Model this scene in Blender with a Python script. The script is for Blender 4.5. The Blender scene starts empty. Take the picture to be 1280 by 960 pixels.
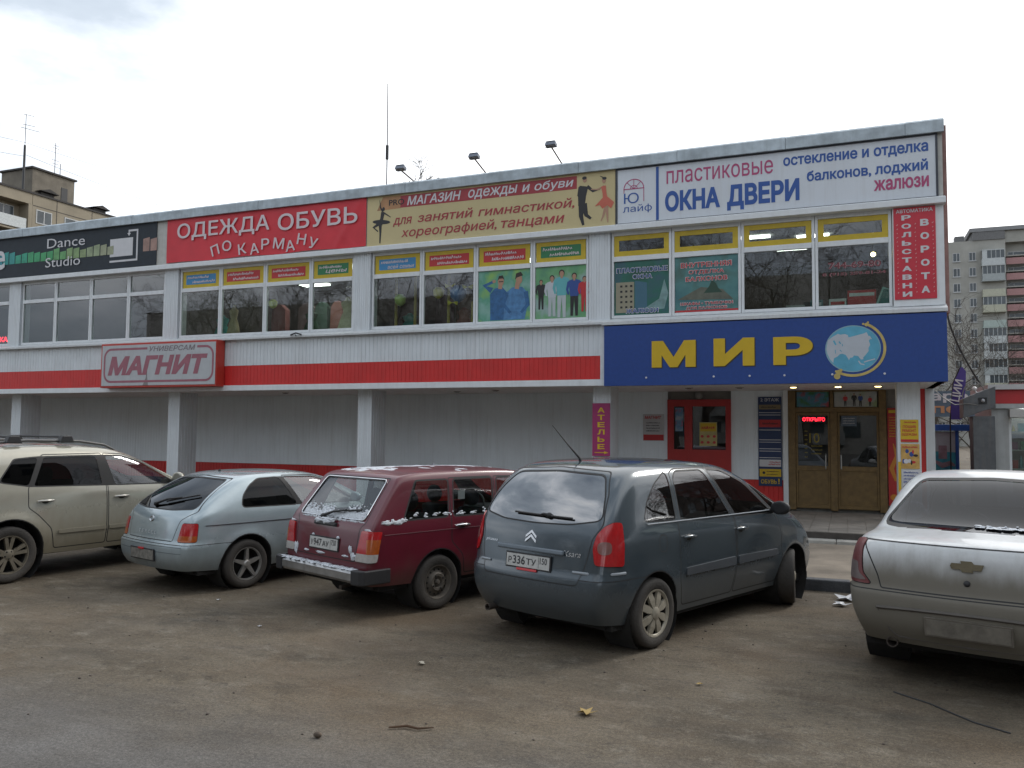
import bpy, bmesh, math, random
from math import sin, cos, pi, radians, sqrt, atan2
from mathutils import Vector, Matrix
from mathutils.bvhtree import BVHTree
from mathutils.geometry import delaunay_2d_cdt
random.seed(7)
C = bpy.context.scene.collection
SC = bpy.context.scene

# ------------------------------------------------------------------ camera
F_PX, CAM_H, OFF, ROLL, YAW = 1035.0, 1.87, 60.0, .0086, radians(22.1)
pt = math.atan(OFF / F_PX)
fwd = Vector((-sin(YAW) * cos(pt), cos(YAW) * cos(pt), sin(pt)))
rgt0 = Vector((cos(YAW), sin(YAW), 0)); up0 = rgt0.cross(fwd)
rgt = rgt0 * cos(ROLL) + up0 * sin(ROLL); upv = up0 * cos(ROLL) - rgt0 * sin(ROLL)
cam = bpy.data.cameras.new('camera'); camo = bpy.data.objects.new('camera', cam); C.objects.link(camo)
mw = Matrix.Identity(4)
for i in range(3):
    mw[i][0] = rgt[i]; mw[i][1] = upv[i]; mw[i][2] = -fwd[i]
mw[2][3] = CAM_H
camo.matrix_world = mw
cam.sensor_width = 36; cam.lens = F_PX / 1280 * 36; cam.clip_start = .05; cam.clip_end = 3000
SC.camera = camo

# ------------------------------------------------------------------ world, sun, exposure
SUN_EL, SUN_AZ = radians(38), radians(35)        # azimuth measured from +Y towards +X, behind the building
wd = bpy.data.worlds.new('World'); SC.world = wd; wd.use_nodes = True
nt = wd.node_tree; nd = nt.nodes; lk = nt.links
bg = nd['Background']; bg.inputs[1].default_value = .1
sky = nd.new('ShaderNodeTexSky'); sky.sky_type = 'NISHITA'; sky.sun_disc = False
sky.sun_elevation = SUN_EL; sky.sun_rotation = SUN_AZ; sky.dust_density = 3; sky.air_density = 1.2
tc = nd.new('ShaderNodeTexCoord')
mp = nd.new('ShaderNodeMapping'); mp.inputs['Scale'].default_value = (1, 1, 2.6)
n1 = nd.new('ShaderNodeTexNoise'); n1.inputs['Scale'].default_value = 1.7; n1.inputs['Detail'].default_value = 7; n1.inputs['Roughness'].default_value = .55
r1 = nd.new('ShaderNodeValToRGB')
r1.color_ramp.elements[0].position = .18; r1.color_ramp.elements[0].color = (2.6, 3.1, 3.8, 1)
r1.color_ramp.elements[1].position = .56; r1.color_ramp.elements[1].color = (12.0, 12.1, 12.2, 1)
e = r1.color_ramp.elements.new(.36); e.color = (4.9, 5.5, 6.2, 1); e = r1.color_ramp.elements.new(.47); e.color = (9.2, 9.6, 10.2, 1)
# brighter towards the veiled sun, duller away from it
vm = nd.new('ShaderNodeVectorMath'); vm.operation = 'DOT_PRODUCT'
vm.inputs[1].default_value = (sin(radians(25)) * .9, cos(radians(25)) * .9, .43)
mr = nd.new('ShaderNodeMapRange'); mr.inputs[1].default_value = .30; mr.inputs[2].default_value = .84
mr.inputs[3].default_value = -.115; mr.inputs[4].default_value = .13
ad = nd.new('ShaderNodeMath'); ad.operation = 'ADD'
lk.new(tc.outputs['Generated'], mp.inputs[0]); lk.new(mp.outputs[0], n1.inputs['Vector'])
lk.new(tc.outputs['Generated'], vm.inputs[0]); lk.new(vm.outputs['Value'], mr.inputs[0])
lk.new(n1.outputs['Fac'], ad.inputs[0]); lk.new(mr.outputs[0], ad.inputs[1]); lk.new(ad.outputs[0], r1.inputs[0])
mx = nd.new('ShaderNodeMix'); mx.data_type = 'RGBA'; mx.inputs[0].default_value = .93
lk.new(sky.outputs[0], mx.inputs[6]); lk.new(r1.outputs[0], mx.inputs[7]); lk.new(mx.outputs[2], bg.inputs[0])
sl = bpy.data.lights.new('sun', 'SUN'); sl.energy = .9; sl.angle = radians(14); sl.color = (1, .96, .9)
so = bpy.data.objects.new('sun', sl); C.objects.link(so)
sd = Vector((sin(SUN_AZ) * cos(SUN_EL), cos(SUN_AZ) * cos(SUN_EL), sin(SUN_EL)))
so.rotation_euler = sd.to_track_quat('Z', 'Y').to_euler(); so.location = (0, 0, 60)
SC.view_settings.view_transform = 'Standard'; SC.view_settings.look = 'None'
SC.view_settings.exposure = 0.6; SC.view_settings.gamma = 1; SC.view_settings.use_curve_mapping = False
SC.render.engine = 'CYCLES'
SC.cycles.use_denoising = True
SC.cycles.max_bounces = 6; SC.cycles.transparent_max_bounces = 12
SC.cycles.sample_clamp_indirect = 4; SC.cycles.caustics_reflective = False; SC.cycles.caustics_refractive = False

# ------------------------------------------------------------------ materials
MATS = {}
def M(name, col=None, rough=.55, metal=0., var=.10, scale=6., spec=.5, coat=0., emit=0., bump=0., bscale=80., streak=0., streak_col=(.25, .22, .19), dirt=None):
    """principled material with mottled colour; streak = vertical rain dirt, dirt=(z0,z1,colour,amount) road dust in object space"""
    if name in MATS: return MATS[name]
    m = bpy.data.materials.new(name); m.use_nodes = True; MATS[name] = m
    t = m.node_tree; N = t.nodes; L = t.links; b = N['Principled BSDF']
    b.inputs['Roughness'].default_value = rough; b.inputs['Metallic'].default_value = metal
    b.inputs['Specular IOR Level'].default_value = spec
    if coat: b.inputs['Coat Weight'].default_value = coat; b.inputs['Coat Roughness'].default_value = .06
    if emit:
        b.inputs['Emission Color'].default_value = (*col, 1); b.inputs['Emission Strength'].default_value = emit
    t_c = N.new('ShaderNodeTexCoord')
    if var > 0:
        n = N.new('ShaderNodeTexNoise'); n.inputs['Scale'].default_value = scale; n.inputs['Detail'].default_value = 6; n.inputs['Roughness'].default_value = .6
        L.new(t_c.outputs['Object'], n.inputs['Vector'])
        r = N.new('ShaderNodeMapRange'); r.inputs[1].default_value = .3; r.inputs[2].default_value = .7
        r.inputs[3].default_value = 1 - var; r.inputs[4].default_value = 1 + var
        L.new(n.outputs['Fac'], r.inputs[0])
        v = N.new('ShaderNodeVectorMath'); v.operation = 'SCALE'; v.inputs[0].default_value = col
        L.new(r.outputs[0], v.inputs['Scale']); out = v.outputs[0]
    else:
        v = N.new('ShaderNodeRGB'); v.outputs[0].default_value = (*col, 1); out = v.outputs[0]
    if streak > 0:
        mp_ = N.new('ShaderNodeMapping'); mp_.inputs['Scale'].default_value = (5, 5, .35)
        L.new(t_c.outputs['Object'], mp_.inputs[0])
        n = N.new('ShaderNodeTexNoise'); n.inputs['Scale'].default_value = 2.2; n.inputs['Detail'].default_value = 7; n.inputs['Roughness'].default_value = .65
        L.new(mp_.outputs[0], n.inputs['Vector'])
        r = N.new('ShaderNodeMapRange'); r.inputs[1].default_value = .48; r.inputs[2].default_value = .78; r.inputs[3].default_value = 0; r.inputs[4].default_value = streak
        L.new(n.outputs['Fac'], r.inputs[0])
        x = N.new('ShaderNodeMix'); x.data_type = 'RGBA'; x.inputs[7].default_value = (*streak_col, 1)
        L.new(r.outputs[0], x.inputs[0]); L.new(out, x.inputs[6]); out = x.outputs[2]
    if dirt:
        z0, z1, dc, am = dirt
        s = N.new('ShaderNodeSeparateXYZ'); L.new(t_c.outputs['Object'], s.inputs[0])
        n = N.new('ShaderNodeTexNoise'); n.inputs['Scale'].default_value = 3.5; n.inputs['Detail'].default_value = 8; n.inputs['Roughness'].default_value = .62
        mp_ = N.new('ShaderNodeMapping'); mp_.inputs['Scale'].default_value = (2.2, 2.2, .8)
        L.new(t_c.outputs['Object'], mp_.inputs[0]); L.new(mp_.outputs[0], n.inputs['Vector'])
        a = N.new('ShaderNodeMath'); a.operation = 'MULTIPLY_ADD'; a.inputs[1].default_value = .6 * (z1 - z0); L.new(n.outputs['Fac'], a.inputs[0]); L.new(s.outputs[2], a.inputs[2])
        r = N.new('ShaderNodeMapRange'); r.interpolation_type = 'SMOOTHSTEP'; r.inputs[1].default_value = z1 + .3 * (z1 - z0); r.inputs[2].default_value = z0 + .2 * (z1 - z0); r.inputs[3].default_value = 0.0; r.inputs[4].default_value = am
        L.new(a.outputs[0], r.inputs[0])
        x = N.new('ShaderNodeMix'); x.data_type = 'RGBA'; x.inputs[7].default_value = (*dc, 1)
        L.new(r.outputs[0], x.inputs[0]); L.new(out, x.inputs[6]); out = x.outputs[2]
        q = N.new('ShaderNodeMapRange'); q.inputs[3].default_value = rough; q.inputs[4].default_value = .75
        L.new(r.outputs[0], q.inputs[0]); L.new(q.outputs[0], b.inputs['Roughness'])
        q = N.new('ShaderNodeMapRange'); q.inputs[3].default_value = metal; q.inputs[4].default_value = 0
        L.new(r.outputs[0], q.inputs[0]); L.new(q.outputs[0], b.inputs['Metallic'])
        if coat:
            q = N.new('ShaderNodeMapRange'); q.inputs[3].default_value = coat; q.inputs[4].default_value = 0
            L.new(r.outputs[0], q.inputs[0]); L.new(q.outputs[0], b.inputs['Coat Weight'])
    L.new(out, b.inputs['Base Color'])
    if bump:
        n = N.new('ShaderNodeTexNoise'); n.inputs['Scale'].default_value = bscale; n.inputs['Detail'].default_value = 5
        L.new(t_c.outputs['Object'], n.inputs['Vector'])
        bp = N.new('ShaderNodeBump'); bp.inputs['Strength'].default_value = bump; bp.inputs['Distance'].default_value = .02
        L.new(n.outputs['Fac'], bp.inputs['Height']); L.new(bp.outputs[0], b.inputs['Normal'])
    return m

def glass(name, tint=(.6, .65, .66), refl=.08, rough=.0, opaque=0., body=(.01, .012, .014)):
    """thin pane: tinted transparency + fresnel gloss; opaque mixes in a dark film"""
    if name in MATS: return MATS[name]
    m = bpy.data.materials.new(name); m.use_nodes = True; MATS[name] = m
    t = m.node_tree; N = t.nodes; L = t.links; N.remove(N['Principled BSDF']); o = N['Material Output']
    tr = N.new('ShaderNodeBsdfTransparent'); tr.inputs[0].default_value = (*tint, 1)
    df = N.new('ShaderNodeBsdfDiffuse'); df.inputs[0].default_value = (*body, 1)
    a = N.new('ShaderNodeMixShader'); a.inputs[0].default_value = opaque; L.new(tr.outputs[0], a.inputs[1]); L.new(df.outputs[0], a.inputs[2])
    gl = N.new('ShaderNodeBsdfGlossy'); gl.inputs['Roughness'].default_value = rough; gl.inputs[0].default_value = (.95, .97, 1, 1)
    fr = N.new('ShaderNodeFresnel'); fr.inputs[0].default_value = 1.45; ge = N.new('ShaderNodeNewGeometry')
    ad_ = N.new('ShaderNodeMath'); ad_.operation = 'ADD'; ad_.inputs[1].default_value = refl; L.new(fr.outputs[0], ad_.inputs[0]); bf = N.new('ShaderNodeMath'); bf.operation = 'SUBTRACT'; bf.inputs[0].default_value = 1; L.new(ge.outputs['Backfacing'], bf.inputs[1])
    a1 = ad_; ad_ = N.new('ShaderNodeMath'); ad_.operation = 'MULTIPLY'; ad_.use_clamp = True; L.new(a1.outputs[0], ad_.inputs[0]); L.new(bf.outputs[0], ad_.inputs[1])
    x = N.new('ShaderNodeMixShader'); L.new(ad_.outputs[0], x.inputs[0]); L.new(a.outputs[0], x.inputs[1]); L.new(gl.outputs[0], x.inputs[2]); L.new(x.outputs[0], o.inputs[0])
    return m

# ------------------------------------------------------------------ mesh builder and object helpers
class MB:
    def __init__(s): s.v = []; s.f = []; s.mi = []; s.m = 0; s.lay = 0.
    def add(s, vs, fs):
        n = len(s.v); s.v += [tuple(v) for v in vs]; s.f += [tuple(i + n for i in f) for f in fs]; s.mi += [s.m] * len(fs); return s
    def box(s, x0, x1, y0, y1, z0, z1):
        return s.add([(x0, y0, z0), (x1, y0, z0), (x1, y1, z0), (x0, y1, z0), (x0, y0, z1), (x1, y0, z1), (x1, y1, z1), (x0, y1, z1)],
                     [(0, 3, 2, 1), (4, 5, 6, 7), (0, 1, 5, 4), (1, 2, 6, 5), (2, 3, 7, 6), (3, 0, 4, 7)])
    def quad(s, a, b, c, d): return s.add([a, b, c, d], [(0, 1, 2, 3)])
    def prism(s, poly, y0, y1):                       # poly in (x,z), counter-clockwise seen from -Y
        n = len(poly); vs = [(x, y0, z) for x, z in poly] + [(x, y1, z) for x, z in poly]
        return s.add(vs, [tuple(range(n)), tuple(range(2 * n - 1, n - 1, -1))] + [(i, i + n, (i + 1) % n + n, (i + 1) % n) for i in range(n)])
    def prism_x(s, poly, x0, x1):                     # poly in (y,z)
        n = len(poly); vs = [(x0, y, z) for y, z in poly] + [(x1, y, z) for y, z in poly]
        return s.add(vs, [tuple(range(n)), tuple(range(2 * n - 1, n - 1, -1))] + [(i, i + n, (i + 1) % n + n, (i + 1) % n) for i in range(n)])
    def prism_z(s, poly, z0, z1):
        n = len(poly); vs = [(x, y, z0) for x, y in poly] + [(x, y, z1) for x, y in poly]
        return s.add(vs, [tuple(range(n - 1, -1, -1)), tuple(range(n, 2 * n))] + [(i, (i + 1) % n, (i + 1) % n + n, i + n) for i in range(n)])
    def tube(s, pts, r, n=6, cap=True):
        pts = [Vector(p) for p in pts]; k = len(pts); rs = r if isinstance(r, (list, tuple)) else [r] * k
        vs = []; u = None
        for i, p in enumerate(pts):
            d = (pts[min(i + 1, k - 1)] - pts[max(i - 1, 0)]).normalized()
            if u is None: u = d.orthogonal().normalized()
            u = (u - d * u.dot(d)); u = u.normalized() if u.length > 1e-6 else d.orthogonal().normalized()
            w = d.cross(u)
            for j in range(n):
                a = 2 * pi * j / n; vs.append(p + (u * cos(a) + w * sin(a)) * rs[i])
        fs = [(i * n + j, i * n + (j + 1) % n, (i + 1) * n + (j + 1) % n, (i + 1) * n + j) for i in range(k - 1) for j in range(n)]
        if cap: fs += [tuple(range(n - 1, -1, -1)), tuple(range((k - 1) * n, k * n))]
        return s.add(vs, fs)
    def lathe(s, prof, o=(0, 0, 0), ax='y', n=32):    # prof [(radius, offset along axis)]
        vs = []
        for r, h in prof:
            for j in range(n):
                a = 2 * pi * j / n; c_, s_ = r * cos(a), r * sin(a)
                p = (c_, h, s_) if ax == 'y' else (c_, s_, h) if ax == 'z' else (h, c_, s_)
                vs.append((p[0] + o[0], p[1] + o[1], p[2] + o[2]))
        k = len(prof)
        return s.add(vs, [(i * n + j, (i + 1) * n + j, (i + 1) * n + (j + 1) % n, i * n + (j + 1) % n) for i in range(k - 1) for j in range(n)])
    def ball(s, c, r, nu=14, nv=9):
        r = r if isinstance(r, (list, tuple)) else (r, r, r); vs = []
        for i in range(nv + 1):
            t = pi * i / nv
            for j in range(nu):
                a = 2 * pi * j / nu; vs.append((c[0] + r[0] * sin(t) * cos(a), c[1] + r[1] * sin(t) * sin(a), c[2] + r[2] * cos(t)))
        return s.add(vs, [(i * nu + j, (i + 1) * nu + j, (i + 1) * nu + (j + 1) % nu, i * nu + (j + 1) % nu) for i in range(nv) for j in range(nu)])
    def flat(s, poly, y):                             # one flat print facing -Y, each a hair in front of the last
        s.lay += .00025
        return s.add([(x, y - s.lay, z) for x, z in poly], [tuple(range(len(poly)))])
    def ell(s, cx, cz, rx, rz, y, n=20, a0=0., rot=0.):
        return s.flat([(cx + rx * cos(a0 + 2 * pi * i / n) * cos(rot) - rz * sin(a0 + 2 * pi * i / n) * sin(rot), cz + rx * cos(a0 + 2 * pi * i / n) * sin(rot) + rz * sin(a0 + 2 * pi * i / n) * cos(rot)) for i in range(n)], y)
    def stroke(s, pts, w, y):                         # flat ribbon with varying width
        s.lay += .00025; n = len(pts); ws = w if isinstance(w, (list, tuple)) else [w] * n; L_ = []; R_ = []
        for i, p in enumerate(pts):
            a = pts[max(0, i - 1)]; b = pts[min(n - 1, i + 1)]; dx, dz = b[0] - a[0], b[1] - a[1]; l = sqrt(dx * dx + dz * dz) or 1
            nx, nz = -dz / l * ws[i] / 2, dx / l * ws[i] / 2
            L_.append((p[0] + nx, y - s.lay, p[1] + nz)); R_.append((p[0] - nx, y - s.lay, p[1] - nz))
        return s.add(L_ + R_, [(i, i + n, i + n + 1, i + 1) for i in range(n - 1)])
    def xf(s, mat):
        s.v = [tuple(mat @ Vector(v)) for v in s.v]; return s
    def build(s, name, mat, parent=None, world=True, smooth=None, bevel=0.):
        me = bpy.data.meshes.new(name)
        off = base_of(parent) if (world and parent) else Vector((0, 0, 0))
        me.from_pydata([tuple(Vector(v) - off) for v in s.v], [], s.f); me.update()
        ms = mat if isinstance(mat, (list, tuple)) else [mat]
        for m in ms: me.materials.append(m)
        if len(ms) > 1:
            for p, i in zip(me.polygons, s.mi): p.material_index = i
        if smooth is not None:
            me.shade_smooth(); me.set_sharp_from_angle(angle=radians(smooth))
        o = bpy.data.objects.new(name, me); C.objects.link(o)
        if parent: o.parent = parent
        if bevel:
            md = o.modifiers.new('bevel', 'BEVEL'); md.width = bevel; md.segments = 2; md.limit_method = 'ANGLE'; md.angle_limit = radians(40)
        return o
def base_of(o):
    v = Vector((0, 0, 0))
    while o: v += o.location; o = o.parent
    return v
def tag(o, label=None, cat=None, group=None, kind=None):
    if label: o['label'] = label
    if cat: o['category'] = cat
    if group: o['group'] = group
    if kind: o['kind'] = kind
    return o
def thing(name, label, cat, loc=(0, 0, 0), rotz=0., group=None):
    o = bpy.data.objects.new(name, None); C.objects.link(o); o.location = loc; o.rotation_euler = (0, 0, rotz); o.empty_display_size = .3
    return tag(o, label, cat, group)
def copy_tree(o, parent=None):
    c = o.copy(); C.objects.link(c)
    if parent: c.parent = parent
    for ch in list(o.children): copy_tree(ch, c)
    return c
_TX = {}
def text_geo(body, bold=0., shear=0., space=1.):
    """glyph outlines of the built-in font, filled by winding number so that overlapping strokes stay solid"""
    k = (body, bold, shear, space)
    if k in _TX: return _TX[k]
    cu = bpy.data.curves.new('t', 'FONT'); cu.body = body; cu.size = 1; cu.shear = shear; cu.resolution_u = 3; cu.space_character = space; cu.fill_mode = 'NONE'
    o = bpy.data.objects.new('t', cu); me = o.to_mesh(); P = [(v.co.x, v.co.y) for v in me.vertices]; nx = {}
    for e_ in me.edges: nx.setdefault(e_.vertices[0], []).append(e_.vertices[1])
    o.to_mesh_clear(); bpy.data.objects.remove(o); bpy.data.curves.remove(cu)
    loops = []; left = set(nx)
    while left:
        st = min(left); L_ = []; q = st
        while q in left: left.discard(q); L_.append(q); q = nx[q][0]
        if len(L_) > 2: loops.append([P[i] for i in L_])
    def area(L_): return sum(L_[i][0] * L_[(i + 1) % len(L_)][1] - L_[(i + 1) % len(L_)][0] * L_[i][1] for i in range(len(L_))) / 2
    def sign(L_):                                     # winding of the outermost contour round this one (the built-in faces differ)
        best = L_; x, y = L_[0]
        for Q in loops:
            if abs(area(Q)) > abs(area(best)):
                c = False
                for i in range(len(Q)):
                    x0, y0 = Q[i - 1]; x1, y1 = Q[i]
                    if (y0 > y) != (y1 > y) and x < x0 + (y - y0) / (y1 - y0) * (x1 - x0): c = not c
                if c: best = Q
        return 1 if area(best) > 0 else -1
    if bold:                                          # thicken: push every contour outwards (holes shrink)
        nl = []
        for L_ in loops:
            sg = sign(L_); L_ = [p for i, p in enumerate(L_) if (Vector(p) - Vector(L_[i - 1])).length > 1e-5]; n = len(L_); M_ = []
            for i in range(n):
                e1 = (Vector(L_[i]) - Vector(L_[i - 1])).normalized(); e2 = (Vector(L_[(i + 1) % n]) - Vector(L_[i])).normalized(); m1 = Vector((e1.y, -e1.x)) + Vector((e2.y, -e2.x)); l = m1.length
                m1 = m1 / l if l > .15 else Vector((e1.y, -e1.x)); kk = 1 / max(.55, m1.dot(Vector((e1.y, -e1.x)))); M_.append(tuple(Vector(L_[i]) + m1 * bold * kk * sg))
            nl.append(M_)
        loops = nl
    vs = [Vector(p) for L_ in loops for p in L_]; es = []; n0 = 0
    for L_ in loops: es += [(n0 + i, n0 + (i + 1) % len(L_)) for i in range(len(L_))]; n0 += len(L_)
    r = delaunay_2d_cdt(vs, es, [], 0, 1e-5); ov = r[0]; fs = []
    bx = [(min(p[0] for p in L_), max(p[0] for p in L_), L_) for L_ in loops]
    for f in r[2]:
        cx_ = sum(ov[i].x for i in f) / len(f); cy_ = sum(ov[i].y for i in f) / len(f); w = 0
        for lo, hi, L_ in bx:
            if cx_ < lo or cx_ > hi: continue
            for i in range(len(L_)):
                x0, y0 = L_[i - 1]; x1, y1 = L_[i]
                if (y0 <= cy_) != (y1 <= cy_):
                    if x0 + (cy_ - y0) / (y1 - y0) * (x1 - x0) > cx_: w += 1 if y1 > y0 else -1
        if w: fs.append(tuple(f))
    us = sorted(set(i for f in fs for i in f)); mp_ = {q: i for i, q in enumerate(us)}; pts = [ov[q] for q in us]
    x0 = min(v.x for v in pts); x1 = max(v.x for v in pts); y0 = min(v.y for v in pts); y1 = max(v.y for v in pts)
    _TX[k] = ([((v.x - x0) / (x1 - x0), (v.y - y0) / (y1 - y0)) for v in pts], [tuple(mp_[i] for i in f) for f in fs])
    return _TX[k]
def put_text(mb, body, x0, x1, z0, z1, y, bold=0., shear=0., rot=0., space=1.):
    """letters filling the box x0..x1, z0..z1 on the plane y, facing -Y"""
    vs, fs = text_geo(body, bold, shear, space); cx, cz = (x0 + x1) / 2, (z0 + z1) / 2; out = []
    for u, v in vs:
        a, b = (u - .5) * (x1 - x0), (v - .5) * (z1 - z0)
        out.append((cx + a * cos(rot) - b * sin(rot), y, cz + a * sin(rot) + b * cos(rot)))
    mb.add(out, fs); return mb
def lettering(parent, mat, y, rows, name='lettering'):
    """one part per word, except columns of single letters, which stay one part"""
    single = all(len(r[0]) == 1 for r in rows); mb = MB()
    for r in rows:
        put_text(mb, r[0], r[1], r[2], r[3], r[4], y, **(r[5] if len(r) > 5 else {}))
        if not single: mb.build(name, mat, parent); mb = MB()
    if single: mb.build(name, mat, parent)
# ------------------------------------------------------------------ palette
WHITE = M('white_siding', (.68, .72, .75), .5, var=.06, scale=1.5, streak=.35, streak_col=(.34, .32, .30))
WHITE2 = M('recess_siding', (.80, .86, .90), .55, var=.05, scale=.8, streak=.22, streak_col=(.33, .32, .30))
PVC = M('white_window_frame', (.72, .75, .77), .4, var=.05, streak=.2, streak_col=(.4, .39, .37))
RED = M('red_siding', (.60, .030, .028), .45, var=.10, scale=2, streak=.3, streak_col=(.30, .05, .04))
ZINC = M('galvanised_flashing', (.42, .48, .52), .5, metal=.25, var=.25, scale=3.5, streak=.35, streak_col=(.20, .22, .23))
DARK = M('dark_plastic', (.02, .021, .023), .5, var=.1)
CONC = M('concrete', (.30, .29, .27), .85, var=.2, scale=4, bump=.3)
ROOFM = M('roofing_felt', (.08, .08, .085), .9)
PANE = glass('shop_window_glass', tint=(.78, .84, .80), refl=.075)
PANE2 = glass('door_glass', tint=(.45, .47, .47), refl=.04)
INWALL = M('interior_wall', (.10, .095, .085), .8, var=.25, scale=1.2)
INCEIL = M('interior_ceiling', (.30, .30, .29), .8)
TUBE = M('lit_ceiling_panel', (1, 1, .97), emit=5.0, var=0)

# ------------------------------------------------------------------ ground
def ground_mat():
    m = bpy.data.materials.new('dirty_asphalt'); m.use_nodes = True; t = m.node_tree; N = t.nodes; L = t.links; b = N['Principled BSDF']
    tc_ = N.new('ShaderNodeTexCoord')
    def noise(s, d=6, r=.6, sc=(1, 1, 1)):
        mp_ = N.new('ShaderNodeMapping'); mp_.inputs['Scale'].default_value = sc; L.new(tc_.outputs['Object'], mp_.inputs[0])
        n = N.new('ShaderNodeTexNoise'); n.inputs['Scale'].default_value = s; n.inputs['Detail'].default_value = d; n.inputs['Roughness'].default_value = r
        L.new(mp_.outputs[0], n.inputs['Vector']); return n.outputs['Fac']
    def rng(x, a, c, lo, hi):
        r = N.new('ShaderNodeMapRange'); r.inputs[1].default_value = a; r.inputs[2].default_value = c; r.inputs[3].default_value = lo; r.inputs[4].default_value = hi; L.new(x, r.inputs[0]); return r.outputs[0]
    def mix(f, A, B, mode='MIX'):
        x = N.new('ShaderNodeMix'); x.data_type = 'RGBA'; x.blend_type = mode
        for k, q in ((0, f), (6, A), (7, B)):
            if isinstance(q, tuple): x.inputs[k].default_value = (*q, 1)
            elif isinstance(q, float): x.inputs[k].default_value = q
            else: L.new(q, x.inputs[k])
        return x.outputs[2]
    def math_(op, a, c):
        x = N.new('ShaderNodeMath'); x.operation = op
        for k, q in ((0, a), (1, c)):
            if isinstance(q, float): x.inputs[k].default_value = q
            else: L.new(q, x.inputs[k])
        return x.outputs[0]
    s = N.new('ShaderNodeSeparateXYZ'); L.new(tc_.outputs['Object'], s.inputs[0])
    # dried mud lot in patches
    base = mix(rng(noise(.45, 9, .62, (.8, 1.2, 1)), .36, .64, 0, 1), (.082, .066, .046), (.150, .123, .088))
    base = mix(rng(noise(1.9, 10, .72, (.8, 1.3, 1)), .46, .64, 0, .8), base, (.080, .062, .043))
    base = mix(rng(noise(.9, 12, .74, (.8, 1.4, 1)), .53, .66, 0, .65), base, (.044, .038, .029))          # damp stains
    base = mix(rng(noise(3.3, 11, .78, (.9, 1.2, 1)), .52, .66, 0, .75), base, (.185, .163, .130))       # dry dust
    base = mix(rng(noise(9, 9, .78), .54, .66, 0, .65), base, (.030, .026, .021))
    base = mix(rng(noise(23, 7, .75), .56, .66, 0, .65), base, (.140, .124, .100))
    base = mix(rng(noise(.38, 7, .6, (1, 1.3, 1)), .50, .66, 0, .7), base, (.112, .078, .047))       # rusty brown mud
    # cleaner driven asphalt on the near side
    edge = math_('ADD', s.outputs[1], math_('MULTIPLY', noise(.7, 6), 1.6))
    near = rng(edge, 5.7, 4.3, 0, .92)
    base = mix(near, base, mix(rng(noise(1.4, 8, .6, (.7, 1.6, 1)), .35, .65, 0, 1), (.092, .086, .080), (.140, .134, .128)))
    # aggregate grain
    g = noise(110, 3, .75); base = mix(1.0, base, mix(rng(g, .38, .62, 0, 1), (.66, .66, .66), (1.34, 1.34, 1.34)), 'MULTIPLY')
    g4 = noise(40, 4, .7); base = mix(1.0, base, mix(rng(g4, .40, .60, 0, 1), (.80, .80, .80), (1.2, 1.2, 1.2)), 'MULTIPLY')
    g2 = noise(55, 3, .6); base = mix(rng(g2, .64, .70, 0, .75), base, (.022, .020, .018))
    g3 = noise(38, 2, .5); base = mix(rng(g3, .69, .74, 0, .6), base, (.22, .20, .17))
    L.new(base, b.inputs['Base Color'])
    L.new(rng(noise(1.1, 10, .7, (.8, 1.9, 1)), .45, .7, .88, .55), b.inputs['Roughness']); b.inputs['Specular IOR Level'].default_value = .35
    h = math_('ADD', math_('MULTIPLY', noise(120, 4, .7), .35), math_('ADD', noise(9, 7, .7), math_('MULTIPLY', noise(1.3, 5, .6), 3.0)))
    bp = N.new('ShaderNodeBump'); bp.inputs['Strength'].default_value = .55; bp.inputs['Distance'].default_value = .022; L.new(h, bp.inputs['Height']); L.new(bp.outputs[0], b.inputs['Normal'])
    return m
GM = ground_mat()
mb = MB(); mb.quad((-900, -900, 0), (900, -900, 0), (900, 900, 0), (-900, 900, 0))
tag(mb.build('ground', GM), kind='structure')
PAVE = M('dusty_pavement', (.20, .168, .132), .9, var=.35, scale=1.7, bump=.4, bscale=60)
mb = MB(); mb.box(-40, 1.9, 10.86, 14.38, -.05, .115); mb.box(1.9, 30, 10.86, 17.6, -.05, .112)
tag(mb.build('pavement', PAVE), kind='structure')
KERBM = M('dark_kerb_stone', (.075, .078, .084), .85, var=.3, scale=5, bump=.5, bscale=40)
mb = MB(); x = -40
while x < 30:
    mb.box(x + .004, x + .996, 10.70 + .01 * sin(x * 3), 10.855, -.05, .13 + .006 * sin(x * 5)); x += 1
tag(mb.build('kerb', KERBM, bevel=.015), kind='structure')

# ------------------------------------------------------------------ two-storey shopping centre
YF = 15.9; XR = 1.58; XL = -33.0
bld = thing('shopping_centre', 'long two-storey shop building with white ribbed siding, red stripe and open ground-floor arcade', 'building', (-12, YF, 0))
def ribbed(mb, x0, x1, z0, z1, y, pitch=.10, depth=.014, gap=.16):
    n = max(1, round((x1 - x0) / pitch)); p = (x1 - x0) / n; pr = []
    for i in range(n):
        a = x0 + i * p; pr += [(a, y), (a + p * (1 - gap) , y), (a + p * (1 - gap * .75), y + depth), (a + p * (1 - gap * .25), y + depth)]
    pr.append((x1, y))
    k = len(pr); mb.add([(a, b, z0) for a, b in pr] + [(a, b, z1) for a, b in pr], [(i, i + 1, i + 1 + k, i + k) for i in range(k - 1)])
def ribbed_y(mb, y0, y1, z0, z1, x, pitch=.10, depth=-.014, gap=.16):
    t = MB(); ribbed(t, y0, y1, z0, z1, 0, pitch, depth, gap); mb.add([(x + v[1], v[0], v[2]) for v in t.v], t.f)
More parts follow.
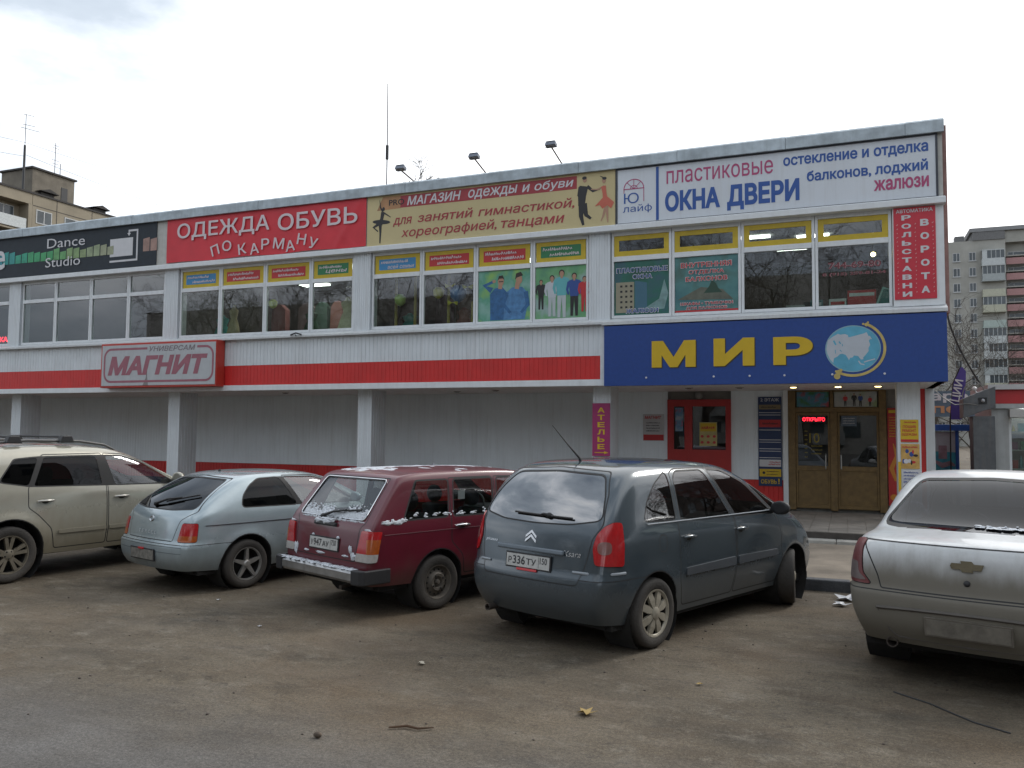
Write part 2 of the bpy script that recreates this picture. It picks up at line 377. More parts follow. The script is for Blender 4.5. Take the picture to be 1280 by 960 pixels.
# roof, end wall, floor slabs
mb = MB(); mb.box(XL, XR - .02, YF + .05, 33, 7.12, 7.28); mb.build('roof', ROOFM, bld)
ENDW = M('red_brick_end_wall', (.33, .19, .17), .8, var=.2, scale=5, streak=.4, streak_col=(.2, .15, .14))
mb = MB(); mb.box(XR - .14, XR - .004, YF + .06, 33, 2.80, 3.98); mb.box(XR - .14, XR + .075, YF + .10, 33, 3.99, 7.30); mb.box(XR - .14, XR - .002, 18.62, 33, 0, 2.8); mb.build('end_wall', ENDW, bld)
mb = MB(); mb.box(XL, XR - .15, 24.0, 24.2, 0, 7.1); mb.box(XL - .2, XL, YF + .1, 33, 0, 7.2); mb.build('rear_wall', CONC, bld)
mb = MB(); mb.box(XL, XR - .16, YF + .16, 24.0, 3.62, 4.06); mb.build('floor_slab', INWALL, bld)
SOFF = M('soffit_panels', (.80, .81, .81), .6, var=.12)
mb = MB(); mb.box(XL, XR - .02, YF + .02, 18.5, 2.80, 2.84); mb.build('soffit', SOFF, bld)
# parapet
mb = MB()
x = XL
k = 0
while x < XR + .02:
    x1 = min(x + 2.0, XR + .03); d = .006 * (k % 2)
    mb.prism_x([(YF - .11 - d, 7.13), (YF - .115 - d, 7.33 + d), (YF - .06, 7.375 + d), (YF + .40, 7.36 + d), (YF + .40, 7.30), (YF - .02, 7.30), (YF - .03, 7.13)], x, x1 - .006); x = x1 if x1 > x else x + 1; k += 1
    if x1 >= XR + .03: break
mb.build('parapet_flashing', ZINC, bld)
mb = MB(); mb.box(XL, XR, YF - .02, YF + .05, 5.99, 7.14); mb.build('parapet_board', M('weathered_white_board', (.50, .50, .47), .6, var=.1, streak=.5, streak_col=(.33, .29, .24)), bld)
mb = MB(); mb.box(XL, XR + .03, YF - .13, YF + .12, 5.875, 5.985); mb.box(XL, XR + .02, YF - .10, YF - .02, 5.985, 6.0); mb.build('lintel_ledge', PVC, bld, bevel=.012)
# band between the floors
mb = MB(); ribbed(mb, XL, -4.50, 3.405, 4.02, YF, .10, .008, .13)
mb.build('upper_siding', WHITE, bld)
mb = MB(); ribbed(mb, XL, -4.56, 2.935, 3.402, YF - .004, .10, .005, .12); mb.build('red_stripe', RED, bld)
mb = MB(); mb.box(XL, -4.47, YF - .035, YF + .05, 2.80, 2.93); mb.box(-4.555, -4.47, YF - .034, YF + .04, 2.931, 4.02); mb.build('bottom_trim', PVC, bld, bevel=.008)
mb = MB(); mb.box(XL, XR - .02, YF + .052, YF + .16, 2.842, 4.06); mb.build('spandrel_wall', CONC, bld)
mb = MB()
mb.prism_x([(YF - .12, 4.02), (YF - .12, 4.06), (YF + .10, 4.165), (YF + .10, 4.02)], XL, -4.5)
mb.prism_x([(YF - .17, 3.99), (YF - .17, 4.05), (YF + .10, 4.155), (YF + .10, 3.99)], -4.495, XR + .02)
mb.build('window_sill', M('painted_sill', (.60, .62, .63), .45, var=.06, streak=.4, streak_col=(.33, .31, .28)), bld)
# bays, piers and windows
piers = [-32.85, -27.24, -21.54 - .0, -15.93, -10.35, -4.80]
for px in piers:
    w = .44; mb = MB(); ribbed(mb, px, px + w, 4.10, 5.875, YF - .005, .055, .008); mb.box(px, px + w, YF + .009, YF + .3, 4.08, 5.874); mb.build('pier', WHITE, bld)
mb = MB(); mb.box(.77, XR - .001, YF - .02, YF + .3, 4.12, 5.874); mb.build('corner_panel', PVC, bld)
BAYS = {'far': [-26.77, -25.46, -24.16, -22.85, -21.56], 'A': [-21.08, -19.81, -18.51, -17.19, -15.95], 'B': [-15.47, -14.20, -12.86, -11.55, -10.37],
        'C': [-9.90, -8.63, -7.33, -6.03, -4.82], 'D': [-4.35, -3.14, -1.83, -.52, .76]}
WIN = {}
for bay, xs in BAYS.items():
    for i in range(4):
        a, b = xs[i] + .004, xs[i + 1] - .004; y0, y1 = YF + .04, YF + .11; f = .05; g = .04
        fr = MB(); tz0, tz1 = (5.28, 5.38)
        fr.box(a, a + f, y0, y1, 4.14, 5.874); fr.box(b - f, b, y0, y1, 4.14, 5.874); fr.box(a + f, b - f, y0, y1, 4.14, 4.20); fr.box(a + f, b - f, y0, y1, 5.80, 5.874); fr.box(a + f, b - f, y0 - .01, y1, tz0, tz1)
        w = fr.build('window', PVC, bld, bevel=.006); WIN[bay, i] = w
        p = MB(); p.box(a + f, b - f, y0 + .03, y0 + .038, 4.20, tz0); p.build('pane', PANE, w)
        p = MB(); p.box(a + f, b - f, y0 + .03, y0 + .038, tz1, 5.80); p.build('transom_pane', PANE, w)
# interior of the upper floor
mb = MB(); mb.box(XL, XR - .15, 20.6, 20.7, 4.06, 7.0)
for xx in (-27.0, -21.3, -15.7, -10.1, -4.6): mb.box(xx - .08, xx + .08, YF + .31, 20.6, 4.06, 7.0)
mb.build('interior_wall', INWALL, bld)
mb = MB(); mb.box(XL, XR - .16, YF + .32, 20.6, 5.97, 6.0); mb.build('interior_ceiling', INCEIL, bld)
for cx_, cy_, w_, d_ in [(-12.6, 17.7, 1.0, .5), (-11.4, 17.4, .9, .4), (-11.2, 18.6, 1.0, .5), (-1.75, 17.6, .62, .12), (-.62, 17.9, .62, .12), (-1.1, 19.0, .62, .12), (-7.0, 18.2, .6, .3), (-13.8, 19.2, .8, .4)]:
    mb = MB(); mb.box(cx_ - w_ / 2, cx_ + w_ / 2, cy_ - d_ / 2, cy_ + d_ / 2, 5.925, 5.968); mb.build('ceiling_light', TUBE, bld)
# ground-floor arcade: recessed wall, columns
YR = 18.5
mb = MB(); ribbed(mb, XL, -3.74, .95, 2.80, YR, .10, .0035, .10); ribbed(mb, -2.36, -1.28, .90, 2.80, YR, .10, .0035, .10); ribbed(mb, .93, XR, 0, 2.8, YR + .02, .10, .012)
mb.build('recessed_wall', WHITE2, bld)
mb = MB(); mb.box(XL, XR - .003, YR + .10, YR + .2, 0, 2.80); mb.build('arcade_core_wall', CONC, bld)
mb = MB(); ribbed(mb, XL, -3.74, .0, .945, YR - .006, .10, .012); ribbed(mb, -2.36, -1.28, .0, .895, YR - .006, .10, .012); mb.build('red_base_stripe', RED, bld)
for cx_ in (-32.7, -27.15, -21.62, -15.90, -10.25, -4.64):
    w = .185; mb = MB(); ribbed(mb, cx_ - w, cx_ + w, 0, 2.80, 16.3, .06, .007); ribbed_y(mb, 16.3, 16.92, 0, 2.80, cx_ + w, .10, -.016, .3); ribbed_y(mb, 16.3, 16.92, 0, 2.80, cx_ - w, .10, .016, .3)
    mb.box(cx_ - w + .017, cx_ + w - .017, 16.31, 16.90, 0, 2.799); mb.build('column', WHITE, bld)
mb = MB(); w = .19; ribbed(mb, .81, 1.19, 0, 2.8, 16.3, .064, .005); ribbed_y(mb, 16.3, 16.8, 0, 2.8, 1.19, .1, -.012, .3); mb.box(.81, 1.175, 16.306, 16.8, 0, 2.799); mb.build('column', WHITE, bld)
mb = MB(); mb.box(1.30, 1.42, 18.3, 18.50, 0, 2.8); mb.build('red_corner_strip', RED, bld)
mb = MB(); mb.box(1.421, XR + .004, 18.28, 18.51, 0, 2.8); mb.build('white_corner_post', WHITE, bld)
mb = MB(); mb.box(-1.28, -1.18, YR - .10, YR + .09, 0.2, 2.8); mb.build('door_trim', PVC, bld)
# red shop door
DR = M('red_door_paint', (.42, .028, .026), .4, var=.08)
mb = MB(); y0, y1 = YR - .05, YR + .06
for a, b, c, d in [(-3.74, -3.60, .3, 2.62), (-3.36, -3.19, .3, 2.62), (-2.47, -2.36, .3, 2.62), (-3.60, -3.36, 2.47, 2.62), (-3.60, -3.36, .3, 1.52), (-3.19, -2.47, 2.47, 2.62), (-3.19, -2.47, .3, 1.52)]: mb.box(a, b, y0, y1, c, d)
mb.box(-3.285, -3.275, y0 - .004, y0, .3, 2.60)
rd = mb.build('red_door', DR, bld)
mb = MB(); mb.box(-3.60, -3.36, y0 + .05, y0 + .058, 1.52, 2.47); mb.box(-3.19, -2.47, y0 + .05, y0 + .058, 1.52, 2.47); mb.build('door_glass', PANE2, rd)
mb = MB(); mb.box(-3.70, -2.40, y1 + .012, y1 + .03, .3, 2.6); mb.build('door_backing', DARK, rd)
# wooden double entrance door with transom
WOOD = M('brown_wood_grain_door', (.17, .108, .038), .5, var=.25, scale=9)
mb = MB(); y0, y1 = YR - .06, YR + .04
for a, b, c, d in [(-1.18, -1.03, .3, 2.795), (.58, .72, .3, 2.795), (-1.03, .58, 2.34, 2.44), (-1.03, .58, 2.765, 2.795), (-.35, -.21, .3, 2.34), (-.35, -.28, 2.44, 2.765)]: mb.box(a, b, y0, y1, c, d)
en = mb.build('entrance_frame', WOOD, bld, bevel=.006)
for a, b in ((-1.03, -.35), (-.21, .58)):
    mb = MB(); yy0, yy1 = y0 + .02, y1 - .01; s = .045
    mb.box(a + .004, a + s, yy0, yy1, .34, 2.335); mb.box(b - s, b - .004, yy0, yy1, .34, 2.335); mb.box(a + s, b - s, yy0, yy1, 2.27, 2.335); mb.box(a + s, b - s, yy0, yy1, 1.12, 1.22); mb.box(a + s, b - s, yy0, yy1, .34, .42); mb.box(a + s, b - s, yy0 + .018, yy1, .42, 1.12)
    lf = mb.build('entrance_door', WOOD, bld, bevel=.005)
    mb = MB(); mb.box(a + s, b - s, yy0 + .03, yy0 + .036, 1.22, 2.27); mb.build('door_glass', PANE2, lf)
    hx = b - .09 if a < -1 else a + .07
    mb = MB(); mb.tube([(hx, yy0, 1.15), (hx, yy0 - .05, 1.17), (hx, yy0 - .05, 1.45), (hx, yy0, 1.47)], .012, 6); mb.build('handle', M('door_handle_metal', (.5, .5, .48), .3, metal=1), lf, smooth=40)
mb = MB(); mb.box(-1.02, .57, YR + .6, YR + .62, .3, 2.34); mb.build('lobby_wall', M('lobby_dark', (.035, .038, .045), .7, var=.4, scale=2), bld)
# soffit downlights: three warm lit, others off
LITW = M('lit_downlight', (1, .72, .3), emit=6, var=0); OFFL = M('unlit_downlight', (.10, .09, .08), .4)
for x, y, lit in [(-.98, 17.0, 1), (-.17, 17.0, 1), (.53, 17.0, 1), (-2.0, 17.0, 0), (-3.0, 17.0, 0), (-7.3, 17.0, 0), (-13.0, 17.0, 0), (-8.4, 17.3, 0)]:
    mb = MB(); mb.lathe([(.085, 2.80), (.085, 2.788), (.06, 2.785)], (x, y, 0), 'z', 16); dl = mb.build('downlight', M('downlight_ring', (.35, .33, .3), .4, metal=.6), bld)
    mb = MB(); mb.lathe([(.06, 2.786), (.05, 2.776), (.001, 2.772)], (x, y, 0), 'z', 16); mb.build('bulb', LITW if lit else OFFL, dl)
# porch
PORCH = M('grey_porch_tiles', (.22, .20, .175), .8, var=.25, scale=3, bump=.2)
mb = MB(); mb.box(-5.1, 1.75, 14.70, YR + .09, .0, .262)
nx = 23; ny = 13
for i in range(nx):
    for j in range(ny):
        a = -5.1 + i * .298; b = 14.70 + j * .298
        mb.box(a + .004, min(a + .294, 1.75), b + .004, min(b + .294, YR - .07), .262, .27 + random.uniform(0, .003))
mb.build('porch', PORCH, bld)
mb = MB(); mb.box(-5.1, 1.75, 14.672, 14.698, .0, .262); mb.build('porch_riser', M('dark_riser', (.055, .048, .042), .8, var=.3), bld)  # riser coloured darker than the porch tiles
mb = MB()
for i in range(7): mb.box(-5.1 + i * .98, -4.13 + i * .98, 14.39, 14.67, -.02, .165)
mb.build('porch_kerb', M('pale_concrete_kerb', (.34, .33, .30), .85, var=.2, scale=5), bld, bevel=.012)
# ------------------------------------------------------------------ signs, banners, posters
def ink(name, c, **k): k.setdefault('var', .05); k.setdefault('rough', .45); return M(name, c, **k)
W_INK = ink('white_print', (.62, .62, .64)); K_INK = ink('black_print', (.02, .02, .022)); R_INK = ink('red_print', (.50, .03, .035)); Y_INK = ink('yellow_print', (.62, .42, .02))
B_INK = ink('blue_print', (.03, .075, .28)); SKIN = ink('skin_print', (.42, .24, .16)); HAIR = ink('hair_print', (.03, .02, .016))
def scribble(mb, x0, x1, z, h, y, seed=0):          # handwriting too small to read: short marks of uneven height
    r = random.Random(seed); x = x0
    while x < x1:
        w = r.uniform(.25, .7) * h; a = r.uniform(.55, 1.) * h
        mb.stroke([(x, z), (x + w * .4, z + a)], h * .22, y); mb.stroke([(x + w * .4, z + a), (x + w * .9, z + r.uniform(0, .3) * h)], h * .2, y); x += w + h * .18
def panel_sign(name, label, x0, x1, z0, z1, y, mat, d=.02, cat='sign', group=None, frame=None):
    t = thing(name, label, cat, ((x0 + x1) / 2, y, z0), group=group)
    mb = MB(); mb.box(x0, x1, y, y + d, z0, z1); mb.build('panel', mat, t)
    if frame:
        f = frame[0]; mb = MB(); a, b = y - .012, y + d + .004
        mb.box(x0 - f, x1 + f, a, b, z1, z1 + f); mb.box(x0 - f, x1 + f, a, b, z0 - f, z0); mb.box(x0 - f, x0, a, b, z0, z1); mb.box(x1, x1 + f, a, b, z0, z1); mb.build('frame', frame[1], t)
    return t
YB = 15.856
# --- black dance studio board
NAVY = ink('dark_navy_board', (.010, .018, .028), rough=.6, var=.2)
t = panel_sign('sign_board', 'black board reading Dance Studio with a band of coloured bars, above the left upper windows', -24.6, -16.22, 6.03, 7.13, YB, NAVY, cat='sign')
lettering(t, W_INK, YB - .016, [('Dance', -20.09, -18.69, 6.73, 6.99), ('Studio', -20.13, -18.84, 6.21, 6.47), ('e', -22.1, -21.71, 6.27, 6.80, dict(bold=.02))])
mb = MB()
for i, (x0, x1) in enumerate([(-17.80, -17.01)]): mb.flat([(x0, 6.33), (x1, 6.33), (x1, 6.80), (x0, 6.80)], YB - .003)
mb.stroke([(-17.80, 6.21), (-16.84, 6.21)], .05, YB - .003); mb.stroke([(-16.865, 6.20), (-16.865, 7.0)], .05, YB - .003); mb.stroke([(-16.85, 6.98), (-17.17, 6.98)], .05, YB - .003); mb.stroke([(-17.15, 7.0), (-17.15, 6.90)], .04, YB - .003)
mb.flat([(-17.21, 6.92), (-17.15, 6.84), (-17.09, 6.92)], YB - .003); mb.build('logo', W_INK, t)
cols = [(.02, .25, .30), (.02, .28, .26), (.02, .32, .20), (.04, .34, .14), (.05, .33, .12), (.12, .34, .12), (.22, .34, .14), (.26, .34, .16), (.28, .34, .2), (.32, .34, .22), (.34, .32, .22), (.34, .28, .2), (.36, .22, .18), (.34, .12, .12)]
mb = MB(); ms = []
for i in range(34):
    xx = -24.5 + i * .245
    if -17.85 < xx < -16.8:
        if mb.f: mb.build('bar_pattern', ms, t); mb = MB(); ms = []
        continue
    k = int(max(0, min(13, (xx + 22.5) / 6.3 * 13))); nm = 'bar_colour_%d' % k
    ms.append(ink(nm, cols[k], var=.3, scale=4)); mb.m = len(ms) - 1
    h = random.uniform(.20, .34); mb.flat([(xx, 6.40), (xx + .215, 6.40), (xx + .215, 6.42 + h), (xx, 6.42 + h * .9)], YB - .001)
mb.build('bar_pattern', ms, t)
# --- red cloth banner, slightly wrinkled
RB = M('red_banner_cloth', (.62, .030, .045), .5, var=.09, scale=1.6)
t = thing('banner', 'wrinkled red cloth banner reading ОДЕЖДА ОБУВЬ ПО КАРМАНУ in white', 'banner', (-13, YB, 6.0))
mb = MB(); nx, nz = 90, 18
def rb_y(x, z):
    u = (x + 15.86) / 5.84; v = (z - 6.02) / 1.13
    return YB - .006 - .012 * max(0, sin(9 * u * (1.2 - v) + 5 * v)) * (abs(v - .5) * 1.6) - .014 * math.exp(-((u - .86 - .12 * v) / .012) ** 2) - .010 * math.exp(-((u - .95 + .2 * v) / .012) ** 2) - .01 * math.exp(-((u - .03 + .05 * v) / .02) ** 2)
vs = [(-15.86 + 5.84 * i / nx, rb_y(-15.86 + 5.84 * i / nx, 6.03 + 1.12 * j / nz), 6.03 + 1.12 * j / nz + .012 * sin(i * .21) * (1 if j in (0, nz) else 0)) for j in range(nz + 1) for i in range(nx + 1)]
mb.add(vs, [(j * (nx + 1) + i, j * (nx + 1) + i + 1, (j + 1) * (nx + 1) + i + 1, (j + 1) * (nx + 1) + i) for j in range(nz) for i in range(nx)]); mb.build('cloth', RB, t, smooth=60)
PK = ink('faded_white_print', (.66, .58, .60))
rows = [('ОДЕЖДА', -15.51, -12.68, 6.55, 7.0, dict(bold=.012)), ('ОБУВЬ', -12.44, -10.24, 6.57, 6.97, dict(bold=.012))]
for ch, x, z, r, w in [('П', -14.30, 6.25, .30, .24), ('О', -13.94, 6.33, -.1, .28), ('К', -13.47, 6.22, .15, .24), ('А', -13.11, 6.20, .12, .27), ('Р', -12.79, 6.29, 0, .23), ('М', -12.40, 6.27, -.14, .31), ('А', -12.07, 6.19, .1, .27), ('Н', -11.75, 6.32, -.18, .24), ('У', -11.43, 6.20, -.3, .24)]:
    rows.append((ch, x - w / 2, x + w / 2, z - .13, z + .13, dict(rot=r, bold=.012)))
lettering(t, PK, YB - .036, rows)
# --- beige dancewear banner
BEI = M('beige_banner', (.56, .47, .25), .55, var=.07, scale=1)
t = panel_sign('banner', 'beige banner for gymnastics and dance wear with dancing figures printed on it', -10.0, -4.25, 6.0, 7.15, YB, BEI, cat='banner')
CR = ink('crimson_print', (.34, .035, .045), var=.15, scale=2)
mb = MB(); mb.flat([(-9.15, 6.82), (-5.05, 6.82), (-5.05, 7.09), (-9.15, 7.09)], YB - .001)
mb.m = 1; mb.flat([(-9.75, 6.80), (-9.14, 6.81), (-9.14, 7.10), (-9.6, 7.10)], YB - .0005); mb.build('colour_band', [CR, ink('ochre_print', (.42, .22, .10), var=.3, scale=3)], t)
lettering(t, W_INK, YB - .005, [('МАГАЗИН', -8.98, -7.66, 6.855, 7.06, dict(bold=.02, shear=.2)), ('одежды', -7.49, -6.35, 6.83, 7.05, dict(bold=.012, shear=.2)), ('и', -6.25, -6.07, 6.87, 7.03, dict(bold=.012, shear=.2)), ('обуви', -5.97, -5.12, 6.83, 7.06, dict(bold=.012, shear=.2))])
lettering(t, CR, YB - .005, [('для', -9.33, -8.85, 6.40, 6.60, dict(bold=.012, shear=.2)), ('занятий', -8.71, -7.37, 6.45, 6.66, dict(bold=.012, shear=.2)), ('гимнастикой,', -7.25, -5.10, 6.42, 6.65, dict(bold=.012, shear=.2)),
    ('хореографией,', -9.12, -6.82, 6.10, 6.36, dict(bold=.012, shear=.2)), ('танцами', -6.72, -5.31, 6.11, 6.31, dict(bold=.012, shear=.2))])
lettering(t, K_INK, YB - .006, [('PRO', -9.44, -9.05, 6.89, 7.02, dict(bold=.015))])
y = YB - .003
mb = MB(); cx = -9.66                                  # ballerina
mb.stroke([(cx, 6.06), (cx + .01, 6.3), (cx + .0, 6.52)], [.03, .05, .09], y); mb.stroke([(cx, 6.52), (cx - .17, 6.43), (cx - .05, 6.33)], [.09, .06, .03], y)
mb.stroke([(cx, 6.48), (cx + .04, 6.62), (cx + .07, 6.76)], [.12, .08, .10], y); mb.ell(cx + .03, 6.54, .23, .05, y, rot=-.1); mb.ell(cx + .08, 6.83, .035, .045, y)
mb.stroke([(cx + .06, 6.76), (cx + .16, 6.70), (cx + .27, 6.63)], [.04, .03, .015], y); mb.stroke([(cx + .06, 6.77), (cx + .0, 6.88), (cx - .02, 7.04)], [.04, .03, .012], y); mb.build('printed_dancer', K_INK, t)
mb = MB(); cx = -4.93                                  # man in black, woman in coral dress
mb.m = 0; mb.stroke([(cx - .02, 6.50), (cx - .03, 6.25), (cx + .02, 6.06)], [.13, .09, .05], y); mb.stroke([(cx + .03, 6.50), (cx + .08, 6.26), (cx + .18, 6.18)], [.13, .08, .05], y)
mb.stroke([(cx - .02, 6.46), (cx - .01, 6.66), (cx + .03, 6.86)], [.14, .17, .19], y); mb.stroke([(cx + .10, 6.85), (cx + .22, 6.74), (cx + .36, 6.77)], [.07, .055, .03], y); mb.stroke([(cx - .05, 6.85), (cx - .08, 6.68), (cx - .02, 6.56)], [.07, .06, .04], y)
mb.m = 1; mb.ell(cx + .05, 6.99, .045, .06, y); mb.m = 0; mb.ell(cx + .04, 7.025, .048, .035, y)
lx = -4.47; mb.m = 1
mb.stroke([(lx + .03, 6.40), (lx - .02, 6.22), (lx - .07, 6.11)], [.06, .045, .02], y); mb.stroke([(lx + .05, 6.40), (lx + .06, 6.22), (lx + .07, 6.07)], [.06, .045, .02], y)
mb.stroke([(lx, 6.82), (lx - .14, 6.76), (lx - .28, 6.78)], [.04, .03, .02], y)
mb.m = 2; mb.stroke([(lx + .02, 6.54), (lx + .0, 6.68), (lx - .02, 6.82)], [.10, .08, .10], y); mb.flat([(lx - .02, 6.60), (lx - .2, 6.42), (lx - .1, 6.44), (lx - .04, 6.36), (lx + .06, 6.42), (lx + .14, 6.35), (lx + .2, 6.47), (lx + .06, 6.60)], y)
mb.m = 1; mb.ell(lx - .01, 6.93, .04, .055, y); mb.m = 0; mb.ell(lx + .0, 6.975, .045, .03, y); mb.stroke([(lx, 6.98), (lx - .09, 7.03)], [.03, .01], y)
mb.build('printed_dancer', [K_INK, SKIN, ink('coral_print', (.55, .13, .08))], t)
# --- white window-fitter banner
WB = M('white_banner', (.64, .68, .73), .5, var=.04, scale=1, streak=.25, streak_col=(.42, .41, .40))
t = panel_sign('banner', 'white banner with blue and pink lettering ОКНА ДВЕРИ at the right end of the roofline', -4.20, 1.47, 6.02, 7.10, YB, WB, cat='banner', frame=(.035, M('dark_banner_frame', (.04, .045, .06), .5)))
BL = ink('cobalt_print', (.02, .085, .33)); MG = ink('magenta_print', (.42, .06, .17))
lettering(t, BL, YB - .004, [('ОКНА', -3.25, -2.20, 6.17, 6.58, dict(bold=.045)), ('ДВЕРИ', -2.07, -.77, 6.09, 6.58, dict(bold=.045)), ('остекление и отделка', -1.05, 1.36, 6.79, 6.99, dict(bold=.028)), ('балконов, лоджий', -.64, 1.35, 6.46, 6.70, dict(bold=.028)), ('лайф', -4.09, -3.51, 6.20, 6.38), ('Ю', -4.07, -3.77, 6.41, 6.62)])
mb = MB(); mb.stroke([(-3.40, 6.03), (-3.40, 7.09)], .055, YB - .003); mb.build('divider', BL, t)
lettering(t, MG, YB - .004, [('пластиковые', -3.22, -1.23, 6.72, 6.98, dict(bold=.004)), ('жалюзи', .48, 1.36, 6.20, 6.40, dict(bold=.03))])
mb = MB(); cx, cz = -3.87, 6.70
arc = [(cx + .20 * cos(a), cz + .19 * sin(a)) for a in [pi * i / 12 for i in range(13)]]
mb.stroke(arc, .018, YB - .004); mb.stroke([(cx - .21, cz), (cx + .21, cz)], .018, YB - .004); mb.stroke([(cx - .2, cz), (cx - .2, 6.62)], .014, YB - .004); mb.stroke([(cx + .2, cz), (cx + .2, 6.43)], .014, YB - .004)
for a in (.25, .5, .75): mb.stroke([(cx, cz), (cx + .19 * cos(pi * a), cz + .18 * sin(pi * a))], .012, YB - .004)
mb.stroke([(cx + .07 * cos(pi * i / 8), cz + .07 * sin(pi * i / 8)) for i in range(9)], .012, YB - .004); mb.build('logo', MG, t)
# --- tall red shutter sign at the corner
t = panel_sign('sign_board', 'tall narrow red sign with two columns of white letters РОЛЬСТАВНИ ВОРОТА', .79, 1.45, 4.24, 5.86, 15.862, M('red_sign_face', (.56, .028, .05), .45, var=.06))
rows = [('АВТОМАТИКА', .83, 1.41, 5.765, 5.83, dict(bold=.02))]
for i, ch in enumerate('РОЛЬСТАВНИ'): z = 5.68 - i * .150; rows.append((ch, .915, 1.065, z - .045, z + .045, dict(bold=.045)))
for i, ch in enumerate('ВОРОТА'): z = 5.575 - i * .235; rows.append((ch, 1.21, 1.345, z - .06, z + .06, dict(bold=.05)))
lettering(t, W_INK, 15.858, rows)
mb = MB(); r = random.Random(3)
for xx in (.84, 1.125, 1.40):
    for i in range(17): z = 5.55 - i * .075; mb.stroke([(xx + r.uniform(-.01, .01), z), (xx + r.uniform(.008, .02), z + .02)], .012, 15.858)
mb.build('small_print', ink('pale_red_print', (.62, .33, .33)), t)
# --- supermarket box sign
YM = 15.60; MGF = M('grey_white_sign_face', (.47, .49, .51), .45, var=.05, streak=.3, streak_col=(.34, .33, .33))
t = thing('box_sign', 'deep grey and red box sign reading УНИВЕРСАМ МАГНИТ above the arcade', 'sign', (-15.8, YM, 2.9))
x0, x1, z0, z1 = -17.68, -13.95, 2.90, 4.02
mb = MB(); mb.box(x0, x1, YM, 15.88, z0, z1); mb.build('box', M('red_sign_case', (.48, .045, .03), .45, var=.08), t, bevel=.01)
mb = MB(); mb.box(x0 + .05, x1 - .03, YM - .012, YM - .001, z0 + .05, z1 - .05); mb.build('face', MGF, t)
FR = ink('faded_crimson', (.33, .115, .15), var=.12)
mb = MB(); c = .22; bx0, bx1, bz0, bz1 = x0 + .14, x1 - .1, z0 + .15, z1 - .15
path = [(-16.12, bz1)] + [(bx0 + c + c * cos(a), bz1 - c + c * sin(a)) for a in [pi / 2 + pi / 2 * i / 8 for i in range(9)]] + [(bx0 + c + c * cos(a), bz0 + c + c * sin(a)) for a in [pi + pi / 2 * i / 8 for i in range(9)]] + [(bx1 - c + c * cos(a), bz0 + c + c * sin(a)) for a in [1.5 * pi + pi / 2 * i / 8 for i in range(9)]] + [(bx1 - c + c * cos(a), bz1 - c + c * sin(a)) for a in [pi / 2 * i / 8 for i in range(9)]] + [(-14.54, bz1)]
mb.stroke(path, .055, YM - .014); mb.build('rounded_border', FR, t)
lettering(t, FR, YM - .015, [('МАГНИТ', bx0 + .12, bx1 - .16, 3.21, 3.69, dict(bold=.05, shear=.22))])
lettering(t, ink('dark_grey_print', (.20, .16, .18)), YM - .015, [('УНИВЕРСАМ', -16.06, -14.60, 3.79, 3.92, dict(bold=.012, shear=.2))])
mb = MB(); mb.flat([(-16.24, z0 + .05), (-16.06, z0 + .05), (-16.10, z0 + .25), (-16.12, z1 - .3), (-16.14, z0 + .25)], YM - .0135); mb.build('grime_streak', M('sign_grime', (.24, .23, .23), .8), t)
# --- blue shop sign with globe
YQ = 15.745; t = thing('box_sign', 'wide blue sign with yellow letters МИР and a desk globe over the entrance', 'sign', (-1.4, YQ, 2.8))
mb = MB(); mb.box(-4.44, 1.58, YQ, 15.89, 2.79, 3.97); mb.build('box', M('cobalt_sign_face', (.012, .052, .24), .5, var=.09, scale=14), t)
SH = ink('dark_letter_edge', (.04, .035, .02)); GO = ink('gold_letter', (.60, .40, .015))
for mt, d, dy in ((SH, .018, .004), (GO, 0, .010)):
    lettering(t, mt, YQ - dy, [('М', -3.49 + d, -2.65 + d, 3.13 - d, 3.64 - d, dict(bold=.05)), ('И', -2.32 + d, -1.58 + d, 3.13 - d, 3.65 - d, dict(bold=.05)), ('Р', -1.25 + d, -.57 + d, 3.13 - d, 3.64 - d, dict(bold=.05))], name='letter_shadow' if d else 'lettering')
def gp(px, py): return (-.345 + (px - 308) / 637 * .88, 3.79 - (py - 158) / 572 * .80)
mb = MB(); y = YQ - .004; c0 = gp(627, 444); mb.m = 2; mb.ell(c0[0] - .003, c0[1], .455, .415, y, 40); mb.m = 0; mb.ell(c0[0], c0[1], .437, .397, y, 40); mb.m = 1
mb.flat([gp(*p) for p in [(330, 330), (310, 440), (320, 500), (350, 570), (390, 620), (400, 560), (440, 540), (470, 510), (500, 505), (540, 520), (565, 560), (578, 590), (590, 560), (620, 555), (640, 530), (690, 540), (700, 560), (720, 585), (750, 580), (745, 560), (780, 520), (810, 480), (810, 440), (830, 400), (815, 350), (835, 320), (810, 285), (790, 240), (760, 255), (700, 270), (640, 285), (575, 300), (570, 270), (530, 255), (480, 262), (450, 250), (380, 290)]], y)
for st, w in [([(690, 600), (715, 638), (760, 650)], .02), ([(755, 618), (800, 602), (885, 580)], .02), ([(820, 290), (845, 330)], .018)]: mb.stroke([gp(*p) for p in st], w, y)
mb.m = 0
for st, w in [([(398, 335), (425, 392)], .028), ([(462, 348), (482, 378)], .022), ([(416, 452), (420, 500)], .012), ([(472, 455), (492, 478)], .014), ([(500, 380), (505, 410)], .014)]: mb.stroke([gp(*p) for p in st], w, y)
mb.build('globe', [ink('sea_print', (.10, .37, .52), var=.15, scale=4), ink('land_print', (.47, .51, .56)), ink('globe_rim', (.22, .38, .46))], t)
mb = MB(); A0, A1 = radians(62), radians(-116)
mb.stroke([(c0[0] + .515 * cos(A0 + (A1 - A0) * i / 24), c0[1] + .475 * sin(A0 + (A1 - A0) * i / 24)) for i in range(25)], .045, YQ - .006)
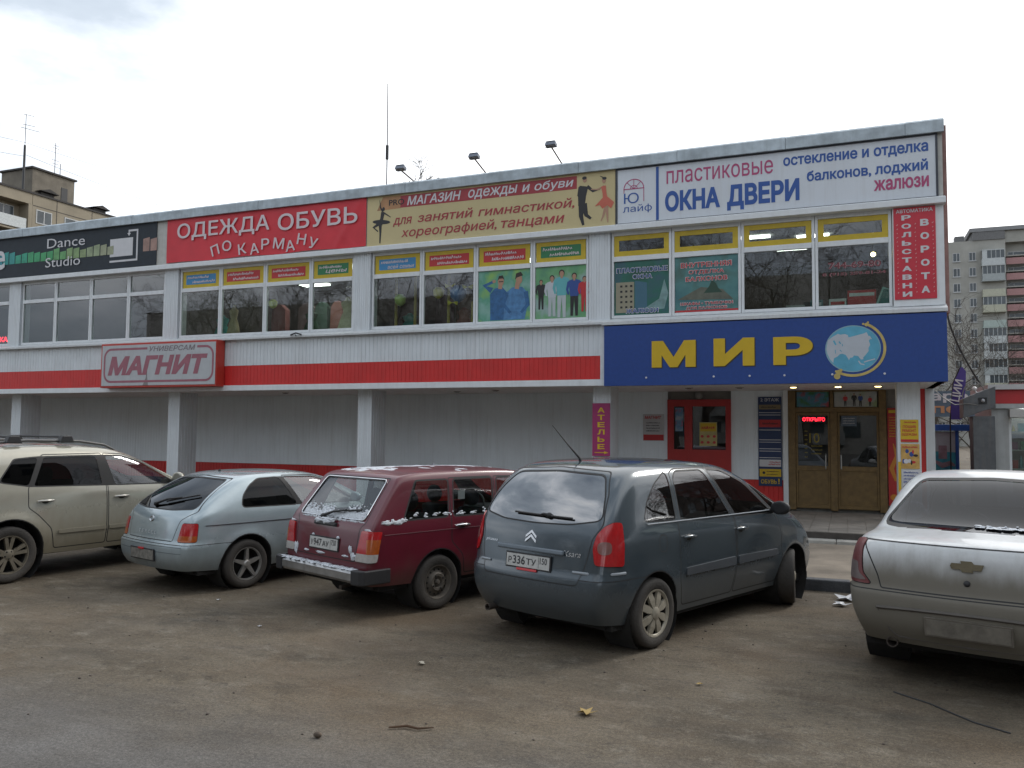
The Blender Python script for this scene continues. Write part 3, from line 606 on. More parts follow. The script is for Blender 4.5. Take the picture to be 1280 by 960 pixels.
for px, py, r in [(790, 145, .032), (808, 118, .018), (752, 135, .02), (455, 740, .045), (435, 790, .055), (480, 715, .028), (425, 728, .022)]: q = gp(px, py); mb.ell(q[0], q[1], r, r, YQ - .006, 14)
mb.build('globe_stand', ink('brass_print', (.52, .40, .13), var=.15), t)
mb = MB()
for xx in (-2.32, -1.67, -1.06, -.25, .6, -3.6): mb.lathe([(.0, -.012), (.018, -.01), (.02, 0)], (xx, YQ, 2.94), 'y', 10)
mb.build('screw_caps', W_INK, t)
# --- workshop sign on the column
t = panel_sign('sign_board', 'narrow magenta sign with yellow letters АТЕЛЬЕ and arrow on a column', -4.83, -4.46, 1.40, 2.47, 16.262, ink('magenta_sign', (.33, .03, .13)), d=.015)
rows = [(ch, -4.72, -4.57, 2.33 - i * .148 - .052, 2.33 - i * .148 + .052, dict(bold=.03)) for i, ch in enumerate('АТЕЛЬЕ')]
lettering(t, Y_INK, 16.258, rows)
mb = MB(); mb.stroke([(-4.78, 1.47), (-4.53, 1.47)], .016, 16.258); mb.flat([(-4.58, 1.50), (-4.58, 1.44), (-4.49, 1.47)], 16.258); mb.build('arrow', Y_INK, t)
# --- notice by the red door
t = panel_sign('notice', 'white opening-hours notice headed МАГНИТ with a red strip, left of the red door', -4.30, -3.82, 1.70, 2.30, YR - .02, ink('paper_white', (.55, .55, .56)), d=.012, cat='notice')
lettering(t, R_INK, YR - .024, [('МАГНИТ', -4.26, -3.88, 2.19, 2.26, dict(bold=.03, shear=.2))])
mb = MB(); mb.flat([(-4.29, 1.71), (-3.83, 1.71), (-3.83, 1.84), (-4.29, 1.84)], YR - .0215); mb.build('red_strip', R_INK, t)
mb = MB(); [scribble(mb, -4.22, -3.92, 2.09 - i * .06, .03, YR - .023, i) for i in range(4)]; mb.build('small_print', K_INK, t)
# --- tenants' directory
t = panel_sign('directory_board', 'tall blue directory board of shop names headed 2 ЭТАЖ beside the wooden doors', -1.79, -1.31, .77, 2.67, YR - .03, ink('directory_blue', (.015, .035, .11)), d=.02)
y = YR - .034
lettering(t, W_INK, y, [('2 ЭТАЖ', -1.74, -1.36, 2.57, 2.64, dict(bold=.02))])
mb = MB()
for i, (z, h) in enumerate([(2.33, .012), (2.28, .012), (1.96, .015), (1.75, .015), (1.70, .012), (1.56, .014), (1.51, .012), (1.37, .014)]): mb.stroke([(-1.77, z), (-1.33, z)], h, y)
mb.flat([(-1.77, 1.18), (-1.33, 1.18), (-1.33, 1.33), (-1.77, 1.33)], y); mb.build('white_lines', W_INK, t)
mb = MB(); mb.flat([(-1.77, 2.02), (-1.33, 2.02), (-1.33, 2.18), (-1.77, 2.18)], y); mb.build('red_entry', R_INK, t); mb = MB(); scribble(mb, -1.58, -1.36, 1.215, .04, y - .004, 4); scribble(mb, -1.56, -1.36, 1.265, .03, y - .004, 5); mb.build('red_print', R_INK, t)
mb = MB(); mb.flat([(-1.77, .97), (-1.33, .97), (-1.33, 1.13), (-1.77, 1.13)], y); mb.build('yellow_entry', Y_INK, t)
mb = MB(); mb.flat([(-1.77, 2.40), (-1.33, 2.40), (-1.33, 2.50), (-1.77, 2.50)], y); mb.build('tan_entry', ink('tan_print', (.25, .19, .10)), t)
lettering(t, Y_INK, y - .003, [('ОБУВЬ', -1.74, -1.42, .82, .91, dict(bold=.02)), ('!', -1.39, -1.36, .82, .93, dict(bold=.02))])
mb = MB(); mb.ell(-1.68, 1.05, .03, .03, y - .002); scribble(mb, -1.62, -1.37, 1.07, .025, y - .002, 8); scribble(mb, -1.62, -1.40, 1.01, .025, y - .002, 9); scribble(mb, -1.72, -1.42, 2.43, .04, y - .002, 10); scribble(mb, -1.7, -1.4, 2.08, .04, y - .004, 2); mb.build('small_print', K_INK, t)
# --- lit LED signs
LED = M('red_led', (1, .02, .04), emit=3.2, var=0)
t = panel_sign('led_sign', 'small lit red sign ОТКРЫТО behind the left door glass', -.92, -.42, 2.12, 2.26, YR - .016, DARK, d=.03, cat='led sign')
lettering(t, LED, YR - .019, [('ОТКРЫТО', -.89, -.45, 2.15, 2.23, dict(bold=.012))])
t = panel_sign('led_sign', 'lit red sign in an upper window at the far left, letters КА visible', -23.2, -21.64, 4.22, 4.42, 15.985, DARK, d=.03, cat='led sign')
lettering(t, LED, 15.981, [('КА', -21.98, -21.66, 4.26, 4.40, dict(bold=.03)), ])
# --- stickers on the entrance glass
t = thing('window_sticker', 'yellow sticker with number 10 and small lines on the left door glass', 'sticker', (-.7, YR - .02, 1.3))
lettering(t, ink('olive_yellow', (.30, .24, .03)), YR - .022, [('10', -.76, -.56, 1.70, 1.90)])
mb = MB(); [scribble(mb, -.85, -.80, 1.93 - i * .09, .03, YR - .022, i) for i in range(7)]; [scribble(mb, -.72, -.52, 1.62 - i * .08, .03, YR - .022, 20 + i) for i in range(3)]; mb.build('small_print', ink('olive_yellow', (.30, .24, .03)), t)
t = thing('window_sticker', 'pale blue paper notice on the right door glass', 'sticker', (0, YR - .02, 2.0))
mb = MB(); mb.box(-.13, .16, YR - .018, YR - .014, 2.05, 2.26); mb.build('paper', ink('pale_blue_print', (.10, .14, .20), var=.3), t)
mb = MB(); [scribble(mb, -.1, .12, 2.2 - i * .05, .025, YR - .019, 30 + i) for i in range(3)]; mb.build('small_print', W_INK, t)
# --- prints over the entrance
def mottled(name, c1, c2, c3, scale=3.):
    if name in MATS: return MATS[name]
    m = M(name, c1, .4, var=0); N = m.node_tree.nodes; L = m.node_tree.links; tcn = N.new('ShaderNodeTexCoord'); n = N.new('ShaderNodeTexNoise'); n.inputs['Scale'].default_value = scale; n.inputs['Detail'].default_value = 3
    L.new(tcn.outputs['Object'], n.inputs['Vector']); r = N.new('ShaderNodeValToRGB'); r.color_ramp.elements[0].position = .36; r.color_ramp.elements[0].color = (*c1, 1); r.color_ramp.elements[1].position = .64; r.color_ramp.elements[1].color = (*c3, 1); e_ = r.color_ramp.elements.new(.5); e_.color = (*c2, 1)
    L.new(n.outputs['Fac'], r.inputs[0]); L.new(r.outputs[0], N['Principled BSDF'].inputs['Base Color']); return m
def poster(name, label, x0, x1, z0, z1, y, mat, cat='poster', group=None, d=.004):
    t_ = thing(name, label, cat, ((x0 + x1) / 2, y, z0), group=group); mb = MB(); mb.box(x0, x1, y, y + d, z0, z1); mb.build('sheet', mat, t_); return t_
def person_print(mb, x, z0, h, top, bot, y, arms=1, lean=0.):
    # materials: 0 skin 1 hair, top/bot are indices
    hp = z0 + h * .50; sh = z0 + h * .82
    mb.m = bot; mb.stroke([(x - .045 * h, hp), (x - .06 * h, z0)], [.10 * h, .06 * h], y); mb.stroke([(x + .045 * h, hp), (x + .06 * h, z0)], [.10 * h, .06 * h], y)
    mb.m = top; mb.flat([(x - .10 * h, hp - .04 * h), (x + .10 * h, hp - .04 * h), (x + .14 * h, sh), (x + .05 * h, sh + .03 * h), (x - .05 * h, sh + .03 * h), (x - .14 * h, sh)], y)
    mb.stroke([(x - .13 * h, sh - .02 * h), (x - .17 * h, hp + .12 * h), (x - .14 * h, hp)], [.07 * h, .06 * h, .04 * h], y); mb.stroke([(x + .13 * h, sh - .02 * h), (x + .17 * h, hp + .12 * h), (x + .13 * h, hp)], [.07 * h, .06 * h, .04 * h], y)
    mb.m = 1; mb.ell(x, z0 + h * .935, .062 * h, .07 * h, y); mb.m = 0; mb.ell(x, z0 + h * .915, .048 * h, .06 * h, y); mb.stroke([(x, sh), (x, z0 + h * .88)], .05 * h, y)
t = poster('poster', 'green and blue picture over the left entrance door', -1.00, -.37, 2.45, 2.76, YR - .045, mottled('entrance_picture', (.03, .15, .05), (.05, .20, .30), (.35, .05, .06), 5))
t = poster('poster', 'pale picture of small figures over the right entrance door', -.26, .55, 2.45, 2.76, YR - .045, mottled('entrance_picture_pale', (.30, .33, .34), (.40, .41, .40), (.25, .33, .18), 4))
mb = MB(); [person_print(mb, xx, 2.46, hh, 2 + i % 3, 3, YR - .047) for i, (xx, hh) in enumerate([(-.05, .24), (.12, .27), (.24, .25), (.42, .2)])]; mb.build('printed_figures', [SKIN, HAIR, R_INK, K_INK, B_INK], t)
# --- advertising papers on the column by the entrance and the drinks strip
t = poster('poster', 'yellow paper with red words about clothes repair, topmost on the entrance column', .86, 1.15, 1.75, 2.15, 16.285, Y_INK)
lettering(t, R_INK, 16.281, [('ПОШИВ', .90, 1.11, 2.00, 2.05, dict(bold=.02)), ('РЕМОНТ', .89, 1.11, 1.93, 1.98, dict(bold=.02)), ('ОДЕЖДЫ', .88, 1.12, 1.86, 1.91, dict(bold=.02))])
mb = MB(); mb.flat([(.865, 1.755), (1.145, 1.755), (1.145, 1.80), (.865, 1.80)], 16.283); mb.build('red_strip', R_INK, t); mb = MB(); scribble(mb, .92, 1.1, 2.09, .03, 16.283, 2); mb.build('small_print', R_INK, t)
t = poster('poster', 'orange paper with cartoon-like coloured blobs below the yellow one on the entrance column', .86, 1.16, 1.28, 1.72, 16.285, M('orange_ad_paper', (.55, .34, .10), .6, var=.3, scale=8))
mb = MB(); r = random.Random(5)
for i in range(9): mb.m = i % 4; mb.ell(r.uniform(.90, 1.11), r.uniform(1.36, 1.60), r.uniform(.015, .04), r.uniform(.02, .045), 16.283)
mb.m = 1; scribble(mb, .89, 1.12, 1.65, .035, 16.283, 1); mb.build('printed_shapes', [B_INK, R_INK, HAIR, W_INK], t)
t = poster('poster', 'white and blue leaflet lowest but one on the entrance column', .88, 1.16, .98, 1.26, 16.285, W_INK)
mb = MB(); [scribble(mb, .90, 1.13, 1.20 - i * .055, .035, 16.283, 40 + i) for i in range(4)]; mb.build('small_print', B_INK, t)
t = poster('poster', 'plain white leaflet lowest on the entrance column', .92, 1.16, .66, .95, 16.285, ink('paper_white', (.55, .55, .56)))
t = poster('poster', 'narrow yellow strip of paper stuck on the left edge of the entrance column', .815, .86, .70, 1.40, 16.287, Y_INK)
t = panel_sign('sign_board', 'tall red drinks panel with an orange swirl right of the wooden doors', .74, .925, .45, 2.42, YR - .03, M('red_drinks_panel', (.47, .03, .03), .4, var=.1), d=.03)
mb = MB(); mb.stroke([(.84, 1.70), (.90, 1.45), (.80, 1.2), (.88, .95)], [.02, .07, .09, .05], YR - .034); mb.ell(.84, .62, .07, .06, YR - .034); mb.build('swirl', ink('orange_print', (.60, .24, .03)), t)
mb = MB(); [scribble(mb, .77, .9, 2.22 - i * .055, .03, YR - .034, 50 + i) for i in range(8)]; mb.flat([(.76, 2.32), (.91, 2.32), (.91, 2.38), (.76, 2.38)], YR - .034); mb.build('small_print', Y_INK, t)
t = poster('poster', 'yellow sale poster inside the red door glass', -3.04, -2.66, 1.60, 2.12, YR - .008, M('cream_poster', (.50, .42, .18), .6, var=.2, scale=6))
mb = MB(); mb.flat([(-3.02, 1.92), (-2.68, 1.92), (-2.68, 2.10), (-3.02, 2.10)], YR - .010); mb.m = 1; scribble(mb, -2.99, -2.72, 1.97, .07, YR - .012, 3); mb.m = 1; [mb.ell(-2.98 + .13 * (i % 3), 1.68 + .13 * (i // 3), .035, .03, YR - .012) for i in range(6)]; mb.build('printed_shapes', [Y_INK, R_INK], t)
t = poster('poster', 'small blue and red paper inside the narrow side glass of the red door', -3.57, -3.40, 1.92, 2.44, YR - .008, mottled('side_paper', (.35, .40, .45), (.12, .25, .40), (.45, .05, .05), 5))
# --- yellow panels over the shop windows (bays B and C)
GR = ink('green_print', (.03, .20, .08)); LB = ink('light_blue_print', (.05, .25, .50)); YF_ = ink('yellow_film', (.55, .40, .02), var=.1)
def trans(bay, i, inner, txt, seed, label):
    xs = BAYS[bay]; a, b = xs[i] + .07, xs[i + 1] - .07; y = 15.962; t_ = poster('transom_panel', label, a, b, 5.385, 5.795, y, YF_, group='yellow panels over the upper shop windows')
    mb = MB(); mb.flat([(a + .1, 5.47), (b - .1, 5.47), (b - .1, 5.71), (a + .1, 5.71)], y - .002); mb.build('colour_field', inner, t_)
    mb = MB()
    if txt and len(txt) > 1: put_text(mb, txt[1], a + .32, b - .14, 5.49, 5.58, y - .006, bold=.01, shear=.2)
    else: scribble(mb, a + .3, b - .14, 5.50, .07, y - .004, seed + 9)
    scribble(mb, a + .15, b - .3, 5.61, .07, y - .004, seed); mb.build('lettering', PK, t_)
trans('B', 0, LB, None, 61, 'yellow panel with blue field over the leftmost window under the red banner')
trans('B', 1, R_INK, None, 62, 'yellow panel with red field over the second window under the red banner')
trans('B', 2, R_INK, None, 63, 'yellow panel with red field over the third window under the red banner')
trans('B', 3, GR, ('', 'цены'), 64, 'yellow panel with green field over the fourth window under the red banner')
trans('C', 0, LB, ('', 'всей семьи'), 65, 'yellow panel with blue field under the printed ballerina')
trans('C', 1, R_INK, None, 66, 'yellow panel with red field over the window of the blue balloon')
trans('C', 2, R_INK, None, 67, 'yellow panel with red field over the poster of two men in blue')
trans('C', 3, GR, None, 68, 'yellow panel with green field over the poster of a standing group')
for i in range(4):                                     # bay D: yellow film round clear transoms
    xs = BAYS['D']; a, b = xs[i] + .055, xs[i + 1] - .055; mb = MB(); y0, y1 = 15.955, 15.966; f = .10
    mb.box(a, b, y0, y1, 5.385, 5.385 + f); mb.box(a, b, y0, y1, 5.80 - f, 5.795); mb.box(a, a + f, y0, y1, 5.385 + f, 5.80 - f); mb.box(b - f, b, y0, y1, 5.385 + f, 5.80 - f)
    mb.build('yellow_transom_frame', YF_, WIN['D', i])
# --- picture posters in bay C
x0, x1 = BAYS['C'][2] + .06, BAYS['C'][3] - .06; y = 15.962
t = poster('poster', 'window poster of two men in blue shirts on a green and teal ground', x0, x1, 4.205, 5.275, y, mottled('poster_ground_teal', (.22, .42, .36), (.10, .32, .22), (.24, .45, .12), 2.2))
mb = MB(); yy = y - .002; ms = [SKIN, HAIR, ink('denim_blue', (.03, .12, .28), var=.35, scale=9), ink('sky_blue_shirt', (.07, .20, .40), var=.3, scale=9)]
mb.m = 2; mb.flat([(x0 + .28, 4.22), (x0 + .62, 4.22), (x0 + .66, 4.80), (x0 + .55, 4.92), (x0 + .38, 4.90), (x0 + .27, 4.78)], yy); mb.stroke([(x0 + .31, 4.86), (x0 + .14, 4.97), (x0 + .36, 5.05)], [.13, .10, .06], yy)
mb.m = 0; mb.ell(x0 + .36, 5.05, .04, .035, yy); mb.stroke([(x0 + .50, 4.88), (x0 + .51, 5.0)], .09, yy); mb.ell(x0 + .515, 5.04, .068, .095, yy); mb.m = 1; mb.flat([(x0 + .44, 5.06), (x0 + .47, 5.16), (x0 + .56, 5.17), (x0 + .60, 5.07), (x0 + .56, 5.10), (x0 + .48, 5.10)], yy); mb.stroke([(x0 + .47, 5.035), (x0 + .57, 5.035)], .02, yy)
mb.m = 3; mb.flat([(x0 + .58, 4.22), (x0 + 1.06, 4.22), (x0 + 1.12, 4.5), (x0 + 1.10, 4.80), (x0 + 1.0, 4.90), (x0 + .78, 4.90), (x0 + .64, 4.80), (x0 + .60, 4.5)], yy); mb.m = 2; mb.stroke([(x0 + .65, 4.8), (x0 + .58, 4.55), (x0 + .74, 4.36)], [.1, .09, .06], yy); mb.stroke([(x0 + 1.08, 4.8), (x0 + 1.13, 4.52), (x0 + .98, 4.36)], [.1, .09, .06], yy)
mb.m = 0; mb.stroke([(x0 + .88, 4.86), (x0 + .90, 5.0)], .10, yy); mb.ell(x0 + .93, 5.06, .072, .10, yy); mb.m = 1; mb.flat([(x0 + .84, 5.06), (x0 + .86, 5.19), (x0 + .97, 5.22), (x0 + 1.02, 5.14), (x0 + .95, 5.12), (x0 + .88, 5.10)], yy); mb.build('printed_figures', ms, t)
x0, x1 = BAYS['C'][3] + .06, BAYS['C'][4] - .06
t = poster('poster', 'window poster of five people in summer clothes standing in a row on green', x0, x1, 4.205, 5.275, y, mottled('poster_ground_green', (.30, .42, .40), (.14, .36, .16), (.10, .28, .16), 2.0))
ms = [SKIN, HAIR, ink('white_shirt_print', (.50, .54, .58)), ink('aqua_shirt_print', (.12, .42, .45)), ink('pale_trousers_print', (.45, .50, .52)), K_INK, R_INK, B_INK]
mb = MB()
for xx, z, h, tp, bt in [(.12, 4.40, .62, 5, 5), (.36, 4.25, .85, 2, 4), (.57, 4.22, .98, 3, 4), (.84, 4.24, .88, 7, 5), (1.06, 4.32, .72, 6, 6)]: person_print(mb, x0 + xx, z, h, tp, bt, y - .002)
mb.build('printed_figures', ms, t)
# --- window-fitter stickers in bay D
x0, x1 = BAYS['D'][0] + .06, BAYS['D'][1] - .06
t = poster('poster', 'green window poster ПЛАСТИКОВЫЕ ОКНА with a tower block picture', x0, x1, 4.205, 5.275, y, mottled('poster_dark_green', (.015, .09, .06), (.02, .13, .10), (.04, .10, .14), 1.8))
mb = MB(); mb.m = 0; mb.flat([(x0 + .03, 4.25), (x0 + .40, 4.25), (x0 + .40, 4.86), (x0 + .03, 4.86)], y - .002); mb.m = 1; mb.flat([(x0 + .42, 4.25), (x0 + .66, 4.25), (x0 + .66, 4.83), (x0 + .42, 4.88)], y - .002); mb.m = 2; mb.flat([(x0 + .50, 4.25), (x0 + 1.0, 4.30), (x0 + 1.08, 4.60), (x0 + 1.0, 4.88), (x0 + .9, 4.5)], y - .002)
mb.m = 3
for i in range(5):
    for j in range(3): a, b = x0 + .12 + j * .10, 4.34 + i * .105; mb.flat([(a, b), (a + .045, b), (a + .045, b + .04), (a, b + .04)], y - .003)
mb.build('printed_tower', [ink('beige_print', (.30, .28, .20)), ink('steel_blue_print', (.05, .14, .20)), ink('pale_aqua_print', (.18, .30, .30), var=.3), K_INK], t)
lettering(t, W_INK, y - .009, [('ПЛАСТИКОВЫЕ', -4.25, -3.22, 5.04, 5.15, dict(bold=.05)), ('ОКНА', -3.92, -3.52, 4.91, 5.01, dict(bold=.05)), ('ЖАЛЮЗИ', -4.06, -3.40, 4.23, 4.33, dict(bold=.05))], name='letter_outline')
lettering(t, B_INK, y - .012, [('ПЛАСТИКОВЫЕ', -4.24, -3.23, 5.05, 5.14, dict(bold=.012)), ('ОКНА', -3.91, -3.53, 4.92, 5.0, dict(bold=.012)), ('ЖАЛЮЗИ', -4.05, -3.41, 4.24, 4.32, dict(bold=.012))])
x0, x1 = BAYS['D'][1] + .06, BAYS['D'][2] - .06
t = poster('poster', 'blue-green window poster ВНУТРЕННЯЯ ОТДЕЛКА БАЛКОНОВ with red letters', x0, x1, 4.205, 5.275, y, mottled('poster_blue_green', (.05, .16, .18), (.08, .22, .22), (.06, .12, .10), 1.8))
mb = MB(); mb.flat([(x0, 4.206), (x1, 4.206), (x1, 4.24), (x0, 4.24)], y - .002); mb.build('red_strip', R_INK, t)
mb = MB(); mb.flat([(x0 + .05, 4.45), (x0 + 1.1, 4.42), (x0 + .9, 4.62), (x0 + .5, 4.68), (x0 + .3, 4.58)], y - .003); mb.m = 1; mb.flat([(x0 + .55, 4.56), (x0 + .9, 4.56), (x0 + .82, 4.65), (x0 + .78, 4.74), (x0 + .70, 4.82), (x0 + .66, 4.70)], y - .003); mb.build('printed_balcony', [ink('grey_olive_print', (.12, .13, .10), var=.3), ink('dark_green_print', (.02, .06, .04))], t)
rows = [('ВНУТРЕННЯЯ', -2.97, -2.0, 5.06, 5.17), ('ОТДЕЛКА', -2.82, -2.14, 4.92, 5.02), ('БАЛКОНОВ', -2.88, -2.08, 4.79, 4.89), ('ШКАФЫ • ТУМБОЧКИ', -2.98, -1.98, 4.33, 4.40), ('ДЛЯ БАЛКОНОВ', -2.87, -2.09, 4.245, 4.31)]
lettering(t, W_INK, y - .009, [(*r, dict(bold=.05)) for r in rows], name='letter_outline'); lettering(t, R_INK, y - .012, [(a, b + .008, c - .008, d + .008, e - .008, dict(bold=.015)) for a, b, c, d, e in rows])
t = thing('window_sticker', 'two phone numbers in pale outlined red figures on the last upper window', 'sticker', (.1, y, 4.7))
rows = [('744-69-80', -.30, .58, 4.87, 4.99), ('8 (915) 259-81-24', -.40, .66, 4.73, 4.80)]
lettering(t, ink('pink_outline', (.42, .26, .27)), y, [(*r, dict(bold=.04)) for r in rows], name='letter_outline'); lettering(t, ink('maroon_print', (.16, .03, .04)), y - .003, [(*r, dict(bold=.006)) for r in rows])
# ------------------------------------------------------------------ cars (car space: x forward from the rear axle, y left, z up)
from mathutils import interpolate
import numpy as np
RUBBER = M('tyre_rubber', (.022, .021, .020), .85, var=.25, scale=14, dirt=(0, .5, (.075, .065, .055), .55), bump=.3, bscale=50)
SEAL = M('black_seal', (.012, .012, .013), .6, var=.1); BLKP = M('black_trim', (.022, .022, .024), .55, var=.15); UNDER = M('underbody_black', (.014, .013, .012), .9, var=.3); SEATM = M('dark_seat_cloth', (.03, .03, .033), .9, var=.2)
CHROME = M('chrome_trim', (.62, .63, .65), .18, metal=1, var=.05); PLATE = M('number_plate_white', (.52, .52, .50), .5, var=.12, scale=20); PLT = ink('plate_black', (.03, .03, .035))
AX = {'R': ((1, 0, 0), (0, 0, 1), (0, -1, 0)), 'L': ((1, 0, 0), (0, 0, 1), (0, 1, 0)), 'B': ((0, 1, 0), (0, 0, 1), (-1, 0, 0)), 'F': ((0, 1, 0), (0, 0, 1), (1, 0, 0)),
      'BR': ((.7071, -.7071, 0), (0, 0, 1), (-.7071, -.7071, 0)), 'BL': ((.7071, .7071, 0), (0, 0, 1), (-.7071, .7071, 0)), 'FR': ((-.7071, -.7071, 0), (0, 0, 1), (.7071, -.7071, 0)), 'FL': ((-.7071, .7071, 0), (0, 0, 1), (.7071, .7071, 0)), 'T': ((1, 0, 0), (0, 1, 0), (0, 0, 1))}
AX = {k: tuple(Vector(v) for v in a) for k, a in AX.items()}
def pip(u, v, poly):
    c = False; n = len(poly); j = n - 1
    for i in range(n):
        if (poly[i][1] > v) != (poly[j][1] > v) and u < (poly[j][0] - poly[i][0]) * (v - poly[i][1]) / (poly[j][1] - poly[i][1]) + poly[i][0]: c = not c
        j = i
    return c
def inset(poly, d):
    a = sum(poly[i][0] * poly[(i + 1) % len(poly)][1] - poly[(i + 1) % len(poly)][0] * poly[i][1] for i in range(len(poly))); s = 1 if a > 0 else -1; out = []; n = len(poly)
    for i in range(n):
        p0, p1, p2 = Vector(poly[i - 1]), Vector(poly[i]), Vector(poly[(i + 1) % n]); e1 = (p1 - p0).normalized(); e2 = (p2 - p1).normalized(); n1 = Vector((-e1.y, e1.x)); n2 = Vector((-e2.y, e2.x)); m = n1 + n2; l = m.length
        m = n1 if l < .2 else m / l; k = 1 / max(.45, m.dot(n1)); out.append(tuple(p1 + m * d * s * k))
    return out
def rnd(poly, r=.04, n=4):                            # round the corners of an outline
    out = []; N = len(poly)
    for i in range(N):
        p0, p1, p2 = Vector(poly[i - 1]), Vector(poly[i]), Vector(poly[(i + 1) % N]); a = min(r, (p0 - p1).length * .45); b = min(r, (p2 - p1).length * .45); A = p1 + (p0 - p1).normalized() * a; B = p1 + (p2 - p1).normalized() * b
        for k in range(n + 1): t = k / n; out.append(tuple(A * (1 - t) ** 2 + p1 * 2 * t * (1 - t) + B * t * t))
    return out
class Car:
    T = [-1, -.86, -.5, 0, .5, .86, 1]
    def __init__(s, root, cols, hw, disp=None, levels=3, T=None):
        s.root = root; s.hw = hw; T = T or Car.T; J = len(T) - 1; n = len(cols); m = len(cols[0]['P']); idx = {}; vs = []; fs = []
        for i in range(n):
            c = cols[i]
            for j in range(J + 1):
                for k in range(m):
                    if not (j in (0, J) or k == m - 1 or i in (0, n - 1)): continue
                    x, z = c['P'][k]; t = T[j]; w = c['W'][k] * hw
                    if i in (0, n - 1) or k == m - 1: x += c.get('bow', 0) * (1 - t * t)
                    if k == m - 1: z += c.get('crown', .03) * (1 - t * t)
                    idx[i, j, k] = len(vs); vs.append((x, t * w, z))
        for i in range(n - 1):
            for k in range(m - 1):
                fs.append((idx[i, 0, k], idx[i + 1, 0, k], idx[i + 1, 0, k + 1], idx[i, 0, k + 1])); fs.append((idx[i, J, k], idx[i, J, k + 1], idx[i + 1, J, k + 1], idx[i + 1, J, k]))
            for j in range(J): fs.append((idx[i, j, m - 1], idx[i + 1, j, m - 1], idx[i + 1, j + 1, m - 1], idx[i, j + 1, m - 1]))
        for j in range(J):
            for k in range(m - 1): fs.append((idx[0, j, k], idx[0, j, k + 1], idx[0, j + 1, k + 1], idx[0, j + 1, k])); fs.append((idx[n - 1, j, k], idx[n - 1, j + 1, k], idx[n - 1, j + 1, k + 1], idx[n - 1, j, k + 1]))
        me = bpy.data.meshes.new('cage'); me.from_pydata(vs, [], fs); o = bpy.data.objects.new('cage', me); C.objects.link(o); sm = o.modifiers.new('s', 'SUBSURF'); sm.levels = levels
        dg = bpy.context.evaluated_depsgraph_get(); ev = bpy.data.meshes.new_from_object(o.evaluated_get(dg)); bpy.data.objects.remove(o)
        if disp:
            for v in ev.vertices: v.co = disp(v.co.copy())
            ev.update()
        s.bm = bmesh.new(); s.bm.from_mesh(ev); s.bm.normal_update(); s.vn = [v.normal.copy() for v in s.bm.verts]; s.co = [v.co.copy() for v in s.bm.verts]; s.fv = [[v.index for v in f.verts] for f in s.bm.faces]
        s.bvh = BVHTree.FromPolygons(s.co, s.fv); bpy.data.meshes.remove(ev); s.f0 = list(s.bm.faces); s.fresh = set()
        s.fc = np.array([f.calc_center_median() for f in s.f0]); s.fn = np.array([f.normal for f in s.f0])
    def nrm(s, co):
        loc, no, i, d = s.bvh.find_nearest(co)
        vi = s.fv[i]; w = interpolate.poly_3d_calc([s.co[k] for k in vi], loc); v = Vector((0, 0, 0))
        for k, ww in zip(vi, w): v += s.vn[k] * ww
        return v.normalized()
    def surf(s, x, z, side=-1):                        # point and normal on the side at x, z
        loc, no, i, d = s.bvh.ray_cast(Vector((x, side * 3, z)), Vector((0, -side, 0)))
        return (loc, s.nrm(loc)) if loc else (Vector((x, side * s.hw, z)), Vector((0, side, 0)))
    def rear(s, y, z):
        loc, no, i, d = s.bvh.ray_cast(Vector((-4, y, z)), Vector((1, 0, 0))); return (loc, s.nrm(loc)) if loc else (Vector((-.9, y, z)), Vector((-1, 0, 0)))
    def top(s, x, y):
        loc, no, i, d = s.bvh.ray_cast(Vector((x, y, 4)), Vector((0, 0, -1))); return (loc, s.nrm(loc)) if loc else (Vector((x, y, 1)), Vector((0, 0, 1)))
    def cand(s, poly, ax, ok, lim=.12, mg=.02):
        U, V, W = AX[ax]; us = [p[0] for p in poly]; vs_ = [p[1] for p in poly]; u0, u1, v0, v1 = min(us), max(us), min(vs_), max(vs_); out = []
        cu, cv = s.fc @ np.array(U), s.fc @ np.array(V); ids = np.nonzero((s.fn @ np.array(W) > lim - .02) & (cu > u0 - .15) & (cu < u1 + .15) & (cv > v0 - .15) & (cv < v1 + .15))[0]
        for f in [s.f0[i] for i in ids] + list(s.fresh):
            if not f.is_valid or f.normal.dot(W) < lim: continue
            c = f.calc_center_median(); u, v = c.dot(U), c.dot(V)
            if u < u0 - mg or u > u1 + mg or v < v0 - mg or v > v1 + mg: continue
            if ok and not ok(c): continue
            out.append(f)
        return out
    def cut(s, poly, ax, ok=None, lim=.12):
        U, V, W = AX[ax]; box = {}
        def bb(f):
            uu = [v.co.dot(U) for v in f.verts]; vv = [v.co.dot(V) for v in f.verts]; box[f] = (min(uu), max(uu), min(vv), max(vv))
        for f in s.cand(poly, ax, ok, lim, .10): bb(f)
        for i in range(len(poly)):
            a, b = poly[i], poly[(i + 1) % len(poly)]; u0, u1 = min(a[0], b[0]) - 1e-4, max(a[0], b[0]) + 1e-4; v0, v1 = min(a[1], b[1]) - 1e-4, max(a[1], b[1]) + 1e-4
            if abs(a[0] - b[0]) + abs(a[1] - b[1]) < 1e-6: continue
            sel = [f for f, q in box.items() if q[1] >= u0 and q[0] <= u1 and q[3] >= v0 and q[2] <= v1]
            if not sel: continue
            geom = set(sel)
            for f in sel: geom.update(f.edges); geom.update(f.verts)
            r = bmesh.ops.bisect_plane(s.bm, geom=list(geom), dist=1e-6, plane_co=U * a[0] + V * a[1], plane_no=V * (b[0] - a[0]) * -1 + U * (b[1] - a[1]))
            for f in sel:
                if f.is_valid: bb(f)
            for g in r['geom']:
                if isinstance(g, bmesh.types.BMFace) and g not in box: g.normal_update(); bb(g); s.fresh.add(g)
        return s.sel(poly, ax, ok, lim)
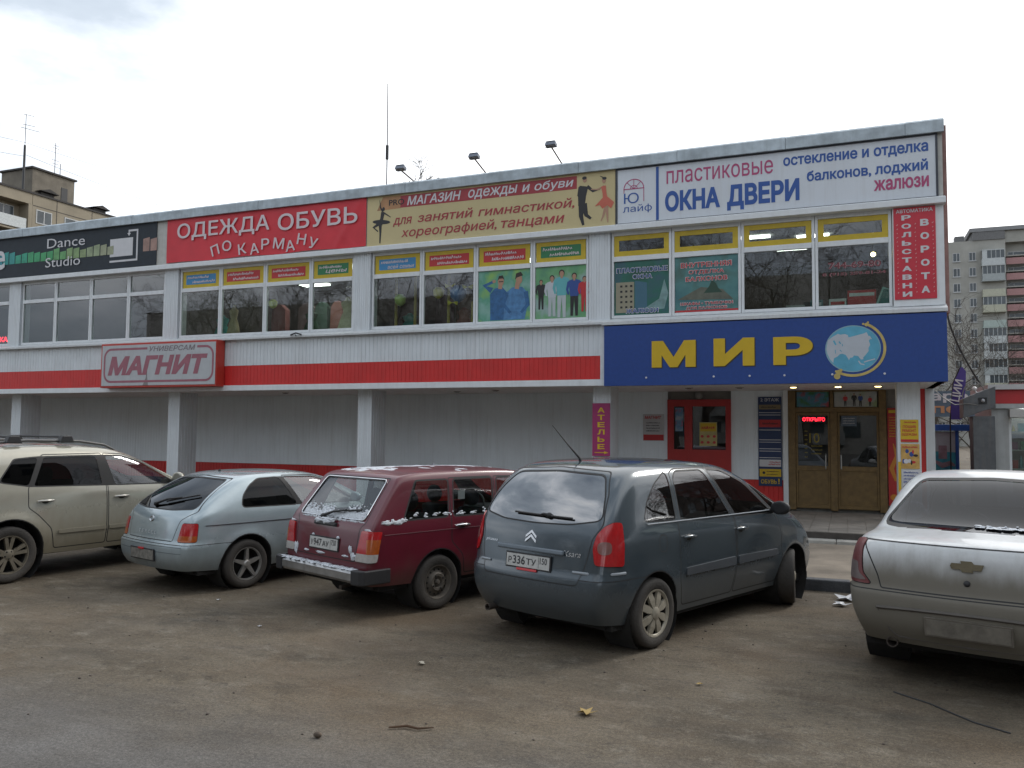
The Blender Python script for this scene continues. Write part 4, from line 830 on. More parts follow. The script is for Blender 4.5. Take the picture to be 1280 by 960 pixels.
    def sel(s, poly, ax, ok=None, lim=.12):
        U, V, W = AX[ax]; return [f for f in s.cand(poly, ax, ok, lim) if pip(f.calc_center_median().dot(U), f.calc_center_median().dot(V), poly)]
    def seam(s, poly, ax, w=.010, ok=None):           # a dark joint line just inside the outline
        s.cut(poly, ax, ok); q = inset(poly, w); inn = set(s.cut(q, ax, ok))
        for f in s.sel(poly, ax, ok):
            if f not in inn and f.material_index == 0: f.material_index = 1
        return q
    def emit(s, faces, name, mats, parent, push=0., thick=0., remove=True):
        vm = {}; vs = []; fs = []; mi = []
        for f in faces:
            ids = []
            for v in f.verts:
                if v not in vm: vm[v] = len(vs); vs.append(v.co.copy())
                ids.append(vm[v])
            fs.append(ids); mi.append(f.material_index)
        ns = [s.nrm(v) for v in vs]; base = [v + n * push for v, n in zip(vs, ns)]; me = bpy.data.meshes.new(name); ml = mats if isinstance(mats, (list, tuple)) else [mats]
        if thick:
            k = len(vs); top_ = [v + n * (push + thick) for v, n in zip(vs, ns)]; es = {}
            for ids in fs:
                for a, b in zip(ids, ids[1:] + ids[:1]): es[(a, b)] = es.get((b, a), 0); es[(a, b)] = 1
            wall = [(a, b, b + k, a + k) for (a, b) in es if (b, a) not in es]; F = [[i + k for i in ids] for ids in fs] + wall
            me.from_pydata(base + top_, [], F); me.update(); me.shade_smooth(); me.set_sharp_from_angle(angle=radians(45)); mi = mi + [0] * len(wall)
        else:
            me.from_pydata(base, [], fs); me.update(); me.shade_smooth(); me.normals_split_custom_set_from_vertices(ns)
        for m_ in ml: me.materials.append(m_)
        if len(ml) > 1:
            for p, i in zip(me.polygons, mi): p.material_index = min(i, len(ml) - 1)
        o = bpy.data.objects.new(name, me); C.objects.link(o); o.parent = parent
        if remove:
            s.fresh -= set(faces); bmesh.ops.delete(s.bm, geom=list(faces), context='FACES')
        return o
    def window(s, poly, ax, mat, seal=.016, ok=None):  # marks the seal round a pane; returns the pane outline to emit later
        s.cut(inset(poly, -seal), ax, ok); inn = set(s.cut(poly, ax, ok))
        for f in s.sel(inset(poly, -seal), ax, ok):
            if f not in inn: f.material_index = 1
    def place(s, p, n, up=Vector((0, 0, 1))):          # frame with local -Y along the outward normal, X along the surface, Z up
        y = -n; x = y.cross(up).normalized(); z = x.cross(y); m_ = Matrix((x, y, z)).transposed().to_4x4(); m_.translation = p; return m_
def column(xs, zs, w, **k): return dict(P=list(zip(xs, zs)), W=w, **k)
def cabin(xb, xm, xt, zb, zm, zl, zt, WR, pl=1., **k):
    zz = [zb, zb + .5 * (zm - zb), zm, zl - .10, zl, zl + .45 * (zt - zl), zl + .84 * (zt - zl), zt]; f = [0, 0, 0, .3, 1, 1, 1, 1]; g = [0, 0, 0, 0, 0, .45, .84, 1]
    return column([xb + (xm - xb) * a + (xt - xm) * b for a, b in zip(f, g)], zz, [w * pl for w in WR], **k)
def hood(xb, xt, zb, zm, zt, WB, pl=1., **k):
    zz = [zb, zb + .5 * (zm - zb), zm, zt - .17, zt - .09, zt - .05, zt - .02, zt]; return column([xb + (xt - xb) * i / 7 for i in range(8)], zz, [w * pl for w in WB], **k)
def ring_poly(cx, cz, r, n=28, zmin=-.2):
    p = [(cx + r * cos(a), cz + r * sin(a)) for a in [-.25 * pi + 1.5 * pi * i / n for i in range(n + 1)]]; return p + [(cx - r * .7071, zmin), (cx + r * .7071, zmin)]
def wheel(root, x, y, r, w, style, metal, side, steer=0.):
    mb = MB(); h = w / 2; rr = r * (.66 if style != 'steel' else .615)
    mb.lathe([(rr * .97, -h * .8), (rr + .012, -h), (r * .88, -h * 1.06), (r * .955, -h * .96), (r * .992, -h * .72), (r, -h * .35), (r, h * .35), (r * .992, h * .72), (r * .955, h * .96), (r * .88, h * 1.06), (rr + .012, h), (rr * .97, h * .8)], ax='y', n=44)
    o = mb.build('wheel', RUBBER, root, world=False, smooth=55); o.location = (x, y, r); o.rotation_euler = (0, 0, (0 if side < 0 else pi) + steer)
    mb = MB(); mb.m = 1; mb.lathe([(rr * .985, -h * .80), (rr * .93, -h * .55), (rr * .90, h * .5), (.05, h * .52)], ax='y', n=36)
    mb.m = 0; mb.lathe([(rr * 1.0, -h * .84), (rr * 1.03, -h * .99), (rr * .98, -h * .98), (rr * .93, -h * .70)], ax='y', n=40)
    def spoke(a, r1, w1, r2, w2, y0, y1, dy=0.):
        q = [(r1, -w1 / 2), (r2, -w2 / 2), (r2, w2 / 2), (r1, w1 / 2)]; c_, s_ = cos(a), sin(a); P = [(u * c_ - v * s_, u * s_ + v * c_) for u, v in q]; n0 = len(mb.v); mb.prism(P, y0, y1)
        for i in (1, 2): px, py, pz = mb.v[n0 + i]; mb.v[n0 + i] = (px, py + dy, pz)
    f = -h * .86
    if style == 'star5':
        for k in range(5): spoke(pi / 2 + 2 * pi * k / 5, rr * .16, rr * .30, rr * .95, rr * .16, f, f + .03, -.012)
        mb.lathe([(.001, f - .02), (rr * .16, f - .018), (rr * .24, f), (rr * .26, f + .03)], ax='y', n=20)
    elif style == 'twin5':
        for k in range(5):
            for d in (-.20, .20): spoke(pi / 2 + 2 * pi * k / 5 + d, rr * .2, rr * .15, rr * .95, rr * .19, f, f + .035, -.012)
        mb.lathe([(.001, f - .012), (rr * .15, f - .012), (rr * .30, f), (rr * .32, f + .035)], ax='y', n=20)
        mb.m = 1
        for k in range(5): a = pi / 2 + 2 * pi * k / 5 + .63; mb.ball((rr * .2 * cos(a), f - .004, rr * .2 * sin(a)), .012, 6, 4)
    elif style == 'cap8':
        for k in range(8): a = pi / 8 + 2 * pi * k / 8; spoke(a, rr * .16, rr * .14, rr * .62, rr * .34, f - .012, f + .02, .0); spoke(a, rr * .60, rr * .33, rr * .97, rr * .30, f - .012, f + .02, .012)
        mb.lathe([(.001, f - .03), (rr * .14, f - .028), (rr * .26, f - .018), (rr * .30, f + .01)], ax='y', n=24); mb.lathe([(rr * .90, f + .004), (rr * .94, f - .006), (rr * 1.02, f - .002), (rr * 1.03, f + .02)], ax='y', n=36)
    elif style == 'steel':
        mb.lathe([(rr * .93, f + .01), (rr * .86, f + .035), (rr * .60, f + .015), (rr * .50, f - .012), (rr * .34, f - .008), (rr * .30, f + .02), (.001, f + .02)], ax='y', n=36); mb.lathe([(.001, f - .02), (rr * .12, f - .018), (rr * .17, f + .02)], ax='y', n=16)
        mb.m = 1
        for k in range(14): a = 2 * pi * k / 14; mb.lathe([(.001, -.004), (rr * .055, -.004), (rr * .055, .004)], (rr * .73 * cos(a), f + .022, rr * .73 * sin(a)), 'y', 8)
        for k in range(4): a = 2 * pi * k / 4 + .5; mb.ball((rr * .42 * cos(a), f - .012, rr * .42 * sin(a)), .012, 6, 4)
    else:
        for k in range(7): spoke(pi / 2 + 2 * pi * k / 7, rr * .18, rr * .2, rr * .95, rr * .17, f, f + .03, -.008)
        mb.lathe([(.001, f - .012), (rr * .2, f - .008), (rr * .26, f + .03)], ax='y', n=20)
    mb.build('rim', [metal, UNDER], o, world=False, smooth=35); return o
def arch_liner(root, x, z, r, side, hw):
    mb = MB(); y0, y1 = side * (hw - .03), side * (hw - .34); n = 20; A = [-.28 * pi + 1.56 * pi * i / n for i in range(n + 1)]
    vs = [(x + r * cos(a), y, z + r * sin(a)) for y in (y0, y1) for a in A]; mb.add(vs, [(i, i + 1, i + n + 2, i + n + 1) for i in range(n)]); mb.add([(x, y1, z)] + [(x + r * cos(a), y1, z + r * sin(a)) for a in A], [(0, i + 1, i + 2) for i in range(n)]); mb.build('wheel_arch', UNDER, root, world=False, smooth=60)
def plate(car, root, y0, z0, rows, frame=BLKP, mat=PLATE, w=.52, h=.112, push=.012, tilt=None):
    p, n = car.rear(y0, z0); n = Vector((n.x, 0, n.z * .6)).normalized() if tilt is None else tilt; m_ = car.place(p + n * push, n)
    mb = MB(); mb.box(-w / 2 - .014, w / 2 + .014, .002, .016, -h / 2 - .014, h / 2 + .014); fr = mb.xf(m_).build('number_plate', frame, root, world=False, bevel=.003)
    mb = MB(); mb.box(-w / 2, w / 2, -.002, .0018, -h / 2, h / 2); mb.xf(m_).build('plate_face', mat, fr, world=False)
    if rows:
        mb = MB()
        for r in rows: put_text(mb, r[0], r[1], r[2], r[3], r[4], -.004, bold=.012)
        mb.stroke([(.135, -h / 2 + .008), (.135, h / 2 - .008)], .004, -.004); mb.xf(m_).build('plate_lettering', PLT, fr, world=False)
    return fr
def blob(car, root, name, p, n, rx, rz, d, mat, up=Vector((0, 0, 1))):
    mb = MB(); mb.ball((0, 0, 0), (rx, d, rz), 12, 8); mb.xf(car.place(p, n, up)); return mb.build(name, mat, root, world=False, smooth=60)
def handle(car, door, x, z, side, mat, rec=SEAL, w=.105, h=.018):
    p, n = car.surf(x, z, side); m_ = car.place(p, n); mb = MB(); mb.m = 1; mb.ball((0, .002, -.004), (w * .5, .012, h * 1.7), 14, 6); mb.m = 0; mb.tube([(-w, -.012, 0), (-w * .8, -.026, .002), (0, -.032, .004), (w * .8, -.026, .002), (w, -.012, 0)], [h * .5, h * .75, h * .85, h * .75, h * .5], 8)
    mb.xf(m_).build('handle', [mat, rec], door, world=False, smooth=60)
def mirror(car, door, x, z, side, mat, s=1.):
    p, n = car.surf(x, z, side); o = Vector((0, side, 0)); mb = MB(); mb.ball((x - .0, p.y + side * .13 * s, z + .04), (.075 * s, .11 * s, .075 * s), 14, 9)
    for i, v in enumerate(mb.v):
        if v[0] < x - .03: mb.v[i] = (x - .03, v[1], v[2])
    mb.tube([(x + .02, p.y - side * .02, z - .01), (x + .01, p.y + side * .06 * s, z + .02)], .03 * s, 8); mr_ = mb.build('mirror', mat, door, world=False, smooth=50)
def wiper(car, parent, a, b, pivot, name='wiper'):
    pa, na = car.rear(*a); pb, nb = car.rear(*b); pp, npv = car.rear(*pivot); mb = MB(); k = 6; pts = []
    for i in range(k + 1): t = i / k; y, z = a[0] + (b[0] - a[0]) * t, a[1] + (b[1] - a[1]) * t; p, n = car.rear(y, z); pts.append(p + n * .018)
    mb.tube(pts, .010, 5); mid = pts[k // 2]; mb.tube([pp + npv * .02, pp.lerp(mid, .5) + npv * .04, mid + npv * .012], [.018, .012, .010], 6); mb.ball(tuple(pp + npv * .015), .028, 8, 6); return mb.build(name, BLKP, parent, world=False, smooth=50)
def seats(root, xf, xr, hw, zf=.30, hr=True, z_top=1.12):
    for i, (x, y, w) in enumerate([(xf, hw * .42, .24), (xf, -hw * .42, .24), (xr, 0, hw * .72)]):
        mb = MB(); mb.prism([(x - .02, zf + .05), (x + .50, zf + .12), (x + .48, zf + .26), (x + .05, zf + .22)], y - w, y + w); mb.prism([(x - .02, zf + .1), (x + .12, zf + .2), (x - .08, z_top - .20), (x - .20, z_top - .22)], y - w, y + w)
        st = mb.build('seat', SEATM, root, world=False, bevel=.04)
        for yy in ((y,) if i < 2 else (-w * .55, w * .55)): mb = MB(); mb.ball((x - .17, yy, z_top - .08), (.055, .13, .11), 12, 8); mb.build('headrest', SEATM, st, world=False, smooth=60)
def steering(root, x, y, z):
    mb = MB(); mb.tube([(x + .18 * cos(a) * .35, y + .18 * sin(a), z + .18 * cos(a) * .93) for a in [2 * pi * i / 20 for i in range(21)]], .014, 6); mb.tube([(x, y - .17, z), (x + .02, y, z), (x, y + .17, z)], .015, 5); mb.tube([(x + .02, y, z), (x + .35, y, z - .2)], .03, 6); mb.build('steering_wheel', BLKP, root, world=False, smooth=60)
def finish(car, root, paint, x0, x1, wb, r, hw, dash_x, dash_z, zb=.26):
    all_ = list(car.bm.faces); car.emit(all_, 'body', [paint, SEAL], root, remove=False); car.bm.free()
    mb = MB(); mb.box(x0 + .15, x1 - .15, -hw * .86, hw * .86, zb - .05, zb + .03)
    for xx in (x0 + .12, x1 - .16): mb.box(xx, xx + .03, -hw * .8, hw * .8, zb - .04, zb + .22)
    mb.box(-.05, .05, -hw * .8, hw * .8, r - .05, r + .05); mb.build('underbody', UNDER, root, world=False)
    mb = MB(); mb.prism([(dash_x - .45, .5), (dash_x + .1, .45), (dash_x + .1, dash_z), (dash_x - .25, dash_z), (dash_x - .45, dash_z - .12)], -hw * .80, hw * .80); mb.build('dashboard', BLKP, root, world=False, bevel=.03)
def side_poly(poly, sgn): return poly
def do_side(car, root, paint, doors, fixed, gmat, hz, moulds=(), mould_mat=None, hmat=None, seal=.016, mir=None, mirmat=None, bands=()):
    """doors: [(outline, [windows], handle x)]; fixed: windows set straight in the body"""
    for ax, sd in (('R', -1), ('L', 1)):
        up = lambda c, sd=sd: c.y * sd > .3
        for bd in bands:                                # blacked-out pillars between the panes
            car.cut(bd, ax, up)
            for f in car.sel(bd, ax, up): f.material_index = 1
        for outline, wins, hx in doors:
            for wn in wins: car.window(wn, ax, None, seal, up)
            car.seam(outline, ax, .012, up)
        for wn in fixed: car.window(wn, ax, None, seal, up)
        for wn in fixed: car.emit(car.sel(wn, ax, up), 'side_window', gmat[0], root, push=-.004)
        for di, (outline, wins, hx) in enumerate(doors):
            q = inset(outline, .012); panes = [(wn, car.sel(wn, ax, up)) for wn in wins]; pf = set(f for _, L_ in panes for f in L_)
            hold = [(wn, car.emit(L_, 'window', gmat[min(di, len(gmat) - 1)], None, push=-.004)) for wn, L_ in panes]
            cuts = [m_ for m_ in moulds if m_[1] == di]
            for mo, _ in cuts: car.cut(mo, ax, up)
            mouldf = [(mo, car.sel(mo, ax, up)) for mo, _ in cuts]; mh = [car.emit(L_, 'side_moulding', mould_mat, None, push=0, thick=.014, remove=False) for _, L_ in mouldf if L_]
            d = car.emit(car.sel(q, ax, up), 'door', [paint, SEAL], root)
            for _, o in hold: o.parent = d
            for o in mh: o.parent = d
            if hx: handle(car, d, hx, hz, sd, hmat or paint)
            if mir and di == mir[2]: mirror(car, d, mir[0], mir[1], sd, mirmat, mir[3] if len(mir) > 3 else 1.)
def arches(car, root, wheels_x, r_arch, zc, hw):
    for ax, sd in (('R', -1), ('L', 1)):
        for x in wheels_x:
            up = lambda c, sd=sd: c.y * sd > .25; p = ring_poly(x, zc, r_arch); car.seam(inset(p, -.012), ax, .012, up); fs = car.sel(p, ax, up, -.3)
            car.fresh -= set(fs); bmesh.ops.delete(car.bm, geom=fs, context='FACES'); arch_liner(root, x, zc, r_arch + .012, sd, hw)
def flare_fn(hw, xs, zc, r, amt=.018, w=.07):
    def f(co):
        for x in xs:
            d = sqrt((co.x - x) ** 2 + (co.z - zc) ** 2)
            if abs(co.y) > hw * .7 and co.z < zc + r + .3: co.y += math.copysign(amt * math.exp(-((d - r - .02) / w) ** 2), co.y)
        return co
    return f
def step_fn(fn, z, dz, xl, d, k=.0):
    # bumper standing proud below z, behind xl
    def g(co):
        co = fn(co); t = min(1, max(0, (z - co.z) / dz)) * min(1, max(0, (xl - co.x) / .15))
        if t > 0: co.x -= d * t; co.y *= 1 + k * t
        return co
    return g
def belt_trim(car, root, pts, r, mat):
    for sg in (-1, 1): mb = MB(); mb.tube([(lambda pn: pn[0] + pn[1] * .004)(car.surf(x, z, sg)) for x, z in pts], r, 5); mb.build('belt_trim', mat, root, world=False, smooth=60)
def car_root(name, label, x, y, head, s):
    t_ = thing(name, label, 'car', (x, y, .004), pi / 2 - radians(head)); t_.scale = (s, s, s); return t_
def bumper_part(car, root, z, xlim, mats, front=False):
    pl = [(-1.2, -.3), (1.2, -.3), (1.2, z), (-1.2, z)]
    ok = (lambda c: c.x > xlim) if front else (lambda c: c.x < xlim)
    for f in [f for f in car.bm.faces if ok(f.calc_center_median())]: pass
    fs = [f for f in car.bm.faces if ok(f.calc_center_median()) and min(v.co.z for v in f.verts) < z + .02 and max(v.co.z for v in f.verts) > z - .02]; geom = set(fs)
    for f in fs: geom.update(f.edges); geom.update(f.verts)
    for zz in (z, z - .008):
        geom = [g for g in geom if g.is_valid]; r = bmesh.ops.bisect_plane(car.bm, geom=list(geom), dist=1e-6, plane_co=(0, 0, zz), plane_no=(0, 0, 1)); car.fresh |= set(g for g in r['geom'] if isinstance(g, bmesh.types.BMFace)); geom = set(r['geom']) | set(g for g in geom if g.is_valid)
    for f in car.bm.faces:
        c = f.calc_center_median()
        if ok(c) and z - .008 < c.z < z and f.material_index == 0: f.material_index = 1
    return car.emit([f for f in car.bm.faces if ok(f.calc_center_median()) and f.calc_center_median().z < z - .004], 'bumper', mats, root)
def lamp_mat(name, c, rough=.12): return M(name, c, rough, var=.12, scale=30, coat=.6)
LRED = lamp_mat('tail_lamp_red', (.42, .012, .015)); LAMB = lamp_mat('tail_lamp_amber', (.40, .085, .012)); LCLR = lamp_mat('tail_lamp_clear', (.42, .40, .38)); HEADL = lamp_mat('headlamp_clear', (.40, .42, .44))
DUST = (.150, .125, .100)
# ================= grey-blue compact people carrier
def minivan():
    paint = M('slate_blue_paint', (.064, .083, .098), .20, metal=.3, var=.05, coat=.8, scale=3, dirt=(.15, .80, (.075, .078, .078), .6)); hw = .868
    WR = [.90, .965, 1.0, .99, .965, .905, .845, .70]; WB = [.90, .965, 1., .985, .95, .92, .88, .76]
    cols = [column([-.60, -.71, -.715, -.66, -.63, -.50, -.30, -.21], [.27, .42, .62, .92, 1.08, 1.32, 1.53, 1.585], [w * .90 for w in WR], bow=-.075, crown=.02),
            column([-.42, -.46, -.48, -.48, -.47, -.36, -.18, -.08], [.26, .42, .63, .94, 1.09, 1.34, 1.55, 1.612], [w * .985 for w in WR], bow=-.03),
            cabin(-.20, -.15, .12, .25, .62, 1.09, 1.632, WR), cabin(.40, .45, .55, .25, .62, 1.085, 1.642, WR), cabin(1.0, 1.0, 1.0, .25, .62, 1.07, 1.635, WR), cabin(1.6, 1.6, 1.50, .25, .62, 1.06, 1.60, WR),
            cabin(2.05, 2.05, 1.88, .25, .62, 1.04, 1.50, WR, bow=.06), cabin(2.45, 2.48, 2.34, .25, .60, 1.02, 1.28, WR, bow=.10), hood(2.80, 2.80, .25, .58, 1.08, WB, bow=.10), hood(3.10, 3.08, .25, .55, .975, WB, .98, bow=.08), hood(3.36, 3.30, .25, .50, .84, WB, .93, bow=.08),
            column([3.46, 3.54, 3.53, 3.50, 3.47, 3.45, 3.43, 3.40], [.24, .36, .50, .62, .66, .70, .73, .755], [w * .80 for w in WB], bow=.12)]
    root = car_root('parked_minivan', 'dusty slate-blue minivan with a sloping nose, parked nearest the wooden doors', -2.347, 7.554, 21.7, .972)
    car = Car(root, cols, hw, step_fn(flare_fn(hw, (0, 2.76), .31, .36, .012), .70, .04, -.30, .018, .012)); G = glass('minivan_glass', (.22, .25, .25), .06); GD = glass('minivan_rear_glass', (.05, .06, .065), .22)
    arches(car, root, (0, 2.76), .365, .315, hw)
    q = rnd([(-.13, 1.135), (-.04, 1.30), (.13, 1.45), (.33, 1.545), (.365, 1.545), (.365, 1.115)], .05); rdw = rnd([(.455, 1.11), (.455, 1.49), (.55, 1.555), (1.02, 1.555), (1.38, 1.085)], .04); fdw = rnd([(1.50, 1.08), (1.135, 1.555), (1.42, 1.54), (1.80, 1.40), (2.30, 1.065)], .035); tri = rnd([(1.93, 1.39), (2.30, 1.24), (2.78, 1.055), (2.40, 1.05)], .03)
    rdoor = rnd([(.41, 1.55), (.55, 1.585), (1.10, 1.585), (1.44, 1.075), (1.46, .70), (1.44, .30), (.50, .30), (.405, .55), (.39, 1.1)], .05); fdoor = rnd([(1.115, 1.585), (1.44, 1.565), (1.84, 1.425), (2.36, 1.05), (2.47, .85), (2.46, .50), (2.38, .30), (1.452, .30), (1.472, .70), (1.452, 1.075)], .05)
    ml = [(rnd([(.50, .59), (1.43, .59), (1.43, .675), (.50, .66)], .02), 0), (rnd([(1.49, .59), (2.34, .60), (2.36, .665), (1.49, .675)], .02), 1)]
    ok = lambda c: c.x < .2; rg = rnd([(-.70, 1.165), (-.40, 1.115), (0, 1.105), (.40, 1.115), (.70, 1.165), (.64, 1.36), (.53, 1.53), (0, 1.555), (-.53, 1.53), (-.64, 1.36)], .06)
    lampL = rnd([(.01, .79), (.0, .93), (.035, 1.04), (.10, 1.11), (.18, 1.145), (.255, 1.14), (.27, .96), (.265, .775)], .03)
    for ax in ('BR', 'BL'): car.seam(inset(lampL, -.006), ax, .006); car.cut(lampL, ax)
    for ax in ('BR', 'BL'):
        rvs = [(-.3, .955), (.5, .955), (.5, .885), (-.3, .885)]; cl = rnd([(.035, .88), (.15, .88), (.155, .985), (.04, .985)], .045); car.cut(cl, ax); L_ = car.emit(car.sel(cl, ax), 'lamp_lens', lamp_mat('tail_lamp_smoky', (.22, .10, .09)), None, push=.008); o = car.emit(car.sel(lampL, ax), 'tail_light', LRED, root, push=.002, thick=.010, remove=True); L_.parent = o
        vs_ = L_.data.vertices
        for v in vs_: v.co = v.co + car.nrm(v.co) * .008
    do_side(car, root, paint, [(rdoor, [rdw], .56), (fdoor, [fdw], 1.56)], [q, tri], [G], .945, ml, M('moulding_grey', (.06, .068, .078), .5, var=.1), None, .012, (2.26, 1.08, 1, 1.0), BLKP); belt_trim(car, root, [(-.10 + .145 * i, 1.105 - .02 * i / 20) for i in range(20)], .007, M('moulding_light', (.30, .33, .36), .35))
    fs_ = rnd([(.06, .84), (.19, .84), (.19, 1.0), (.06, 1.0)], .06, 6); car.seam(fs_, 'R', .011, lambda c: c.y < -.3)
    car.window(rg, 'B', None, .014, ok); hatch = rnd([(-.56, .60), (.56, .60), (.63, .80), (.66, 1.0), (.73, 1.12), (.67, 1.38), (.56, 1.57), (0, 1.60), (-.56, 1.57), (-.67, 1.38), (-.73, 1.12), (-.66, 1.0), (-.63, .80)], .04); car.seam(hatch, 'B', .010, ok)
    wn = car.emit(car.sel(rg, 'B', ok), 'rear_window', GD, None, push=-.003); tg = car.emit(car.sel(inset(hatch, .010), 'B', ok), 'tailgate', [paint, SEAL], root); wn.parent = tg
    wiper(car, wn, (.26, 1.17), (-.42, 1.155), (-.16, 1.165))
    mb = MB()
    for k in (0, 1):                                    # double chevron badge
        z = .945 + .04 * k; mb.m = 0; mb.prism([(-.065, z - .045), (0, z + .005), (.065, z - .045), (.065, z - .022), (0, z + .030), (-.065, z - .022)], -.008, .004)
    p, n = car.rear(0, .985); mm = car.place(p, n); mm.translation = p - mm.to_3x3() @ Vector((0, 0, .965)); mb.xf(mm); mb.build('badge', CHROME, tg, world=False)
    p, n = car.rear(0, .865); mb = MB(); mb.box(-.40, .40, -.020, .01, -.022, .022); mb.xf(car.place(p, n)).build('plate_bar', M('plate_bar_blue', (.14, .17, .20), .3, var=.05), tg, world=False, bevel=.012)
    for txt, y_, w_, h_ in (('Xsara', -.47, .19, .05), ('picasso', .52, .17, .035)):
        p, n = car.rear(y_, .865 if y_ < 0 else .90); mb = MB(); put_text(mb, txt, -w_ / 2, w_ / 2, -h_ / 2, h_ / 2, -.004, bold=.0, shear=.25); mb.xf(car.place(p, n)).build('badge_lettering', CHROME, tg, world=False)
    bp_ = bumper_part(car, root, .66, -.10, [paint, SEAL]); plate(car, tg, 0, .755, [('Р', -.235, -.195, -.03, .025), ('336', -.18, -.03, -.035, .04), ('ТУ', -.015, .105, -.03, .025), ('150', .15, .235, -.01, .045)])
    p, n = car.rear(0, .68); mb = MB(); mb.box(-.12, .12, -.014, 0, -.010, .010); mb.xf(car.place(p, n)).build('dealer_strip', R_INK, tg, world=False)
    for sd in (-1, 1): mb = MB(); pts = [car.rear(sd * (.50 + .045 * i), .715 - .0 * i)[0] for i in range(4)] + [car.surf(x, .715, sd)[0] for x in (-.58, -.50, -.44)]; mb.tube([p for p in pts], .013, 6); mb.build('bumper_crease_highlight', M('moulding_light', (.30, .33, .36), .35), bp_, world=False, smooth=60)  # pale tube stands for the highlight along the bumper's top crease
    mb = MB(); mb.lathe([(.028, 0), (.032, -.14), (.026, -.14), (.024, 0)], (-.62, .52, .27), 'x', 12); mb.build('exhaust_pipe', M('rusty_steel', (.10, .085, .075), .6, metal=.6), root, world=False, smooth=50)
    p, n = car.top(-.02, .0); mb = MB(); mb.tube([p, p + Vector((-.02, 0, .03)), p + Vector((-.15, .06, .18)), p + Vector((-.28, .12, .34))], [.018, .011, .005, .003], 6); mb.build('aerial', BLKP, root, world=False, smooth=60)
    # front: windscreen, lamps, grille
    ws = rnd([(-.60, 1.12), (.60, 1.12), (.55, 1.47), (-.55, 1.47)], .06); okf = lambda c: c.x > 1.7; car.window(ws, 'F', None, .02, okf); car.emit(car.sel(ws, 'F', okf), 'windscreen', G, root, push=-.003)
    for ax, sd in (('FR', -1), ('FL', 1)): hl = rnd([(-3.05, .62), (-2.72, .66), (-2.62, .84), (-2.95, .76)], .04); car.cut(hl, ax, lambda c: c.x > 2.5); car.emit(car.sel(hl, ax, lambda c: c.x > 2.5), 'headlight', HEADL, root, thick=.006)
    gr = rnd([(-.38, .60), (.38, .60), (.30, .70), (-.30, .70)], .03); car.cut(gr, 'F', lambda c: c.x > 3); car.emit(car.sel(gr, 'F', lambda c: c.x > 3), 'grille', BLKP, root, push=.003)
    finish(car, root, paint, -.66, 3.5, 2.76, .31, hw, 2.55, .98); seats(root, 1.35, .25, hw, .38, z_top=1.24); steering(root, 1.95, .36, .98)
    RM = M('beige_wheel_cover', (.33, .30, .24), .5, metal=.2, var=.15, scale=8)
    for x, st in ((0, 0), (2.76, .42)):
        for sd in (-1, 1): wheel(root, x, sd * (hw - .105), .312, .19, 'cap8', RM, sd, st)
minivan()
